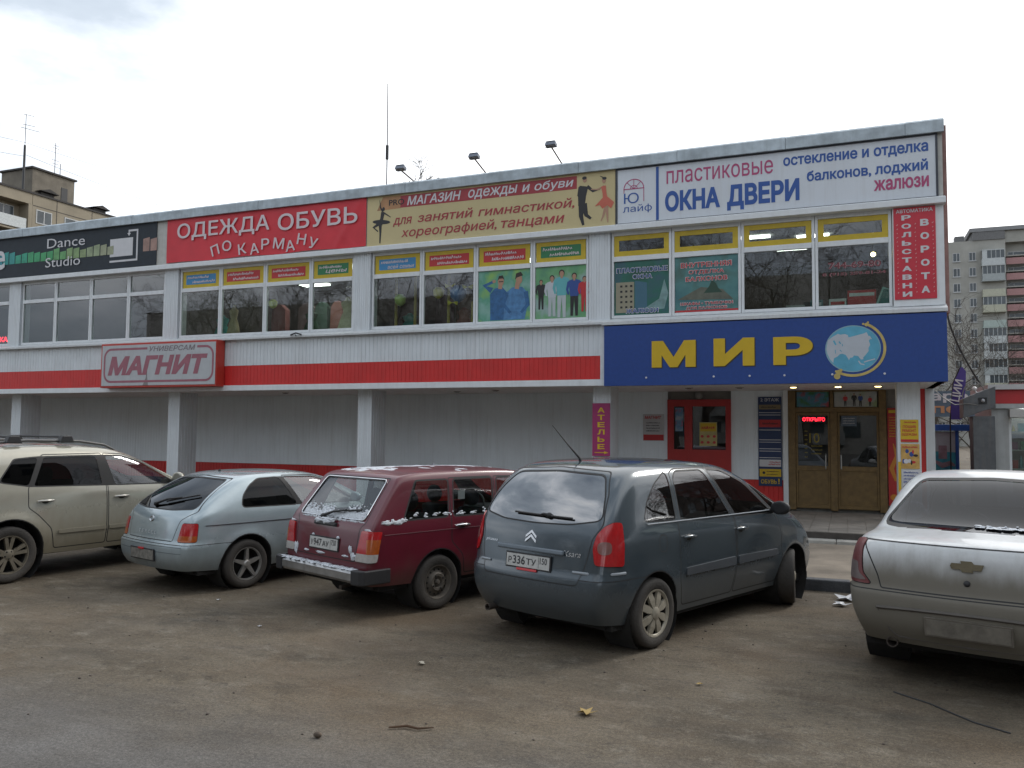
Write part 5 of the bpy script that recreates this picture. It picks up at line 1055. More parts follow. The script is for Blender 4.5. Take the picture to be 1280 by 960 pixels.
# ================= old burgundy estate with snow on it
def estate():
    paint = M('burgundy_paint', (.110, .011, .022), .30, var=.10, scale=4, coat=.4, dirt=(.15, .66, (.12, .075, .06), .7)); hw = .80
    WR = [.94, .99, 1.0, 1.0, .975, .925, .885, .835]; WB = [.93, .98, 1., 1., .985, .965, .94, .88]
    cols = [column([-.84, -.89, -.90, -.865, -.835, -.66, -.50, -.455], [.33, .42, .55, .86, .95, 1.17, 1.37, 1.405], [w * .975 for w in WR], bow=-.03, crown=.015),
            column([-.74, -.77, -.78, -.76, -.74, -.57, -.41, -.36], [.32, .42, .55, .86, .955, 1.18, 1.39, 1.43], [w * .998 for w in WR], bow=-.01, crown=.025),
            cabin(-.35, -.33, -.10, .31, .55, .955, 1.443, WR), cabin(.20, .2, .25, .31, .55, .955, 1.447, WR), cabin(.85, .85, .85, .31, .55, .955, 1.447, WR), cabin(1.35, 1.35, 1.28, .31, .55, .955, 1.435, WR), cabin(1.70, 1.70, 1.47, .31, .55, .955, 1.40, WR, bow=.03), cabin(1.95, 2.0, 1.80, .31, .55, .95, 1.16, WR, bow=.05), hood(2.12, 2.12, .31, .55, .965, WB, bow=.05), hood(2.6, 2.6, .31, .55, .935, WB, bow=.02), hood(2.93, 2.93, .31, .55, .90, WB, .99),
            column([2.98, 3.02, 3.03, 3.04, 3.04, 3.04, 3.03, 3.0], [.31, .42, .55, .70, .78, .83, .86, .88], [w * .975 for w in WB], bow=.02)]
    root = car_root('parked_estate_car', 'old burgundy estate car with patches of snow on its roof and chrome bumper', -4.744, 8.187, 22.4, .99); car = Car(root, cols, hw, flare_fn(hw, (0, 2.424), .285, .34, .010, .05), T=[-1, -.955, -.6, 0, .6, .955, 1]); G = glass('clear_car_glass', (.62, .66, .64), .05)
    arches(car, root, (0, 2.424), .335, .30, hw)
    w1 = rnd([(-.455, .975), (.135, .975), (.175, 1.355), (-.265, 1.355)], .035); w2 = rnd([(.225, .975), (.80, .975), (.84, 1.355), (.265, 1.355)], .035); w3 = rnd([(.885, .975), (1.80, .965), (1.44, 1.345), (.93, 1.355)], .035)
    rdoor = rnd([(.185, 1.385), (.86, 1.385), (.84, .95), (.84, .34), (.37, .34), (.33, .55), (.17, .70)], .04); fdoor = rnd([(.872, 1.385), (1.46, 1.37), (1.86, .955), (1.95, .80), (1.95, .34), (.852, .34), (.852, .95)], .04)
    ok = lambda c: c.x < 0; rg = rnd([(-.585, .985), (.585, .985), (.54, 1.355), (-.54, 1.355)], .05)
    do_side(car, root, paint, [(rdoor, [w2], .33), (fdoor, [w3], 1.0)], [w1], [G], .865, [], None, CHROME, .018, (1.72, .99, 1, .9), BLKP)
    for ax, sg in (('R', -1), ('L', 1)):                # thin light line along the waist crease
        mb = MB(); pts = [(lambda pn: pn[0] + pn[1] * .002)(car.surf(x, .835, sg)) for x in [-.72 + .1 * i for i in range(36)]]; mb.tube(pts, .004, 4); mb.build('waist_trim', M('dull_trim', (.20, .10, .11), .4), root, world=False)
    lamp = rnd([(-.235, .575), (-.02, .575), (.025, .875), (-.165, .875)], .02)
    for ax in ('BR', 'BL'):
        bands = [((-.4, .80), (.2, .80)), ]; car.seam(inset(lamp, -.006), ax, .006); car.cut(lamp, ax)
        for z in (.655, .755): car.cut([(-.4, z), (.2, z), (.2, z + .12), (-.4, z + .12)], ax, lambda c: c.x < -.6)
        car.cut([(-.105, .5), (.3, .5), (.3, 1.0), (-.105, 1.0)], ax, lambda c: c.x < -.6)
        fs = car.sel(lamp, ax); U, V, W = AX[ax]; am = [f for f in fs if .655 < f.calc_center_median().z < .80 and f.calc_center_median().dot(U) > -.105]; cl = [f for f in fs if f.calc_center_median().z < .655]
        a_ = car.emit(am, 'lamp_lens', LAMB, None, thick=.02); b_ = car.emit(cl, 'lamp_lens', LCLR, None, thick=.02); o = car.emit([f for f in car.sel(lamp, ax)], 'tail_light', LRED, root, thick=.02); a_.parent = o; b_.parent = o
    car.window(rg, 'B', None, .022, ok); hatch = rnd([(-.56, .56), (.56, .56), (.58, .90), (.64, .95), (.585, 1.39), (-.585, 1.39), (-.64, .95), (-.58, .90)], .03); car.seam(hatch, 'B', .010, ok)
    wn = car.emit(car.sel(rg, 'B', ok), 'rear_window', G, None, push=-.003); tg = car.emit(car.sel(inset(hatch, .010), 'B', ok), 'tailgate', [paint, SEAL], root); wn.parent = tg
    mb = MB(); o_ = rnd([(-.60, .97), (.60, .97), (.555, 1.37), (-.555, 1.37)], .05); pts = [(lambda pn: pn[0] + pn[1] * .008)(car.rear(a, b)) for a, b in o_]; mb.tube(pts + [pts[0]], .007, 5, cap=False); mb.build('window_trim', CHROME, tg, world=False, smooth=50)
    wiper(car, wn, (-.02, 1.02), (-.48, 1.06), (.12, .965)); p, n = car.rear(.02, .90); mb = MB(); mb.box(-.20, .20, -.03, .01, -.02, .02); mb.xf(car.place(p, n)).build('handle', BLKP, tg, world=False, bevel=.01)
    plate(car, tg, .0, .70, [('У', -.235, -.195, -.03, .025), ('947', -.18, -.03, -.035, .04), ('АУ', -.015, .105, -.03, .025), ('750', .15, .235, -.01, .045)])
    mb = MB(); pr = [(-1.0, .37), (-1.02, .40), (-1.02, .47), (-1.0, .50), (-.955, .50), (-.955, .37)]; mb.prism(pr, -.66, .66); bp_ = mb.build('bumper', M('worn_chrome', (.40, .40, .40), .32, metal=.9, var=.25, scale=6, dirt=(.2, .5, (.16, .14, .12), .5)), root, world=False, bevel=.012)
    for sd in (-1, 1): mb = MB(); mb.prism_z([(-1.03, sd * .655), (-1.02, sd * .78), (-.98, sd * .825), (-.66, sd * .83), (-.66, sd * .80), (-.95, sd * .79), (-.955, sd * .655)] if sd > 0 else [(-.955, -.655), (-.95, -.79), (-.66, -.80), (-.66, -.83), (-.98, -.825), (-1.02, -.78), (-1.03, -.655)], .362, .508); mb.build('bumper_end', BLKP, bp_, world=False, bevel=.012)
    mb = MB(); mb.tube([(-.5, -.2, .30), (-.9, -.3, .28)], .022, 8); mb.box(-.72, -.40, -.62, -.34, .27, .33); mb.build('exhaust_pipe', M('rusty_steel', (.10, .085, .075), .6, metal=.6), root, world=False)
    ws = rnd([(-.60, 1.0), (.60, 1.0), (.54, 1.36), (-.54, 1.36)], .05); okf = lambda c: c.x > 1.4; car.window(ws, 'F', None, .02, okf); car.emit(car.sel(ws, 'F', okf), 'windscreen', G, root, push=-.003)
    for sd in (-1, 1): hl = rnd([(sd * .42, .66), (sd * .70, .66), (sd * .70, .84), (sd * .42, .84)], .03); car.cut(hl, 'F', lambda c: c.x > 2.8); car.emit(car.sel(hl, 'F', lambda c: c.x > 2.8), 'headlight', HEADL, root, thick=.008)
    gr = [(-.40, .66), (.40, .66), (.40, .84), (-.40, .84)]; car.cut(gr, 'F', lambda c: c.x > 2.8); car.emit(car.sel(gr, 'F', lambda c: c.x > 2.8), 'grille', BLKP, root, push=.004)
    # snow: one layer of irregular lumps
    r = random.Random(12); mb = MB(); SNOW = M('old_snow', (.56, .59, .63), .7, var=.18, scale=25, bump=.6, bscale=50)
    def lump(p, n, a, b, h, up=Vector((1, 0, 0))):
        k = 9; m_ = car.place(p - n * h * .25, n, up); ph = r.uniform(0, 6); vs = [m_ @ Vector((0, -h, 0))]
        for f_, hh in ((.55, .85), (1.0, .0)):
            for i in range(k): t = 2 * pi * i / k; q = f_ * (1 + .28 * sin(2 * t + ph) + .18 * sin(3 * t + 2 * ph)); vs.append(m_ @ Vector((a * q * cos(t), -h * hh, b * q * sin(t))))
        mb.add(vs, [(0, 1 + i, 1 + (i + 1) % k) for i in range(k)] + [(1 + i, 1 + k + i, 1 + k + (i + 1) % k, 1 + (i + 1) % k) for i in range(k)])
    for i in range(620):
        x = r.uniform(-.38, 1.35); y = r.uniform(-.64, .66); dens = .9 if y > .0 + .25 * sin(3 * x) + .12 * sin(11 * x) else .04
        if r.random() > dens: continue
        p, n = car.top(x, y); lump(p, n, r.uniform(.03, .11), r.uniform(.02, .05), r.uniform(.002, .006))
    for i in range(230):
        y = r.uniform(-.55, .55); t = r.random() ** 2.2; z = .99 + .11 * t * (1 if y > -.1 else 1.2)
        if -.20 < y < -.0 and t > .35: continue
        p, n = car.rear(y, z); s = r.uniform(.008, .035) * (1.2 - t); lump(p, n, s * 1.5, s, .008, Vector((0, 0, 1)))
    for i in range(40): y = r.uniform(-.58, .60); p, n = car.rear(y, .955); lump(p, n, r.uniform(.02, .05), r.uniform(.006, .014), .008, Vector((0, 0, 1)))
    for i in range(16): p, n = car.rear(.06 + r.uniform(-.18, .18), .925 + r.uniform(-.012, .012)); lump(p + n * .03, n, r.uniform(.03, .06), r.uniform(.015, .03), .02, Vector((0, 0, 1)))
    for i in range(38):
        x = r.uniform(-.45, .80); p, n = car.surf(x, .985 + r.uniform(-.006, .06) * r.random(), -1); lump(p, n, r.uniform(.010, .035), r.uniform(.004, .013), .008, Vector((0, 0, 1)))
    for i in range(14): p, n = car.surf(r.uniform(-.74, -.45), .955 + r.uniform(-.015, .015), -1); lump(p, n, r.uniform(.03, .07), r.uniform(.012, .025), .015, Vector((0, 0, 1)))
    for i in range(60): y = r.uniform(-.66, .70); lump(Vector((-.985 + r.uniform(-.012, .03), y, .502)), Vector((0, 0, 1)), r.uniform(.012, .03), r.uniform(.02, .06), r.uniform(.008, .02))
    for y, z, a, b in [(.56, .60, .05, .07), (-.40, .605, .07, .012), (.33, .60, .06, .012), (.05, .60, .10, .014), (-.47, .68, .03, .05), (.23, .775, .03, .02), (-.24, .775, .03, .02), (.70, .885, .06, .014), (-.70, .885, .06, .016), (-.52, .62, .06, .04)]:
        for j in range(4): p, n = car.rear(y + r.uniform(-.3, .3) * a, z + r.uniform(-.3, .3) * b); lump(p + n * .006, n, a * r.uniform(.5, .8), b * r.uniform(.5, .9), .014, Vector((0, 0, 1)))
    mm = Matrix.Translation(root.location) @ Matrix.Rotation(root.rotation_euler.z, 4, 'Z') @ Matrix.Scale(.99, 4); mb.xf(mm); tag(mb.build('snow', SNOW, smooth=60), 'patchy old snow lying on the burgundy estate car', 'snow', kind='stuff')
    finish(car, root, paint, -.86, 3.0, 2.424, .285, hw, 1.95, .93, .31); seats(root, 1.05, .15, hw, .32, z_top=1.20); steering(root, 1.55, .34, .92)
    mb = MB(); mb.prism_z([(.0, 0), (.10, 0), (.10, .004), (.0, .004)], 0, .10); mb.xf(Matrix.Translation((.42, -.62, 1.13))); tg_ = mb.build('hanging_pennant', W_INK, root, world=False)
    RM = M('dirty_steel_wheel', (.115, .10, .082), .7, metal=.15, var=.3, scale=10)
    for x in (0, 2.424):
        for sd in (-1, 1): wheel(root, x, sd * (hw - .095), .287, .17, 'steel', RM, sd)
estate()
# ================= light blue three-door hatchback
def hatchback():
    paint = M('ice_blue_paint', (.36, .43, .46), .22, metal=.35, var=.05, coat=.8, dirt=(.15, .74, (.14, .14, .125), .75)); hw = .825
    WR = [.90, .97, 1.0, .985, .955, .885, .81, .68]; WB = [.90, .97, 1., .985, .94, .90, .85, .74]
    cols = [column([-.70, -.77, -.765, -.71, -.66, -.40, -.10, .0], [.27, .38, .565, .83, .935, 1.13, 1.285, 1.325], [w * .92 for w in WR], bow=-.085, crown=.02), column([-.45, -.48, -.50, -.50, -.48, -.22, .04, .12], [.26, .38, .56, .84, .94, 1.15, 1.31, 1.348], [w * .99 for w in WR], bow=-.04),
            cabin(-.10, -.05, .32, .24, .56, .94, 1.358, WR), cabin(.45, .5, .62, .24, .56, .94, 1.362, WR), cabin(.95, .95, .95, .24, .56, .935, 1.352, WR), cabin(1.40, 1.42, 1.28, .24, .55, .93, 1.315, WR, bow=.03), cabin(1.75, 1.80, 1.62, .24, .55, .92, 1.17, WR, bow=.08), hood(2.05, 2.05, .24, .54, .955, WB, bow=.10), hood(2.45, 2.45, .24, .52, .885, WB, .99, bow=.06), hood(2.82, 2.80, .24, .48, .80, WB, .93, bow=.05),
            column([3.0, 3.08, 3.08, 3.05, 3.02, 3.0, 2.98, 2.95], [.24, .36, .48, .58, .63, .67, .70, .72], [w * .82 for w in WB], bow=.10)]
    root = car_root('parked_hatchback', 'light ice-blue three-door hatchback parked left of the burgundy estate', -7.372, 8.231, 16.6, .978); car = Car(root, cols, hw, step_fn(flare_fn(hw, (0, 2.38), .29, .34, .022, .055), .595, .03, -.35, .035, .014)); GD = glass('dark_tint_glass', (.035, .035, .04), -.015); GC = glass('pale_car_glass', (.55, .62, .62), .10)
    arches(car, root, (0, 2.38), .345, .30, hw)
    q = rnd([(-.06, .975), (-.03, 1.10), (.08, 1.22), (.22, 1.295), (.54, 1.305), (.745, .965)], .05); fw = rnd([(.83, .96), (.605, 1.305), (1.08, 1.295), (1.26, 1.245), (1.72, .955)], .04)
    door = rnd([(.585, 1.335), (1.10, 1.325), (1.29, 1.27), (1.80, .94), (1.90, .78), (1.88, .30), (.80, .30), (.775, .60), (.79, .95)], .04)
    ok = lambda c: c.x < .15; rg = rnd([(-.66, .98), (-.30, .955), (.30, .955), (.66, .98), (.50, 1.285), (0, 1.30), (-.50, 1.285)], .05)
    lamp = rnd([(-.14, .605), (.085, .605), (.095, .815), (-.085, .815)], .025)
    for ax in ('BR', 'BL'):
        car.seam(inset(lamp, -.006), ax, .006); car.cut(lamp, ax); am = [(-.3, .60), (.3, .60), (.3, .675), (-.3, .675)]; car.cut(am, ax, lambda c: c.x < -.45); fs = car.sel(lamp, ax); a_ = car.emit([f for f in fs if f.calc_center_median().z < .675], 'lamp_lens', LAMB, None, thick=.008); o = car.emit(car.sel(lamp, ax), 'tail_light', LRED, root, thick=.008); a_.parent = o
    do_side(car, root, paint, [(door, [fw], .92)], [q], [GC] if False else [GD, GC], .80, [(rnd([(.83, .47), (1.84, .47), (1.84, .535), (.83, .535)], .015), 0)], M('moulding_blue_grey', (.12, .15, .17), .5), BLKP, .014, (1.62, .975, 0, .9), paint, bands=[[(.60, 1.315), (.52, 1.315), (.735, .955), (.84, .955)]])
    for o in list(root.children):
        if o.name.startswith('door'):
            for c_ in o.children:
                if c_.name.startswith('window'): c_.data.materials[0] = GC
    for sg in (-1, 1): mb = MB(); pts = [(lambda pn: pn[0] + pn[1] * .002)(car.surf(x, .785, sg)) for x in [-.55 + .1 * i for i in range(25)]]; mb.tube(pts, .006, 4); mb.build('waist_trim', BLKP, root, world=False)
    car.window(rg, 'B', None, .014, ok); hatch = rnd([(-.50, .60), (.50, .60), (.56, .84), (.72, .94), (.55, 1.31), (0, 1.335), (-.55, 1.31), (-.72, .94), (-.56, .84)], .03); car.seam(hatch, 'B', .010, ok)
    wn = car.emit(car.sel(rg, 'B', ok), 'rear_window', GD, None, push=-.003); tg = car.emit(car.sel(inset(hatch, .010), 'B', ok), 'tailgate', [paint, SEAL], root); wn.parent = tg
    wiper(car, wn, (-.05, 1.02), (-.50, 1.11), (.13, .985)); p, n = car.rear(0, .835); mb = MB(); mb.tube([(.045 * cos(2 * pi * i / 16), -.006, .030 * sin(2 * pi * i / 16)) for i in range(17)], .005, 5); mb.tube([(.02 * cos(2 * pi * i / 12), -.006, .028 * sin(2 * pi * i / 12)) for i in range(13)], .004, 5); mb.xf(car.place(p, n)); mb.build('badge', CHROME, tg, world=False)
    p, n = car.rear(.03, .685); mb = MB(); [put_text(mb, ch, -.21 + i * .075, -.165 + i * .075, -.02, .02, -.004, bold=.012) for i, ch in enumerate('TERCEL')]; mb.xf(car.place(p, n)); mb.build('badge_lettering', M('dull_badge', (.42, .46, .48), .4), tg, world=False)
    bp_ = bumper_part(car, root, .575, -.05, [paint, SEAL]); plate(car, bp_, .02, .43, None, mat=M('dirty_plate', (.20, .19, .17), .7, var=.45, scale=18))
    p, n = car.rear(.02, .50); mb = MB(); mb.box(-.06, .05, -.03, -.012, -.014, .006); mb.xf(car.place(p, n)).build('red_plate_clip', R_INK, bp_, world=False)
    for z in (.545, .475): mb = MB(); pts = [(lambda pn: pn[0] + pn[1] * .001)(car.rear(y, z)) for y in [-.70 + .1 * i for i in range(15)]]; mb.tube(pts, .004, 4); mb.build('bumper_line', M('bumper_line_grey', (.10, .12, .13), .5), bp_, world=False)
    p, n = car.top(.1, .0); mb = MB(); mb.lathe([(.02, 0), (.012, .025), (.001, .03)], tuple(p), 'z', 8); mb.build('aerial', BLKP, root, world=False)
    ws = rnd([(-.58, .99), (.58, .99), (.52, 1.27), (-.52, 1.27)], .05); okf = lambda c: c.x > 1.2; car.window(ws, 'F', None, .02, okf); car.emit(car.sel(ws, 'F', okf), 'windscreen', GC, root, push=-.003)
    for sd in (-1, 1): hl = rnd([(sd * .38, .54), (sd * .66, .54), (sd * .64, .68), (sd * .38, .66)], .03); car.cut(hl, 'F', lambda c: c.x > 2.7); car.emit(car.sel(hl, 'F', lambda c: c.x > 2.7), 'headlight', HEADL, root, thick=.006)
    finish(car, root, paint, -.74, 3.05, 2.38, .29, hw, 1.85, .90, .26); seats(root, 1.0, .05, hw, .28, z_top=1.10); steering(root, 1.5, .34, .85)
    RM = M('silver_alloy', (.42, .41, .39), .38, metal=.7, var=.12)
    for x in (0, 2.38):
        for sd in (-1, 1): wheel(root, x, sd * (hw - .10), .292, .185, 'star5', RM, sd)
hatchback()
# ================= beige off-roader at the left edge
def suv():
    paint = M('champagne_paint', (.38, .365, .305), .22, metal=.35, var=.05, coat=.8, dirt=(.35, 1.02, (.165, .140, .090), .85)); hw = .895
    WR = [.92, .97, 1.0, .99, .965, .91, .855, .74]; WB = [.92, .97, 1., .99, .96, .93, .90, .80]
    cols = [column([-.70, -.80, -.80, -.745, -.71, -.58, -.42, -.36], [.36, .50, .70, 1.0, 1.15, 1.38, 1.575, 1.62], [w * .92 for w in WR], bow=-.08, crown=.02), column([-.50, -.52, -.54, -.53, -.51, -.40, -.26, -.20], [.34, .50, .70, 1.0, 1.155, 1.39, 1.60, 1.65], [w * .985 for w in WR], bow=-.03),
            cabin(-.10, -.05, .10, .32, .62, 1.15, 1.668, WR), cabin(.60, .6, .6, .30, .62, 1.14, 1.675, WR), cabin(1.20, 1.2, 1.15, .30, .62, 1.125, 1.66, WR), cabin(1.65, 1.65, 1.50, .30, .62, 1.11, 1.61, WR), cabin(2.0, 2.05, 1.84, .30, .62, 1.10, 1.49, WR, bow=.06), cabin(2.3, 2.38, 2.22, .30, .62, 1.09, 1.28, WR, bow=.08), hood(2.60, 2.58, .30, .62, 1.12, WB, bow=.09), hood(3.0, 3.0, .30, .60, 1.05, WB, .99, bow=.05), hood(3.26, 3.24, .30, .58, .97, WB, .94, bow=.05),
            column([3.38, 3.46, 3.47, 3.44, 3.42, 3.40, 3.38, 3.35], [.32, .45, .58, .74, .80, .84, .87, .89], [w * .86 for w in WB], bow=.09)]
    root = car_root('parked_off_roader', 'champagne off-road car with black roof bars at the left edge of the row', -10.217, 7.188, 9.3, .982); car = Car(root, cols, hw, flare_fn(hw, (0, 2.63), .345, .41, .022, .06)); GD = glass('dark_tint_glass'); GC = glass('clear_car_glass')
    arches(car, root, (0, 2.63), .415, .355, hw)
    q = rnd([(-.13, 1.235), (.06, 1.50), (.355, 1.525), (.215, 1.175)], .05); rw = rnd([(.28, 1.17), (.43, 1.525), (1.135, 1.53), (1.195, 1.15)], .035); fw = rnd([(1.385, 1.14), (1.27, 1.525), (1.52, 1.515), (1.85, 1.41), (2.33, 1.125)], .035)
    rdoor = rnd([(.40, 1.565), (1.225, 1.57), (1.255, 1.10), (1.27, .36), (.56, .36), (.50, .62), (.33, .80), (.20, .90), (.20, 1.14)], .04); fdoor = rnd([(1.237, 1.57), (1.54, 1.555), (1.88, 1.44), (2.42, 1.11), (2.50, .90), (2.40, .62), (2.22, .36), (1.282, .36), (1.267, 1.10)], .04)
    ml = [(rnd([(.60, .55), (1.25, .55), (1.25, .60), (.60, .60)], .015), 0), (rnd([(1.30, .55), (2.16, .55), (2.18, .60), (1.30, .60)], .015), 1)]
    do_side(car, root, paint, [(rdoor, [rw], .42), (fdoor, [fw], 1.47)], [q], [GD, GC], .975, ml, paint, M('handle_silver', (.45, .44, .41), .3, metal=.6), .016, (2.30, 1.16, 1, 1.05), paint, bands=[rnd([(-.15, 1.225), (.05, 1.515), (.36, 1.54), (1.30, 1.545), (1.54, 1.53), (1.87, 1.425), (2.38, 1.105), (1.20, 1.13), (.215, 1.158)], .04)])
    ok = lambda c: c.x < 0; rg = rnd([(-.66, 1.19), (.66, 1.19), (.54, 1.54), (-.54, 1.54)], .06); car.window(rg, 'B', None, .016, ok); hatch = rnd([(-.62, .66), (.62, .66), (.70, 1.15), (.58, 1.59), (-.58, 1.59), (-.70, 1.15)], .04); car.seam(hatch, 'B', .01, ok); wn = car.emit(car.sel(rg, 'B', ok), 'rear_window', GD, None, push=-.003); tg = car.emit(car.sel(inset(hatch, .01), 'B', ok), 'tailgate', [paint, SEAL], root); wn.parent = tg
    lamp = rnd([(-.06, .80), (.16, .80), (.20, 1.10), (.0, 1.10)], .03)
    for ax in ('BR', 'BL'): car.cut(lamp, ax, lambda c: c.x < 0); car.emit(car.sel(lamp, ax, lambda c: c.x < 0), 'tail_light', LRED, root, thick=.008)
    plate(car, tg, 0, .84, None)
    ws = rnd([(-.62, 1.16), (.62, 1.16), (.56, 1.55), (-.56, 1.55)], .05); okf = lambda c: c.x > 1.3; car.window(ws, 'F', None, .02, okf); car.emit(car.sel(ws, 'F', okf), 'windscreen', GC, root, push=-.003)
    for sd in (-1, 1): hl = rnd([(sd * .46, .72), (sd * .74, .72), (sd * .72, .90), (sd * .46, .86)], .03); car.cut(hl, 'F', lambda c: c.x > 3); car.emit(car.sel(hl, 'F', lambda c: c.x > 3), 'headlight', HEADL, root, thick=.006)
    for sd in (-1, 1):
        mb = MB(); pts = [Vector((x, sd * .60, car.top(x, sd * .60)[0].z + h)) for x, h in ((-.25, .0), (-.15, .05), (.3, .065), (1.0, .06), (1.35, .045), (1.55, .0))]; mb.tube(pts, [.012, .018, .02, .02, .018, .012], 8); mb.build('roof_rail', M('rail_grey', (.10, .10, .10), .45, metal=.4), root, world=False, smooth=60)
    for x in (.12, .80):
        mb = MB(); z = car.top(x, 0)[0].z + .075; mb.box(x - .022, x + .022, -.66, .66, z, z + .026); rb_ = mb.build('roof_bar', BLKP, root, world=False, bevel=.006)
        for sd in (-1, 1): mb = MB(); zz = car.top(x, sd * .6)[0].z; mb.prism([(x - .10, zz + .035), (x + .10, zz + .035), (x + .06, z + .03), (x - .06, z + .03)], sd * .62 - .05, sd * .62 + .05); mb.build('clamp', BLKP, rb_, world=False, bevel=.012)
    finish(car, root, paint, -.74, 3.42, 2.63, .345, hw, 2.35, 1.04, .34); seats(root, 1.3, .25, hw, .45, z_top=1.32); steering(root, 1.92, .38, 1.05)
    RM = M('dusty_alloy', (.17, .15, .115), .5, metal=.4, var=.2)
    for x in (0, 2.63):
        for sd in (-1, 1): wheel(root, x, sd * (hw - .115), .345, .215, 'twin5', RM, sd)
suv()
# ================= dirty white sedan at the right edge
def sedan():
    paint = M('dirty_white_paint', (.57, .585, .59), .30, var=.05, coat=.5, dirt=(.80, 1.0, (.130, .114, .084), .92), streak=.35, streak_col=(.26, .25, .22)); hw = .868
    WR = [.90, .965, 1.0, .985, .96, .90, .835, .70]; WB = [.88, .955, 1., .985, .955, .925, .885, .80]
    cols = [column([-.78, -.90, -.93, -.905, -.89, -.875, -.86, -.835], [.30, .44, .62, .84, .95, 1.0, 1.03, 1.05], [w * .93 for w in WB], bow=-.10, crown=.012), hood(-.60, -.70, .28, .62, 1.07, WB, .99, bow=-.07, crown=.015), hood(-.40, -.48, .26, .62, 1.085, WB, bow=-.05, crown=.02), cabin(-.15, -.30, -.26, .25, .62, .985, 1.105, WR, bow=-.05),
            cabin(.05, .02, .10, .25, .62, .985, 1.30, WR, bow=-.03), cabin(.35, .35, .42, .25, .62, .98, 1.462, WR), cabin(.75, .75, .75, .25, .62, .975, 1.507, WR), cabin(1.2, 1.2, 1.15, .25, .62, .965, 1.50, WR), cabin(1.6, 1.6, 1.45, .25, .62, .955, 1.455, WR), cabin(1.95, 1.98, 1.78, .25, .62, .945, 1.32, WR, bow=.06), hood(2.30, 2.30, .25, .60, 1.06, WB, bow=.09), hood(2.8, 2.8, .25, .58, .985, WB, .99, bow=.06), hood(3.2, 3.17, .25, .52, .87, WB, .92, bow=.06),
            column([3.40, 3.50, 3.51, 3.48, 3.45, 3.43, 3.41, 3.37], [.25, .38, .52, .64, .69, .73, .76, .78], [w * .82 for w in WB], bow=.13)]
    root = car_root('parked_sedan', 'mud-streaked white sedan seen from behind at the right edge', 1.03, 7.72, 15.0, 1.02); car = Car(root, cols, hw, step_fn(flare_fn(hw, (0, 2.62), .305, .36, .012), .71, .04, -.30, .022, .012)); GD = glass('sedan_rear_glass', (.05, .05, .065), -.03); GC = glass('clear_car_glass')
    arches(car, root, (0, 2.62), .36, .31, hw)
    rw = rnd([(.22, 1.06), (.42, 1.33), (.56, 1.41), (1.02, 1.425), (1.06, 1.0), (.40, 1.01)], .04); fw = rnd([(1.14, .995), (1.10, 1.425), (1.40, 1.405), (1.72, 1.28), (2.15, .99)], .04)
    rdoor = rnd([(.36, 1.37), (.55, 1.45), (1.07, 1.46), (1.10, .98), (1.10, .32), (.45, .32), (.38, .6), (.18, .80), (.15, 1.02)], .04); fdoor = rnd([(1.082, 1.46), (1.43, 1.44), (1.76, 1.31), (2.22, .975), (2.27, .80), (2.2, .32), (1.112, .32), (1.112, .98)], .04)
    do_side(car, root, paint, [(rdoor, [rw], .34), (fdoor, [fw], 1.22)], [], [GC], .88, [], None, None, .014, (2.05, 1.02, 1, 1.), paint)
    ok = lambda c: c.x < .6 and c.z > 1.06 ; rg = rnd([(-.70, 1.125), (0, 1.10), (.70, 1.125), (.53, 1.44), (0, 1.462), (-.53, 1.44)], .05); car.window(rg, 'B', None, .02, ok); car.emit(car.sel(rg, 'B', ok), 'rear_window', GD, root, push=-.003)
    lamp = rnd([(-.22, .72), (-.155, .80), (-.115, 1.035), (-.04, 1.04), (.12, 1.01), (.20, .88), (.13, .73)], .03); okl = lambda c: c.x < 0
    lmat = M('dusty_tail_lamp', (.145, .040, .040), .38, var=.2, scale=12); lm2 = M('dusty_clear_lamp', (.15, .12, .115), .4, var=.2, scale=12)
    for ax in ('BR', 'BL'):
        car.seam(inset(lamp, -.006), ax, .006, okl); car.cut(lamp, ax, okl); lo = rnd([(-.19, .745), (-.13, .80), (-.115, .875), (.15, .875), (.10, .75)], .02); car.cut(lo, ax, okl); L_ = car.emit(car.sel(lo, ax, okl), 'lamp_lens', lm2, None, thick=.011); o = car.emit(car.sel(lamp, ax, okl), 'tail_light', lmat, root, thick=.008); L_.parent = o
    okb = lambda c: c.x < -.2; lid = rnd([(-.575, .70), (.575, .70), (.60, .79), (.70, 1.0), (.70, 1.045), (-.70, 1.045), (-.70, 1.0), (-.60, .79)], .02); lid_ok = lambda c: c.x < -.3
    car.seam(lid, 'B', .010, lid_ok); tk = car.emit(car.sel(inset(lid, .01), 'B', lid_ok), 'boot_lid', [paint, SEAL], root)
    p, n = car.rear(0, .915); mb = MB(); mb.prism([(-.105, .0), (-.095, -.022), (-.035, -.022), (-.03, -.038), (.04, -.038), (.035, -.022), (.09, -.022), (.105, .02), (.045, .02), (.03, .038), (-.04, .038), (-.035, .02), (-.095, .02)], -.012, .004); mb.xf(car.place(p, n)); mb.build('badge', M('dusty_gold_badge', (.17, .145, .095), .4, metal=.6, var=.2), tk, world=False)
    p, n = car.rear(0.0, .80); blob(car, tk, 'lock', p, n, .022, .022, .012, BLKP)
    bp_ = bumper_part(car, root, .69, -.10, [paint, SEAL])
    mb = MB(); pts = [(lambda pn: pn[0] + pn[1] * .002)(car.rear(y, .585 - .02 * (abs(y) / .6) ** 2)) for y in [-.60 + .08 * i for i in range(16)]]; mb.tube(pts, .014, 5); mb.build('bumper_groove', M('groove_shadow_grey', (.10, .09, .08), .8), bp_, world=False)
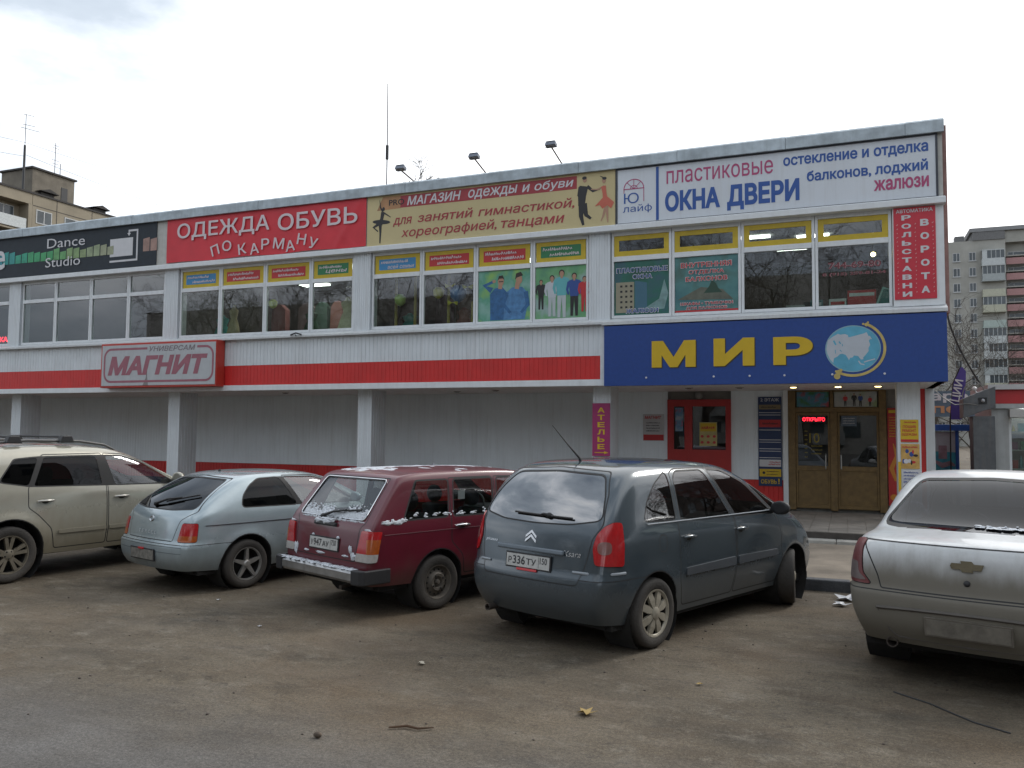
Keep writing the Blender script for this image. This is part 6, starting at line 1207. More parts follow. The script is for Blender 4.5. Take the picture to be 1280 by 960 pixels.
    mb = MB(); pts = [(lambda pn: pn[0] + pn[1] * .001)(car.rear(y, z)) for y, z in [(-.60, .575), (-.52, .40), (-.47, .355), (0, .345), (.47, .355), (.52, .40), (.60, .575)]]; mb.tube(pts, .008, 5); mb.build('bumper_groove', M('groove_shadow_grey', None), bp_, world=False, smooth=50)
    plate(car, bp_, 0, .475, None, frame=M('muddy_plate_frame', (.13, .115, .095), .8, var=.2), mat=M('muddy_plate', (.165, .150, .125), .85, var=.25, scale=14))
    for sd in (1,): mb = MB(); mb.lathe([(.036, 0), (.040, -.16), (.034, -.16), (.03, 0)], (-.72, .52, .30), 'x', 14); mb.build('exhaust_pipe', M('rusty_steel', (.10, .085, .075), .6, metal=.6), root, world=False, smooth=50)
    mb = MB(); r = random.Random(9)
    for i in range(46):
        y = r.uniform(-.30, .05) - (.1 if r.random() < .2 else 0); z = 1.128 + .02 * r.random() ** 2; p, n = car.rear(y, z); mb.ball(tuple(p + n * .003), (r.uniform(.008, .03), r.uniform(.01, .03), r.uniform(.004, .009)), 7, 4)
    mm = Matrix.Translation(root.location) @ Matrix.Rotation(root.rotation_euler.z, 4, 'Z') @ Matrix.Scale(root.scale.x, 4); tag(mb.xf(mm).build('snow', M('old_snow', (.66, .69, .74)), smooth=60), 'thin line of snow along the foot of the white sedan rear window', 'snow', kind='stuff')
    ws = rnd([(-.62, 1.10), (.62, 1.10), (.55, 1.42), (-.55, 1.42)], .05); okf = lambda c: c.x > 1.4; car.window(ws, 'F', None, .02, okf); car.emit(car.sel(ws, 'F', okf), 'windscreen', GC, root, push=-.003)
    for sd in (-1, 1): hl = rnd([(sd * .40, .62), (sd * .68, .62), (sd * .64, .76), (sd * .40, .74)], .03); car.cut(hl, 'F', lambda c: c.x > 3); car.emit(car.sel(hl, 'F', lambda c: c.x > 3), 'headlight', HEADL, root, thick=.006)
    finish(car, root, paint, -.85, 3.45, 2.62, .305, hw, 2.15, .95, .28); seats(root, 1.2, .30, hw, .34, z_top=1.16); steering(root, 1.75, .36, .9)
    RM = M('dusty_alloy', None)
    for x in (0, 2.62):
        for sd in (-1, 1): wheel(root, x, sd * (hw - .10), .305, .19, 'multi', RM, sd)
sedan()
# ------------------------------------------------------------------ things behind the upper windows
CREAM = M('cream_cloth', (.70, .65, .46), .8, var=.25, scale=5); TEAL = M('teal_cloth', (.06, .34, .31), .8, var=.3, scale=4)
def dress(x, y, z, h, mat, label, w=.22, head=False):
    t_ = thing('mannequin' if head else 'dress', label, 'mannequin' if head else 'dress', (x, y, z)); mb = MB()
    mb.lathe([(w * 1.25, 0), (w * 1.1, h * .25), (w * .8, h * .5), (w * .52, h * .64), (w * .72, h * .78), (w * .78, h * .86), (w * .3, h * .93), (w * .22, h)], (x, y, z), 'z', 18)
    for v in range(len(mb.v)):
        p = mb.v[v]; a = atan2(p[1] - y, p[0] - x); k = 1 + .10 * sin(7 * a) * max(0, 1 - (p[2] - z) / h * 1.3); mb.v[v] = (x + (p[0] - x) * k, y + (p[1] - y) * .6 * k, p[2])
    mb.build('gown', mat, t_, smooth=60)
    if head:
        mb = MB(); mb.ball((x, y, z + h + .12), (.085, .10, .13)); mb.build('head', DARK, t_, smooth=60)
    return t_
dress(-11.05, 16.75, 4.07, 1.0, CREAM, 'cream evening gown on a dark-headed mannequin in the fourth window under the red banner', .24, True)
dress(-14.42, 16.7, 4.07, .95, M('sand_cloth', (.50, .42, .26), .8, var=.2), 'sand coloured dress beside the leftmost window mullion under the red banner', .17)
dress(-14.95, 16.9, 4.07, .75, TEAL, 'teal dress low in the leftmost window under the red banner', .24)
dress(-9.45, 16.9, 4.07, .55, TEAL, 'teal garment low in the leftmost window under the ballerina banner', .25)
dress(-8.05, 16.9, 4.07, .62, M('rose_cloth', (.42, .18, .16), .8, var=.2), 'rose garment low in the window of the blue balloon', .22)
dress(-12.35, 17.1, 4.07, .8, M('forest_cloth', (.02, .08, .04), .8, var=.2), 'dark green coat in the third window under the red banner', .22)
def balloon(x, y, z, r, col, nm, label):
    t_ = thing('balloon', label, 'balloon', (x, y, z), group='balloons in the clothes shop windows'); mb = MB(); mb.lathe([(.001, r), (r * .5, r * .88), (r * .86, r * .5), (r, .05), (r * .9, -r * .45), (r * .5, -r * .9), (r * .1, -r * 1.12), (.001, -r * 1.13)], (x, y, z), 'z', 18); mb.build('skin', M(nm, col, .3, var=.05), t_, smooth=70)
    mb = MB(); mb.tube([(x, y, z - r), (x + .02, y, z - r - .4)], .005, 4); mb.build('string', DARK, t_)
balloon(-12.98, 16.4, 4.95, .11, (.50, .58, .05), 'yellow_green_balloon', 'small yellow-green balloon in the second window under the red banner')
balloon(-9.40, 16.35, 4.85, .135, (.45, .62, .12), 'lime_balloon', 'lime balloon in the leftmost window under the ballerina')
balloon(-8.45, 16.4, 4.97, .13, (.70, .58, .05), 'yellow_balloon', 'yellow balloon next to the blue one')
balloon(-7.97, 16.42, 4.93, .19, (.09, .24, .60), 'blue_balloon', 'large blue balloon among yellow ribbons')
YS = M('yellow_ribbon', (.7, .6, .06), .5)
for x, z, lab in [(-8.15, 5.1, 'yellow ribbon bow upper left of the blue balloon'), (-7.72, 5.05, 'yellow ribbon bow right of the blue balloon'), (-8.08, 4.72, 'yellow ribbon bow below the blue balloon')]:
    mb = MB(); mb.prism([(x, z), (x - .13, z + .06), (x - .11, z - .05)], 16.36, 16.38); mb.prism([(x, z), (x + .11, z - .06), (x + .13, z + .05)], 16.36, 16.38); tag(mb.build('ribbon_bow', YS), lab, 'ribbon', 'yellow ribbons around the blue balloon')
for x, lab in [(-9.12, 'yellow upright pole in the leftmost window under the ballerina'), (-9.62, 'dull yellow pole near the left edge of the window under the ballerina'), (-8.27, 'yellow pole left of the blue balloon'), (-7.68, 'short yellow pole under the right ribbon')]:
    mb = MB(); mb.tube([(x, 16.55, 4.07), (x, 16.55, 4.75 if '-7.68' == str(x) else 5.75)], .035, 8); tag(mb.build('display_pole', M('pole_yellow', (.50, .38, .10), .5), smooth=50), lab, 'pole', 'yellow display poles')
r = random.Random(11)
for k in range(11):                                    # clothes rails at the back of the clothes shops
    x = [-14.6, -13.7, -13.2, -12.7, -11.8, -9.5, -8.9, -8.3, -7.6, -11.3, -10.7][k]; t_ = thing('garment', ['dark coat', 'brown jacket', 'maroon jumper', 'olive jacket', 'plum coat', 'grey coat', 'black jacket', 'wine dress', 'khaki coat', 'navy coat', 'umber coat'][k] + ' hanging at the back of the clothes shop', 'garment', (x, 18.8, 4.4))
    mb = MB(); w = r.uniform(.2, .3); mb.prism([(x - w, 4.3 + r.uniform(0, .3)), (x + w, 4.35), (x + w * .9, 5.2), (x + .06, 5.35), (x - .06, 5.35), (x - w * .9, 5.2)], 18.7, 18.9); mb.build('cloth', M('garment_%d' % k if False else 'garment_cloth_' + 'abcdefghijk'[k], (r.uniform(.08, .36), r.uniform(.05, .22), r.uniform(.05, .2)), .85), t_)
# packaged goods on the sill of the last window
def carton(x0, x1, z1, mat, label, y=16.2):
    t_ = thing('carton', label, 'box', ((x0 + x1) / 2, y, 4.07)); mb = MB(); mb.box(x0, x1, y, y + .18, 4.07, z1); mb.build('box', mat, t_, bevel=.004)
    mb = MB(); mb.flat([(x0 + .03, z1 - .11), (x1 - .03, z1 - .11), (x1 - .03, z1 - .05), (x0 + .03, z1 - .05)], y - .001); mb.build('printed_band', W_INK if mat is not W_INK else R_INK, t_)
carton(-.30, .0, 4.36, W_INK, 'white carton with red band on the sill of the last upper window'); carton(.02, .50, 4.50, R_INK, 'red carton on the sill of the last upper window'); carton(-.62, -.40, 4.36, M('teal_print', (.04, .16, .18)), 'teal carton at the mullion of the last upper window'); carton(-1.05, -.72, 4.28, M('grey_carton', (.25, .26, .26)), 'low grey carton in the third window right of the posters')
t = thing('sample_window', 'small tilted white and teal sample window on the sill behind the last pane', 'sample', (.55, 16.1, 4.07)); mb = MB()
for a, b, c, d in [(-.11, .11, 0, .03), (-.11, .11, .40, .43), (-.11, -.08, .03, .40), (.08, .11, .03, .40)]: mb.box(a, b, -.02, .02, c, d)
mb.xf(Matrix.Translation((.56, 16.1, 4.08)) @ Matrix.Rotation(.35, 4, 'Y')); mb.build('frame', M('pale_teal_plastic', (.22, .42, .40), .4), t)
mb = MB(); mb.box(-.08, .08, -.004, .004, .03, .40); mb.xf(Matrix.Translation((.56, 16.1, 4.08)) @ Matrix.Rotation(.35, 4, 'Y')); mb.build('pane', M('teal_pane', (.05, .2, .2), .2), t)
t = thing('light_bulb', 'warm lit bulb hanging behind the last upper window', 'lamp', (.46, 16.9, 5.2)); mb = MB(); mb.ball((.48, 16.9, 5.28), .045); mb.build('bulb', M('lit_bulb', (1, .78, .35), emit=9, var=0), t, smooth=60); mb = MB(); mb.tube([(.48, 16.9, 5.32), (.48, 16.9, 5.97)], .008, 5); mb.build('cord', DARK, t)
# ------------------------------------------------------------------ on the roof
def floodlight(bx, hx, hz, label):
    t_ = thing('floodlight', label, 'floodlight', (bx, 16.15, 7.36), group='floodlights leaning out from the roof edge')
    mb = MB(); mb.tube([(bx, 16.2, 7.36), (bx, 16.1, 7.42), (hx, 15.28, hz)], .016, 6); mb.build('arm', M('rusty_arm', (.10, .07, .06), .7), t_)
    mb = MB(); mb.prism_x([(-.09, -.06), (.10, -.04), (.09, .05), (-.07, .06)], -.15, .15); mb.box(-.13, .13, -.085, .085, .062, .075); mb.box(-.16, .16, -.02, .02, -.075, -.062); mb.xf(Matrix.Translation((hx, 15.25, hz + .04)) @ Matrix.Rotation(-.3, 4, 'X') @ Matrix.Scale(.72, 4)); mb.build('lamp_head', M('floodlight_grey', (.16, .18, .22), .5, metal=.2), t_, bevel=.008)
    mb = MB(); mb.box(-.13, .13, -.055, .06, -.061, -.05); mb.xf(Matrix.Translation((hx, 15.25, hz + .04)) @ Matrix.Rotation(-.3, 4, 'X') @ Matrix.Scale(.72, 4)); mb.build('lamp_glass', M('floodlight_glass', (.45, .48, .5), .15), t_)
floodlight(-8.90, -8.81, 7.45, 'floodlight on a leaning arm, leftmost of the three on the roof edge, beside the antenna')
floodlight(-7.16, -7.08, 7.50, 'floodlight on a leaning arm, middle one of the three on the roof edge')
floodlight(-5.43, -5.40, 7.54, 'floodlight on a leaning arm over the printed dancing couple, rightmost of the three')
t = thing('whip_antenna', 'thin tall whip antenna standing on the shop roof', 'antenna', (-12.0, 20, 7.28)); mb = MB(); mb.tube([(-12, 20, 7.28), (-12, 20, 9.7)], .018, 6); mb.tube([(-12, 20, 9.7), (-12.02, 20, 11.75)], [.020, .013], 5); mb.build('rod', M('antenna_grey', (.14, .14, .15), .5), t); mb = MB(); mb.tube([(-12, 20, 9.55), (-12, 20, 9.95)], .045, 8); mb.build('coil', DARK, t)
mb = MB(); mb.tube([(.0, 0, 0), (.16, -.02, .04), (.3, .0, .0)], .018, 6); mb.tube([(.12, -.02, .03), (.2, -.06, -.04)], .012, 5); mb.xf(Matrix.Translation((-11.95, 15.76, 4.07))); tag(mb.build('cable_scrap', DARK), 'black scrap of cable lying on the sill under the red banner windows', 'cable')
t = thing('alarm_sounder', 'round grey alarm sounder on the wall above the red door', 'alarm', (-3.05, YR - .03, 2.70)); mb = MB(); mb.lathe([(.001, -.06), (.05, -.055), (.085, -.03), (.09, 0)], (-3.05, YR - .005, 2.71), 'y', 16); mb.build('cover', M('grey_plastic', (.25, .25, .24), .5), t, smooth=50)
# ------------------------------------------------------------------ kiosk and street things on the right
KW = M('kiosk_panel', (.45, .47, .47), .5, var=.08, streak=.3)
t = thing('kiosk', 'white kiosk with red fascia and shelves lit by an added strip behind its window at the right edge', 'kiosk', (4.6, 19, 0))
mb = MB(); mb.box(2.67, 2.97, 19.06, 21.4, .11, 2.42); mb.box(2.97, 7.0, 21.3, 21.4, .11, 2.42); mb.box(2.97, 7.0, 19.06, 19.3, .11, .75); mb.box(6.6, 7.0, 19.061, 21.299, .75, 2.42); mb.build('wall', KW, t)
mb = MB(); mb.box(2.60, 7.1, 18.9, 21.5, 2.80, 2.90); mb.build('roof', M('kiosk_roof_edge', (.55, .57, .58), .5), t)
mb = MB(); mb.box(2.68, 4.05, 18.98, 21.4, 2.52, 2.798); mb.build('fascia', R_INK, t); mb = MB(); mb.box(4.051, 7.0, 18.98, 21.4, 2.52, 2.798); mb.build('fascia', M('plum_fascia', (.16, .02, .10), .5), t); mb = MB(); mb.box(2.68, 7.0, 18.985, 21.4, 2.425, 2.518); mb.build('fascia_trim', KW, t)
mb = MB(); mb.box(2.96, 7.0, 18.86, 19.05, 2.24, 2.40); mb.build('shutter_box', M('shutter_white', (.52, .52, .50), .5), t, bevel=.01)
mb = MB()
for a in (2.97, 4.1, 5.3, 6.55): mb.box(a, a + .05, 19.10, 19.16, .75, 2.40)
mb.build('window_frame', PVC, t); mb = MB(); mb.box(3.02, 6.6, 19.13, 19.136, .75, 2.40); mb.build('window_pane', PANE, t)
mb = MB()
for z in (.8, 1.2, 1.58, 1.95): mb.box(3.02, 6.5, 19.4, 19.75, z, z + .02)
mb.build('shelf', KW, t); mb = MB(); mb.box(3.2, 6.2, 19.35, 19.42, 2.34, 2.38); mb.build('ceiling_light', TUBE, t); mb = MB(); mb.box(2.98, 6.59, 19.80, 19.84, .76, 2.40); mb.build('back_panel', M('kiosk_back_panel', (.35, .33, .30), .8), t)  # glowing strip added only to brighten the shelved goods, no such lamp known
r = random.Random(21); kinds = [('packet', .10, .16), ('jar', .07, .13), ('bottle', .06, .24)]
cl = [(.35, .05, .04), (.05, .15, .30), (.35, .28, .05), (.06, .22, .10), (.40, .40, .38), (.25, .08, .16), (.10, .25, .28)]; KM = [M('goods_colour_' + 'abcdefg'[i], c, .4, var=.25, scale=12) for i, c in enumerate(cl)]
cn = ['red', 'blue', 'yellow', 'green', 'white', 'plum', 'teal']
for si, z in enumerate((.82, 1.22, 1.60, 1.97)):
    x = 3.08
    while x < 4.6:
        kd = r.choice(kinds); ci = r.randrange(7); w = kd[1]; h = kd[2] * r.uniform(.85, 1.1); mb = MB()
        if kd[0] == 'packet': mb.box(x, x + w, 19.45, 19.55, z, z + h)
        else:
            rr = w / 2; mb.lathe([(.001, 0), (rr, 0), (rr, h * .6), (rr * .45, h * .8), (rr * .4, h), (.001, h)], (x + rr, 19.5, z), 'z', 10)
        o = mb.build(kd[0], KM[ci], smooth=40); tag(o, '%s %s on the %s shelf in the kiosk window' % (cn[ci], kd[0], ['lowest', 'second lowest', 'second highest', 'top'][si]), kd[0], 'goods on the kiosk shelves'); x += w + r.uniform(.02, .07)
t = thing('steel_cabinet', 'dark grey steel post box with a slanted head and wire hoop beside the kiosk', 'cabinet', (2.4, 18.6, 0)); GS = M('dull_steel', (.13, .14, .15), .5, metal=.5, var=.2, streak=.3)
mb = MB(); mb.box(2.27, 2.655, 18.5, 19.0, .11, 2.26); mb.build('post', GS, t, bevel=.01)
mb = MB(); mb.prism([(2.10, 2.22), (2.45, 2.36), (2.66, 2.42), (2.66, 2.84), (2.50, 2.78), (2.10, 2.60)], 18.42, 19.02); mb.build('head', GS, t, bevel=.01)
mb = MB(); mb.tube([(2.12 + .18 - .20 * cos(a), 18.5, 2.62 + .33 * sin(a)) for a in [pi * i / 10 for i in range(11)]], .010, 5); mb.tube([(2.5, 18.45, 2.45), (2.2, 18.4, 2.50), (1.95, 18.4, 2.48), (1.75, 18.4, 2.62), (1.62, 18.4, 2.76)], .010, 5); mb.build('wire_hoop', M('grey_wire', (.20, .20, .19), .5), t, smooth=50)
mb = MB(); mb.ball((2.31, 18.5, 2.80), (.05, .05, .045)); mb.tube([(2.31, 18.5, 2.78), (2.36, 18.5, 2.70)], .015, 6); mb.build('lamp', M('lamp_white', (.7, .7, .7), .3), t, smooth=50)
mb = MB(); mb.box(2.37, 2.51, 18.39, 18.419, 2.50, 2.62); mb.build('camera_box', DARK, t); mb = MB(); mb.ball((2.44, 18.38, 2.56), .035); mb.build('lens', M('lens_grey', (.4, .42, .45), .2), t, smooth=50)
t = thing('advertising_stand', 'blue framed stand with a sea-coloured poster between the shop corner and the kiosk', 'stand', (2.05, 21, 0)); BLU = M('blue_stand_paint', (.02, .10, .40), .45)
mb = MB(); mb.box(1.70, 2.50, 20.9, 21.15, 1.98, 2.12); mb.box(2.22, 2.29, 20.95, 21.1, .1, 1.98); mb.box(1.70, 1.76, 20.95, 21.1, .1, 1.98); mb.build('frame', BLU, t, bevel=.006)
mb = MB(); mb.box(1.76, 2.22, 20.99, 21.02, .55, 1.97); mb.m = 1; mb.flat([(1.77, 1.52), (2.22, 1.50), (2.22, 1.96), (1.77, 1.96)], 20.985); mb.m = 2; mb.flat([(1.88, 1.35), (2.05, 1.35), (2.05, 1.65), (1.88, 1.65)], 20.985); mb.stroke([(1.80, 1.30), (1.95, 1.20), (2.12, 1.26), (2.2, 1.2)], [.05, .12, .1, .05], 20.983); mb.m = 1; mb.stroke([(1.77, .75), (1.9, .80), (2.05, .74), (2.22, .79)], .09, 20.981); mb.build('poster', [mottled('sea_poster', (.03, .22, .36), (.06, .38, .48), (.04, .18, .30), 3), M('pale_sky_print', (.42, .46, .50)), M('dusty_pink_print', (.32, .22, .26), var=.3)], t)
t = thing('feather_flag', 'narrow purple feather flag with white letters ЦИИ leaning by the shop corner', 'flag', (2.0, 20, 0)); FL = M('violet_flag_cloth', (.07, .045, .24), .6, var=.15)
mb = MB(); pl = [(2.02, .1), (2.03, 2.2), (2.10, 3.0), (2.24, 3.34)]; mb.tube([(x, 20.02, z) for x, z in pl], .014, 6); mb.build('pole', DARK, t, smooth=50)
mb = MB(); mb.add([(x + (.0 if s else w), 20 + .02 * sin(z * 6 + s), z) for z, x, w in [(2.22, 2.03, .22), (2.5, 2.05, .24), (2.8, 2.08, .24), (3.05, 2.12, .22), (3.25, 2.19, .16), (3.34, 2.24, .05)] for s in (1, 0)], [(2 * i, 2 * i + 1, 2 * i + 3, 2 * i + 2) for i in range(5)]); mb.build('cloth', FL, t, smooth=60)
lettering(t, W_INK, 19.96, [('ЦИИ', 1.95, 2.42, 2.74, 2.93, dict(bold=.02, rot=1.38))])
t = thing('billboard', 'grey-blue billboard behind the flag with cut-off white and orange letters', 'billboard', (2.6, 24, 0)); mb = MB(); mb.box(1.72, 3.2, 24, 24.06, 2.36, 3.02); mb.build('panel', M('billboard_blue', (.10, .15, .20), .5, var=.2), t); mb = MB(); mb.box(1.9, 1.98, 24.07, 24.14, 0, 3); mb.box(2.95, 3.03, 24.07, 24.14, 0, 3); mb.build('post', GS, t)
lettering(t, W_INK, 23.99, [('аре', 1.98, 2.85, 2.72, 2.96, dict(bold=.03))]); lettering(t, M('orange_letters', (.55, .28, .14)), 23.985, [('пе', 2.02, 2.66, 2.45, 2.64, dict(bold=.03))], name='lettering')
t = thing('potted_plant', 'small dark green potted plant at the foot of the white corner post', 'plant', (1.75, 19.2, .1)); mb = MB(); mb.lathe([(.001, 0), (.12, 0), (.16, .30), (.14, .30), (.13, .25), (.001, .25)], (1.72, 19.2, .27), 'z', 14); mb.build('pot', M('clay_pot', (.20, .09, .05), .8), t, smooth=40)
mb = MB(); r = random.Random(4)
for i in range(160):
    a = r.uniform(0, 2 * pi); e_ = r.uniform(.1, 1.4); l = r.uniform(.12, .42); b = Vector((1.72, 19.2, .55)); d = Vector((cos(a) * cos(e_), sin(a) * cos(e_), sin(e_))); p = b + d * l; s = d.cross(Vector((0, 0, 1))).normalized() * .022; q = p + d * .09 + Vector((0, 0, -.02)); mb.add([p - d * .05, p + s, q, p - s], [(0, 1, 2, 3)])
mb.build('foliage', M('dark_leaf', (.025, .055, .025), .5, var=.4, scale=8), t)
# ------------------------------------------------------------------ bare trees
BARK = M('bare_bark', (.085, .070, .058), .9, var=.3, scale=3)
def tree_mesh(seed, h=10, levels=5, spread=.55, r0=.16, dens=3, trunk=.25, rmin=.005, limb=0):
    r = random.Random(seed); mb = MB(); trunk_mb = MB()
    def grow(p, d, l, rad, lv, tgt):
        pts = [p]; rs = [rad]; n = 4 if lv > 1 else 3; q = p; dd = d
        for i in range(n):
            dd = (dd + Vector((r.uniform(-1, 1), r.uniform(-1, 1), r.uniform(-.5, .9))) * .16).normalized(); q = q + dd * l / n; pts.append(q); rs.append(max(rmin, rad * (1 - .55 * (i + 1) / n)))
        tgt.tube(pts, rs, 6 if lv >= levels - 1 else 4 if lv > 1 else 3, cap=False)
        if lv == 0: return
        for k in range(dens + (1 if lv < levels else 0)):
            t_ = r.uniform(.35, 1.0) if k else 1.0; i = min(n - 1, int(t_ * n)); b = pts[i].lerp(pts[i + 1], t_ * n - i if i < n else 1); ax = dd.orthogonal(); ax.rotate(Matrix.Rotation(r.uniform(0, 2 * pi), 3, dd)); nd_ = (dd + ax * r.uniform(.4, 1.1) * (spread / .55)).normalized()
            grow(b, nd_, (limb * h if limb and lv == levels else l) * r.uniform(.58, .82), max(rmin, rs[i] * r.uniform(.5, .72)), lv - 1, mb)
    grow(Vector((0, 0, -.1)), Vector((r.uniform(-.05, .05), r.uniform(-.05, .05), 1)), h * trunk + h * .1, r0, levels, trunk_mb)
    return trunk_mb, mb
def tree(x, y, label, seed, h=10, group=None, s=1., base=0, top=None, **k):
    t_ = thing('bare_tree', label, 'tree', (x, y, base), rotz=seed * 1.3, group=group); a, b = tree_mesh(seed, h, **k); a.build('trunk', BARK, t_, world=False, smooth=60); b.build('crown', BARK, t_, world=False); s = top / max(v[2] for v in b.v) if top else s
    if top: v_ = Matrix.Rotation(seed * 1.3, 3, 'Z') @ Vector(max(b.v, key=lambda v: v[2])) * s; t_.location = (x - v_.x, y - v_.y, base)
    t_.scale = (s, s, s); return t_
tree(-24.3, 45, 'bare tree whose top shows above the roof right of the whip antenna', 31, h=17.5, top=19.1, rmin=.015, r0=.2, levels=5, spread=.55, trunk=.7, limb=.16, group='bare trees behind the shop')
tree(-27.6, 48, 'bare tree whose twigs show above the roof left of the first floodlight', 32, h=17.2, top=18.9, rmin=.015, r0=.18, levels=5, spread=.55, trunk=.7, limb=.13, group='bare trees behind the shop')
tree(7.0, 60, 'bare tree in front of the right tower block beside the shop corner', 33, h=12.5, top=10.4, rmin=.008, r0=.12, levels=5, spread=.6, group='bare trees before the right tower block')
tree(9.6, 66, 'bare tree in front of the right tower block above the kiosk roof', 35, h=11, r0=.14, levels=6, group='bare trees before the right tower block')
tree(5.2, 40, 'small bare tree low behind the flag', 36, h=6.5, r0=.09, levels=5, group='bare trees before the right tower block')
mb = MB(); mb.tube([(3.33 + .00 * i, 33, 7.6 - .02 * i) if False else (3.3 + 1.25 * (i / 12) ** 1.5, 33 + .05 * i, 6.45 - 3.0 * (i / 12)) for i in range(13)], .035, 5); tag(mb.build('slack_cable', DARK, smooth=50), 'slack black cable hanging down before the right tower block', 'cable')
# ------------------------------------------------------------------ far apartment blocks
BR = M('grey_brick_facade', (.34, .335, .305), .9, var=.14, scale=.5, streak=.3, streak_col=(.20, .18, .15)); PANW = M('far_window_glass', (.06, .075, .085), .12, var=.35, scale=.4); WF = M('far_window_frame', (.45, .46, .46), .6)
t = thing('apartment_block', 'tall grey-brown apartment block with white and red balconies behind the kiosk', 'apartment block', (35, 166, 0)); Y0 = 166
mb = MB(); mb.box(9, 26.05, Y0, Y0 + 14, 0, 36.6); mb.box(26.05, 48, Y0 + 1.6, Y0 + 14, 0, 36.6); mb.box(26.05, 48, Y0 + .2, Y0 + 1.6, 36.0, 38.1)
for k in range(13): mb.box(25.7, 48, Y0 + .2, Y0 + 1.6, 33.6 - k * 2.75 - .12, 33.6 - k * 2.75 + .08)
mb.build('wall', BR, t)
mb = MB(); mb.box(21.0, 26.0, Y0 - .2, Y0 + 13, 36.602, 38.2); mb.prism_x([(Y0 - .3, 38.1), (Y0 + 13, 38.1), (Y0 + 12, 39.0), (Y0 + .2, 38.9)], 20.6, 48.2); mb.box(18.3, 19.8, Y0 + 1, Y0 + 3, 36.602, 37.8); mb.build('roof', M('far_roof_grey', (.16, .16, .16), .9, var=.2), t)
def far_win(x0, x1, z0, z1, y, par, split=.5):
    mb = MB(); f = .09
    mb.box(x0, x1, y - .08, y - .02, z0, z0 + f); mb.box(x0, x1, y - .08, y - .02, z1 - f, z1); mb.box(x0, x0 + f, y - .08, y - .02, z0 + f, z1 - f); mb.box(x1 - f, x1, y - .08, y - .02, z0 + f, z1 - f); c_ = x0 + (x1 - x0) * split; mb.box(c_ - f / 2, c_ + f / 2, y - .08, y - .02, z0 + f, z1 - f); mb.box(x0 - .1, x1 + .1, y - .16, y - .081, z0 - .1, z0 - .002)
    w = mb.build('window', WF, par); mb = MB(); mb.quad((x0 + f, y - .035, z0 + f), (x1 - f, y - .035, z0 + f), (x1 - f, y - .035, z1 - f), (x0 + f, y - .035, z1 - f)); mb.build('pane', PANW, w); return w
BALM = [M('balcony_white', (.47, .50, .50), .6, var=.15), M('balcony_mint', (.36, .43, .40), .6, var=.15), M('balcony_yellowish', (.42, .42, .33), .6, var=.15), M('balcony_grey', (.33, .36, .36), .6, var=.15)]; REDB = M('balcony_red_brown', (.36, .20, .195), .7, var=.15)
for k in range(12):
    z = 33.0 - k * 2.75; rr = random.Random(k)
    far_win(17.8, 18.95, z, z + 1.55, Y0, t, .55); far_win(20.35, 21.45, z, z + 1.55, Y0, t, .5); far_win(12.5, 13.6, z, z + 1.55, Y0, t); far_win(15.0, 16.1, z, z + 1.55, Y0, t)
    mb = MB(); mb.box(22.3, 25.75, Y0 - 1.1, Y0 - .02, z - 1.0, z + .12); mb.box(22.2, 25.85, Y0 - 1.15, Y0 - .02, z - 1.2, z - 1.02); b_ = mb.build('balcony', BALM[(k * 7 + k // 3) % 4], t)
    if k not in (2, 4): mb = MB(); [mb.box(22.3 + .69 * i, 22.38 + .69 * i, Y0 - 1.08, Y0 - 1.0, z + .122, z + 1.5) for i in range(6)]; mb.box(22.3, 25.75, Y0 - 1.08, Y0 - 1.0, z + 1.5, z + 1.6); mb.box(22.3, 25.75, Y0 - 1.1, Y0 - .02, z + 1.602, z + 1.68); (mb.box(22.38, 23.0, Y0 - 1.06, Y0 - 1.02, z + .123, z + 1.498) if k % 2 == 0 else None); mb.build('glazing_frame', BALM[0], b_); mb = MB(); mb.quad((22.38, Y0 - 1.0, z + .14), (25.7, Y0 - 1.0, z + .14), (25.7, Y0 - 1.0, z + 1.48), (22.38, Y0 - 1.0, z + 1.48)); mb.build('glazing', PANW, b_)
    mb = MB(); mb.box(26.1, 48, Y0 - .1, Y0 + .1, z - 1.0, z + .15); mb.build('balcony', REDB, t)
    for xx in (26.6, 32, 37.5, 43): far_win(xx, xx + 2.9, z - .1, z + 1.5, Y0 + 1.6, t, .3)
# left block, seen along its long side
PAN = M('tan_panel_facade', (.27, .235, .175), .9, var=.12, scale=.5, streak=.35, streak_col=(.20, .17, .14)); FT = M('dark_felt_edge', (.05, .047, .045), .9)
t = thing('apartment_block', 'tan panel apartment block with a rooftop lift house, far left behind the roof', 'apartment block', (-90, 55, 0)); XW = -81.15
mb = MB(); mb.box(-95, XW, 62.05, 80, 0, 27.05); mb.box(-95, XW - 1.5, 20, 62.049, 0, 27.049); mb.box(XW - 1.5, XW, 20, 62.0, 25.9, 27.05)
for k in range(9): mb.box(XW - 1.5, XW - .02, 20, 62.0, 22.9 - 2.8 * k - .15, 22.9 - 2.8 * k)
mb.box(XW - 1.49, XW - .01, 61.6, 62.04, 0, 25.89); mb.build('wall', PAN, t)
mb = MB(); mb.box(-95.1, XW + .12, 19.9, 80.1, 27.055, 27.25)
for z in (25.85,) + tuple(25.9 - 2.8 * k - .02 for k in range(1, 9)): mb.box(XW, XW + .02, 62.1, 80, z - .03, z + .03)
for yv in (65.0, 69.6, 74.2): mb.box(XW, XW + .018, yv - .03, yv + .03, 0, 27.05)
mb.build('roof', FT, t)
mb = MB(); mb.box(-87.5, -82.6, 63.0, 68.3, 27.252, 30.35); mb.build('lift_house', M('lift_house_brick', (.17, .15, .12), .9, var=.25, scale=.8), t); mb = MB(); mb.box(-87.7, -82.4, 62.8, 68.5, 30.352, 30.55); mb.build('lift_house_roof', FT, t); mb = MB(); mb.box(-82.598, -82.55, 66.6, 67.4, 27.3, 29.2); mb.build('lift_house_door', DARK, t)
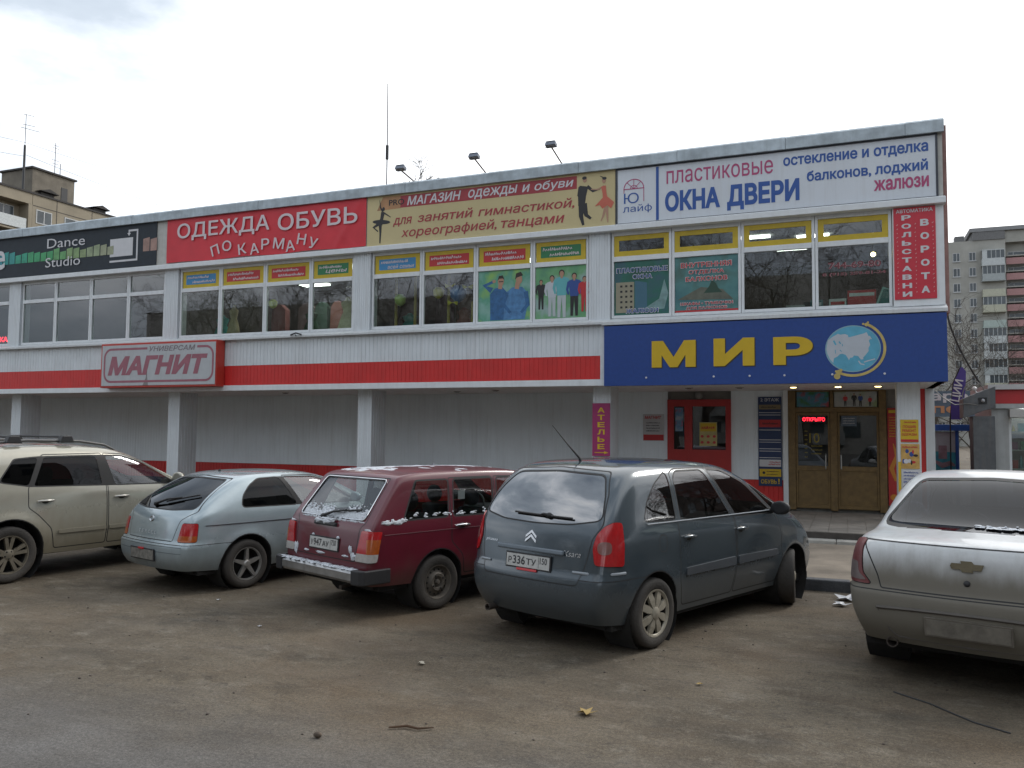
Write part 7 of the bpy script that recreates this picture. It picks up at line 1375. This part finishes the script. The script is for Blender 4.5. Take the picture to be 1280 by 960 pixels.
for yv in (64.6, 71.6): mb = MB(); mb.box(-83.4, -82.2, yv - .8, yv + .8, 27.26, 27.9); mb.prism_x([(yv - 1.2, 27.95), (yv + 1.2, 27.95), (yv, 28.35)], -83.8, -81.8); mb.build('vent_hood', FT, t)
for k in range(9):
    z = 24.0 - 2.8 * k
    for ya in (62.5, 66.0, 70.6, 75.2):
        yb = ya + (1.9 if ya < 65 else 2.9); mb = MB(); f = .1; xx = XW
        mb.box(xx, xx + .05, ya, yb, z, z + f); mb.box(xx, xx + .05, ya, yb, z + 1.4, z + 1.5); mb.box(xx, xx + .05, ya, ya + f, z + f, z + 1.4); mb.box(xx, xx + .05, yb - f, yb, z + f, z + 1.4); mb.box(xx, xx + .05, (ya + yb) / 2 - .05, (ya + yb) / 2 + .05, z + f, z + 1.4); w = mb.build('window', WF, t); mb = MB(); mb.quad((xx + .02, ya + f, z + f), (xx + .02, yb - f, z + f), (xx + .02, yb - f, z + 1.4), (xx + .02, ya + f, z + 1.4)); mb.build('pane', PANW, w)
    mb = MB(); mb.box(XW - .08, XW, 50, 61.4, z - .95, z + .2); mb.build('balcony', BALM[k % 4], t)
    mb = MB(); mb.box(XW - 1.49, XW - 1.44, 57.5, 61.0, z + .2, z + 1.6); w = mb.build('window', WF, t)
    mb = MB(); [mb.quad((XW - 1.43, 57.6 + a, z + .3), (XW - 1.43, 58.6 + a, z + .3), (XW - 1.43, 58.6 + a, z + 1.5), (XW - 1.43, 57.6 + a, z + 1.5)) for a in (0, 1.15, 2.3)]; mb.build('pane', PANW, w)
t = thing('roof_mast', 'tall dark mast with cross arms on the roof of the left apartment block', 'antenna', (-81.6, 61.2, 27.2)); mb = MB(); mb.tube([(-81.6, 61.2, 27.2), (-81.6, 61.2, 32.2)], .12, 6); mb.tube([(-81.6, 61.2, 32.2), (-81.6, 61.2, 35.6)], .035, 5); mb.build('pole', DARK, t)
mb = MB(); [mb.tube([(-81.6, 61.2 - .4 * s, z), (-81.6, 61.2 + 1.2 * s, z + .2)], .03, 4) for z, s in ((34.0, 1.4), (34.4, .9), (35.5, .8))]; mb.build('cross_arm', DARK, t)
t = thing('tv_aerial', 'light aerial with short bars on the lift house of the left block', 'antenna', (-83, 66.5, 30.5)); mb = MB(); [mb.tube([(-83, yv, 30.55), (-83, yv, zt)], .045, 4) for yv, zt in ((66.0, 34.2), (66.7, 32.0))]; mb.build('pole', M('aerial_grey', (.25, .25, .27), .5), t); mb = MB(); [mb.tube([(-83, 65.6, z), (-83, 66.5, z)], .03, 4) for z in (31.8, 32.2, 33.6, 33.9)]; mb.build('cross_arm', M('aerial_grey', (.25, .25, .27), .5), t)
for i, (a, b) in enumerate([((-81.6, 61.2, 32.5), (-75, 95, 33.0)), ((-81.6, 61.2, 31.2), (-75, 95, 28.8)), ((-81.6, 61.2, 32.5), (-86, 40, 33.5)), ((-81.6, 61.2, 31.0), (-86, 40, 31.0))]):
    pts = [Vector(a).lerp(Vector(b), k / 10) - Vector((0, 0, 1.6 * (k / 10) * (1 - k / 10) * 4 * .4)) for k in range(11)]; mb = MB(); mb.tube(pts, .022, 4); tag(mb.build('wire', M('wire_grey', (.16, .17, .19), .6)), ['upper wire running right from the roof mast', 'lower wire running right from the roof mast', 'upper wire running left from the roof mast', 'lower wire running left from the roof mast'][i], 'wire', 'wires at the roof mast')
# the street behind the camera, seen in the window reflections
t = thing('apartment_block', 'long grey apartment block across the street, mirrored in the upper windows', 'apartment block', (-10, -50, 0)); mb = MB(); mb.box(-85, 12, -62, -50, 0, 17); mb.build('wall', M('street_block_grey', (.28, .28, .27), .9, var=.2, scale=.4), t)
mb = MB()
for k in range(5):
    for i in range(26): x = -73 + i * 3.3; mb.box(x, x + 1.5, -49.99, -49.94, 1.6 + 2.8 * k, 3.1 + 2.8 * k)
mb.build('window', [PANW], t)['kind'] = 'stuff'
mb = MB()
for k in range(5):
    for i in range(9): x = -70 + i * 9.5; mb.box(x, x + 3.2, -49.9, -48.9, .9 + 2.8 * k, 2.0 + 2.8 * k)
mb.build('balcony', [M('street_balcony_grey', (.22, .23, .23), .7, var=.3, scale=.5)], t)['kind'] = 'stuff'
t = thing('apartment_block', 'grey apartment block beyond the kiosk side, mirrored in the car windows', 'apartment block', (52, -5, 0)); mb = MB(); mb.box(46, 58, -45, 32, 0, 27); mb.build('wall', BR, t)
mb = MB()
for k in range(9):
    for i in range(23): y = -43 + i * 3.2; mb.box(45.94, 45.99, y, y + 1.5, 1.6 + 2.8 * k, 3.1 + 2.8 * k)
mb.build('window', [PANW], t)['kind'] = 'stuff'
t = thing('apartment_block', 'brown apartment block far beyond the kiosk, mirrored in the minivan side windows', 'apartment block', (50, 68, 0)); mb = MB(); mb.box(24, 80, 66, 78, 0, 25); mb.build('wall', M('brown_facade', (.12, .09, .075), .9, var=.2, scale=.5), t)
mb = MB()
for k in range(8):
    for i in range(17): x = 25 + i * 3.2; mb.box(x, x + 1.5, 65.94, 65.99, 1.6 + 2.8 * k, 3.1 + 2.8 * k)
mb.build('window', [PANW], t)['kind'] = 'stuff'
T0 = None
for i, (x, y, s, lab) in enumerate([(-17, -13, 1.0, 'nearest'), (-26, -17, 1.15, 'second'), (-9, -18, 1.1, 'third'), (-35, -15, 1.05, 'fourth'), (-2, -15, 1.0, 'fifth'), (-44, -18, 1.2, 'sixth'), (5, -20, 1.1, 'seventh'), (-21, -24, 1.3, 'eighth'), (-12, -26, 1.2, 'ninth'), (16, -9, 1.0, ''), (20, 2, 1.1, ''), (24, -4, 1.2, ''), (28, 9, 1.2, ''), (13, -17, 1.1, ''), (17, 36, 1.1, ''), (22, 40, 1.2, ''), (27, 35, 1.1, ''), (33, 33, 1.2, ''), (30, 44, 1.25, '')]):
    lb = 'bare tree across the street, mirrored in shop and car windows'
    if T0 is None: T0 = tree(x, y, lb, 41, h=11, r0=.2, levels=6, spread=.65, group='bare trees across the street')
    else: c_ = copy_tree(T0); c_.location = (x, y, 0); c_.rotation_euler = (0, 0, i * 1.7); c_.scale = (s * 1.5, s * 1.5, s * 1.6)
# ------------------------------------------------------------------ litter on the ground
def leafy(x, y, s, mat, label, name='fallen_leaf', cat='leaf', seed=0):
    r = random.Random(seed); n = 10; mb = MB(); pts = []
    for i in range(n):
        a = 2 * pi * i / n; rr = s * (1.0 if i % 2 == 0 else .5) * r.uniform(.7, 1.1); pts.append((x + rr * cos(a), y + rr * sin(a), .012 + r.uniform(0, .02) * (s / .06)))
    mb.add(pts + [(x, y, .012)], [(i, (i + 1) % n, n) for i in range(n)]); o = mb.build(name, mat); md = o.modifiers.new('thickness', 'SOLIDIFY'); md.thickness = .002
    return tag(o, label, cat)
leafy(-1.64, 5.40, .075, M('ochre_leaf', (.33, .23, .08), .7, var=.2), 'ochre maple leaf lying on the near lot', seed=2)
leafy(-1.05, 6.35, .03, M('ochre_leaf', None), 'tiny yellow leaf behind the grey minivan', seed=3)
leafy(-3.2, 6.0, .045, M('pale_scrap', (.42, .38, .30), .7), 'pale crumpled scrap near the middle of the lot', 'paper_scrap', 'litter', 4)
ICE = M('dirty_ice', (.55, .56, .58), .5, var=.15, scale=20)
leafy(-.03, 10.22, .17, ICE, 'larger patch of melting snow by the kerb', 'snow_patch', 'snow', 5); leafy(-.10, 9.86, .11, ICE, 'smaller patch of melting snow nearer than the kerb one', 'snow_patch', 'snow', 6)
leafy(-6.4, 7.3, .035, ICE, 'small ice chip before the light blue hatchback', 'ice_chip', 'ice', 8); leafy(-5.2, 6.5, .025, ICE, 'tiny ice chip left of the pale scrap', 'ice_chip', 'ice', 9)
mb = MB(); mb.ball((-3.02, 4.34, .02), (.03, .02, .018), 10, 6); tag(mb.build('stone', M('brown_stone', (.10, .075, .055), .85, var=.3, scale=30), smooth=70), 'small brown stone alone on the near asphalt', 'stone')
mb = MB(); mb.tube([(-2.70, 4.64, .012), (-2.60, 4.70, .016), (-2.52, 4.69, .014), (-2.44, 4.75, .012)], [.006, .009, .008, .004], 6); tag(mb.build('twig', M('brown_twig', (.10, .055, .03), .8), smooth=60), 'short brown twig on the lot', 'twig')
mb = MB(); mb.tube([(.28, 6.75, .006), (.50, 6.56, .006), (.62, 6.40, .006), (.74, 6.25, .006), (.92, 6.12, .006)], .005, 5); tag(mb.build('wire_piece', DARK, smooth=50), 'thin dark wire lying behind the white sedan', 'wire')
r = random.Random(77); PB = M('grit', (.075, .06, .05), .9, var=.4, scale=30); mb = MB()
for i in range(300):
    x = r.uniform(-9, 2); y = r.uniform(3.9, 10.2); s = r.choice([.003, .004, .004, .006, .009]) * r.uniform(.7, 1.3); n0 = len(mb.v); mb.ball((x, y, s * .4), (s * r.uniform(.8, 1.6), s, s * .6), 6, 4)
tag(mb.build('grit', PB, smooth=60), kind='stuff', label='brown grit and crumbs of mud scattered over the lot', cat='grit')
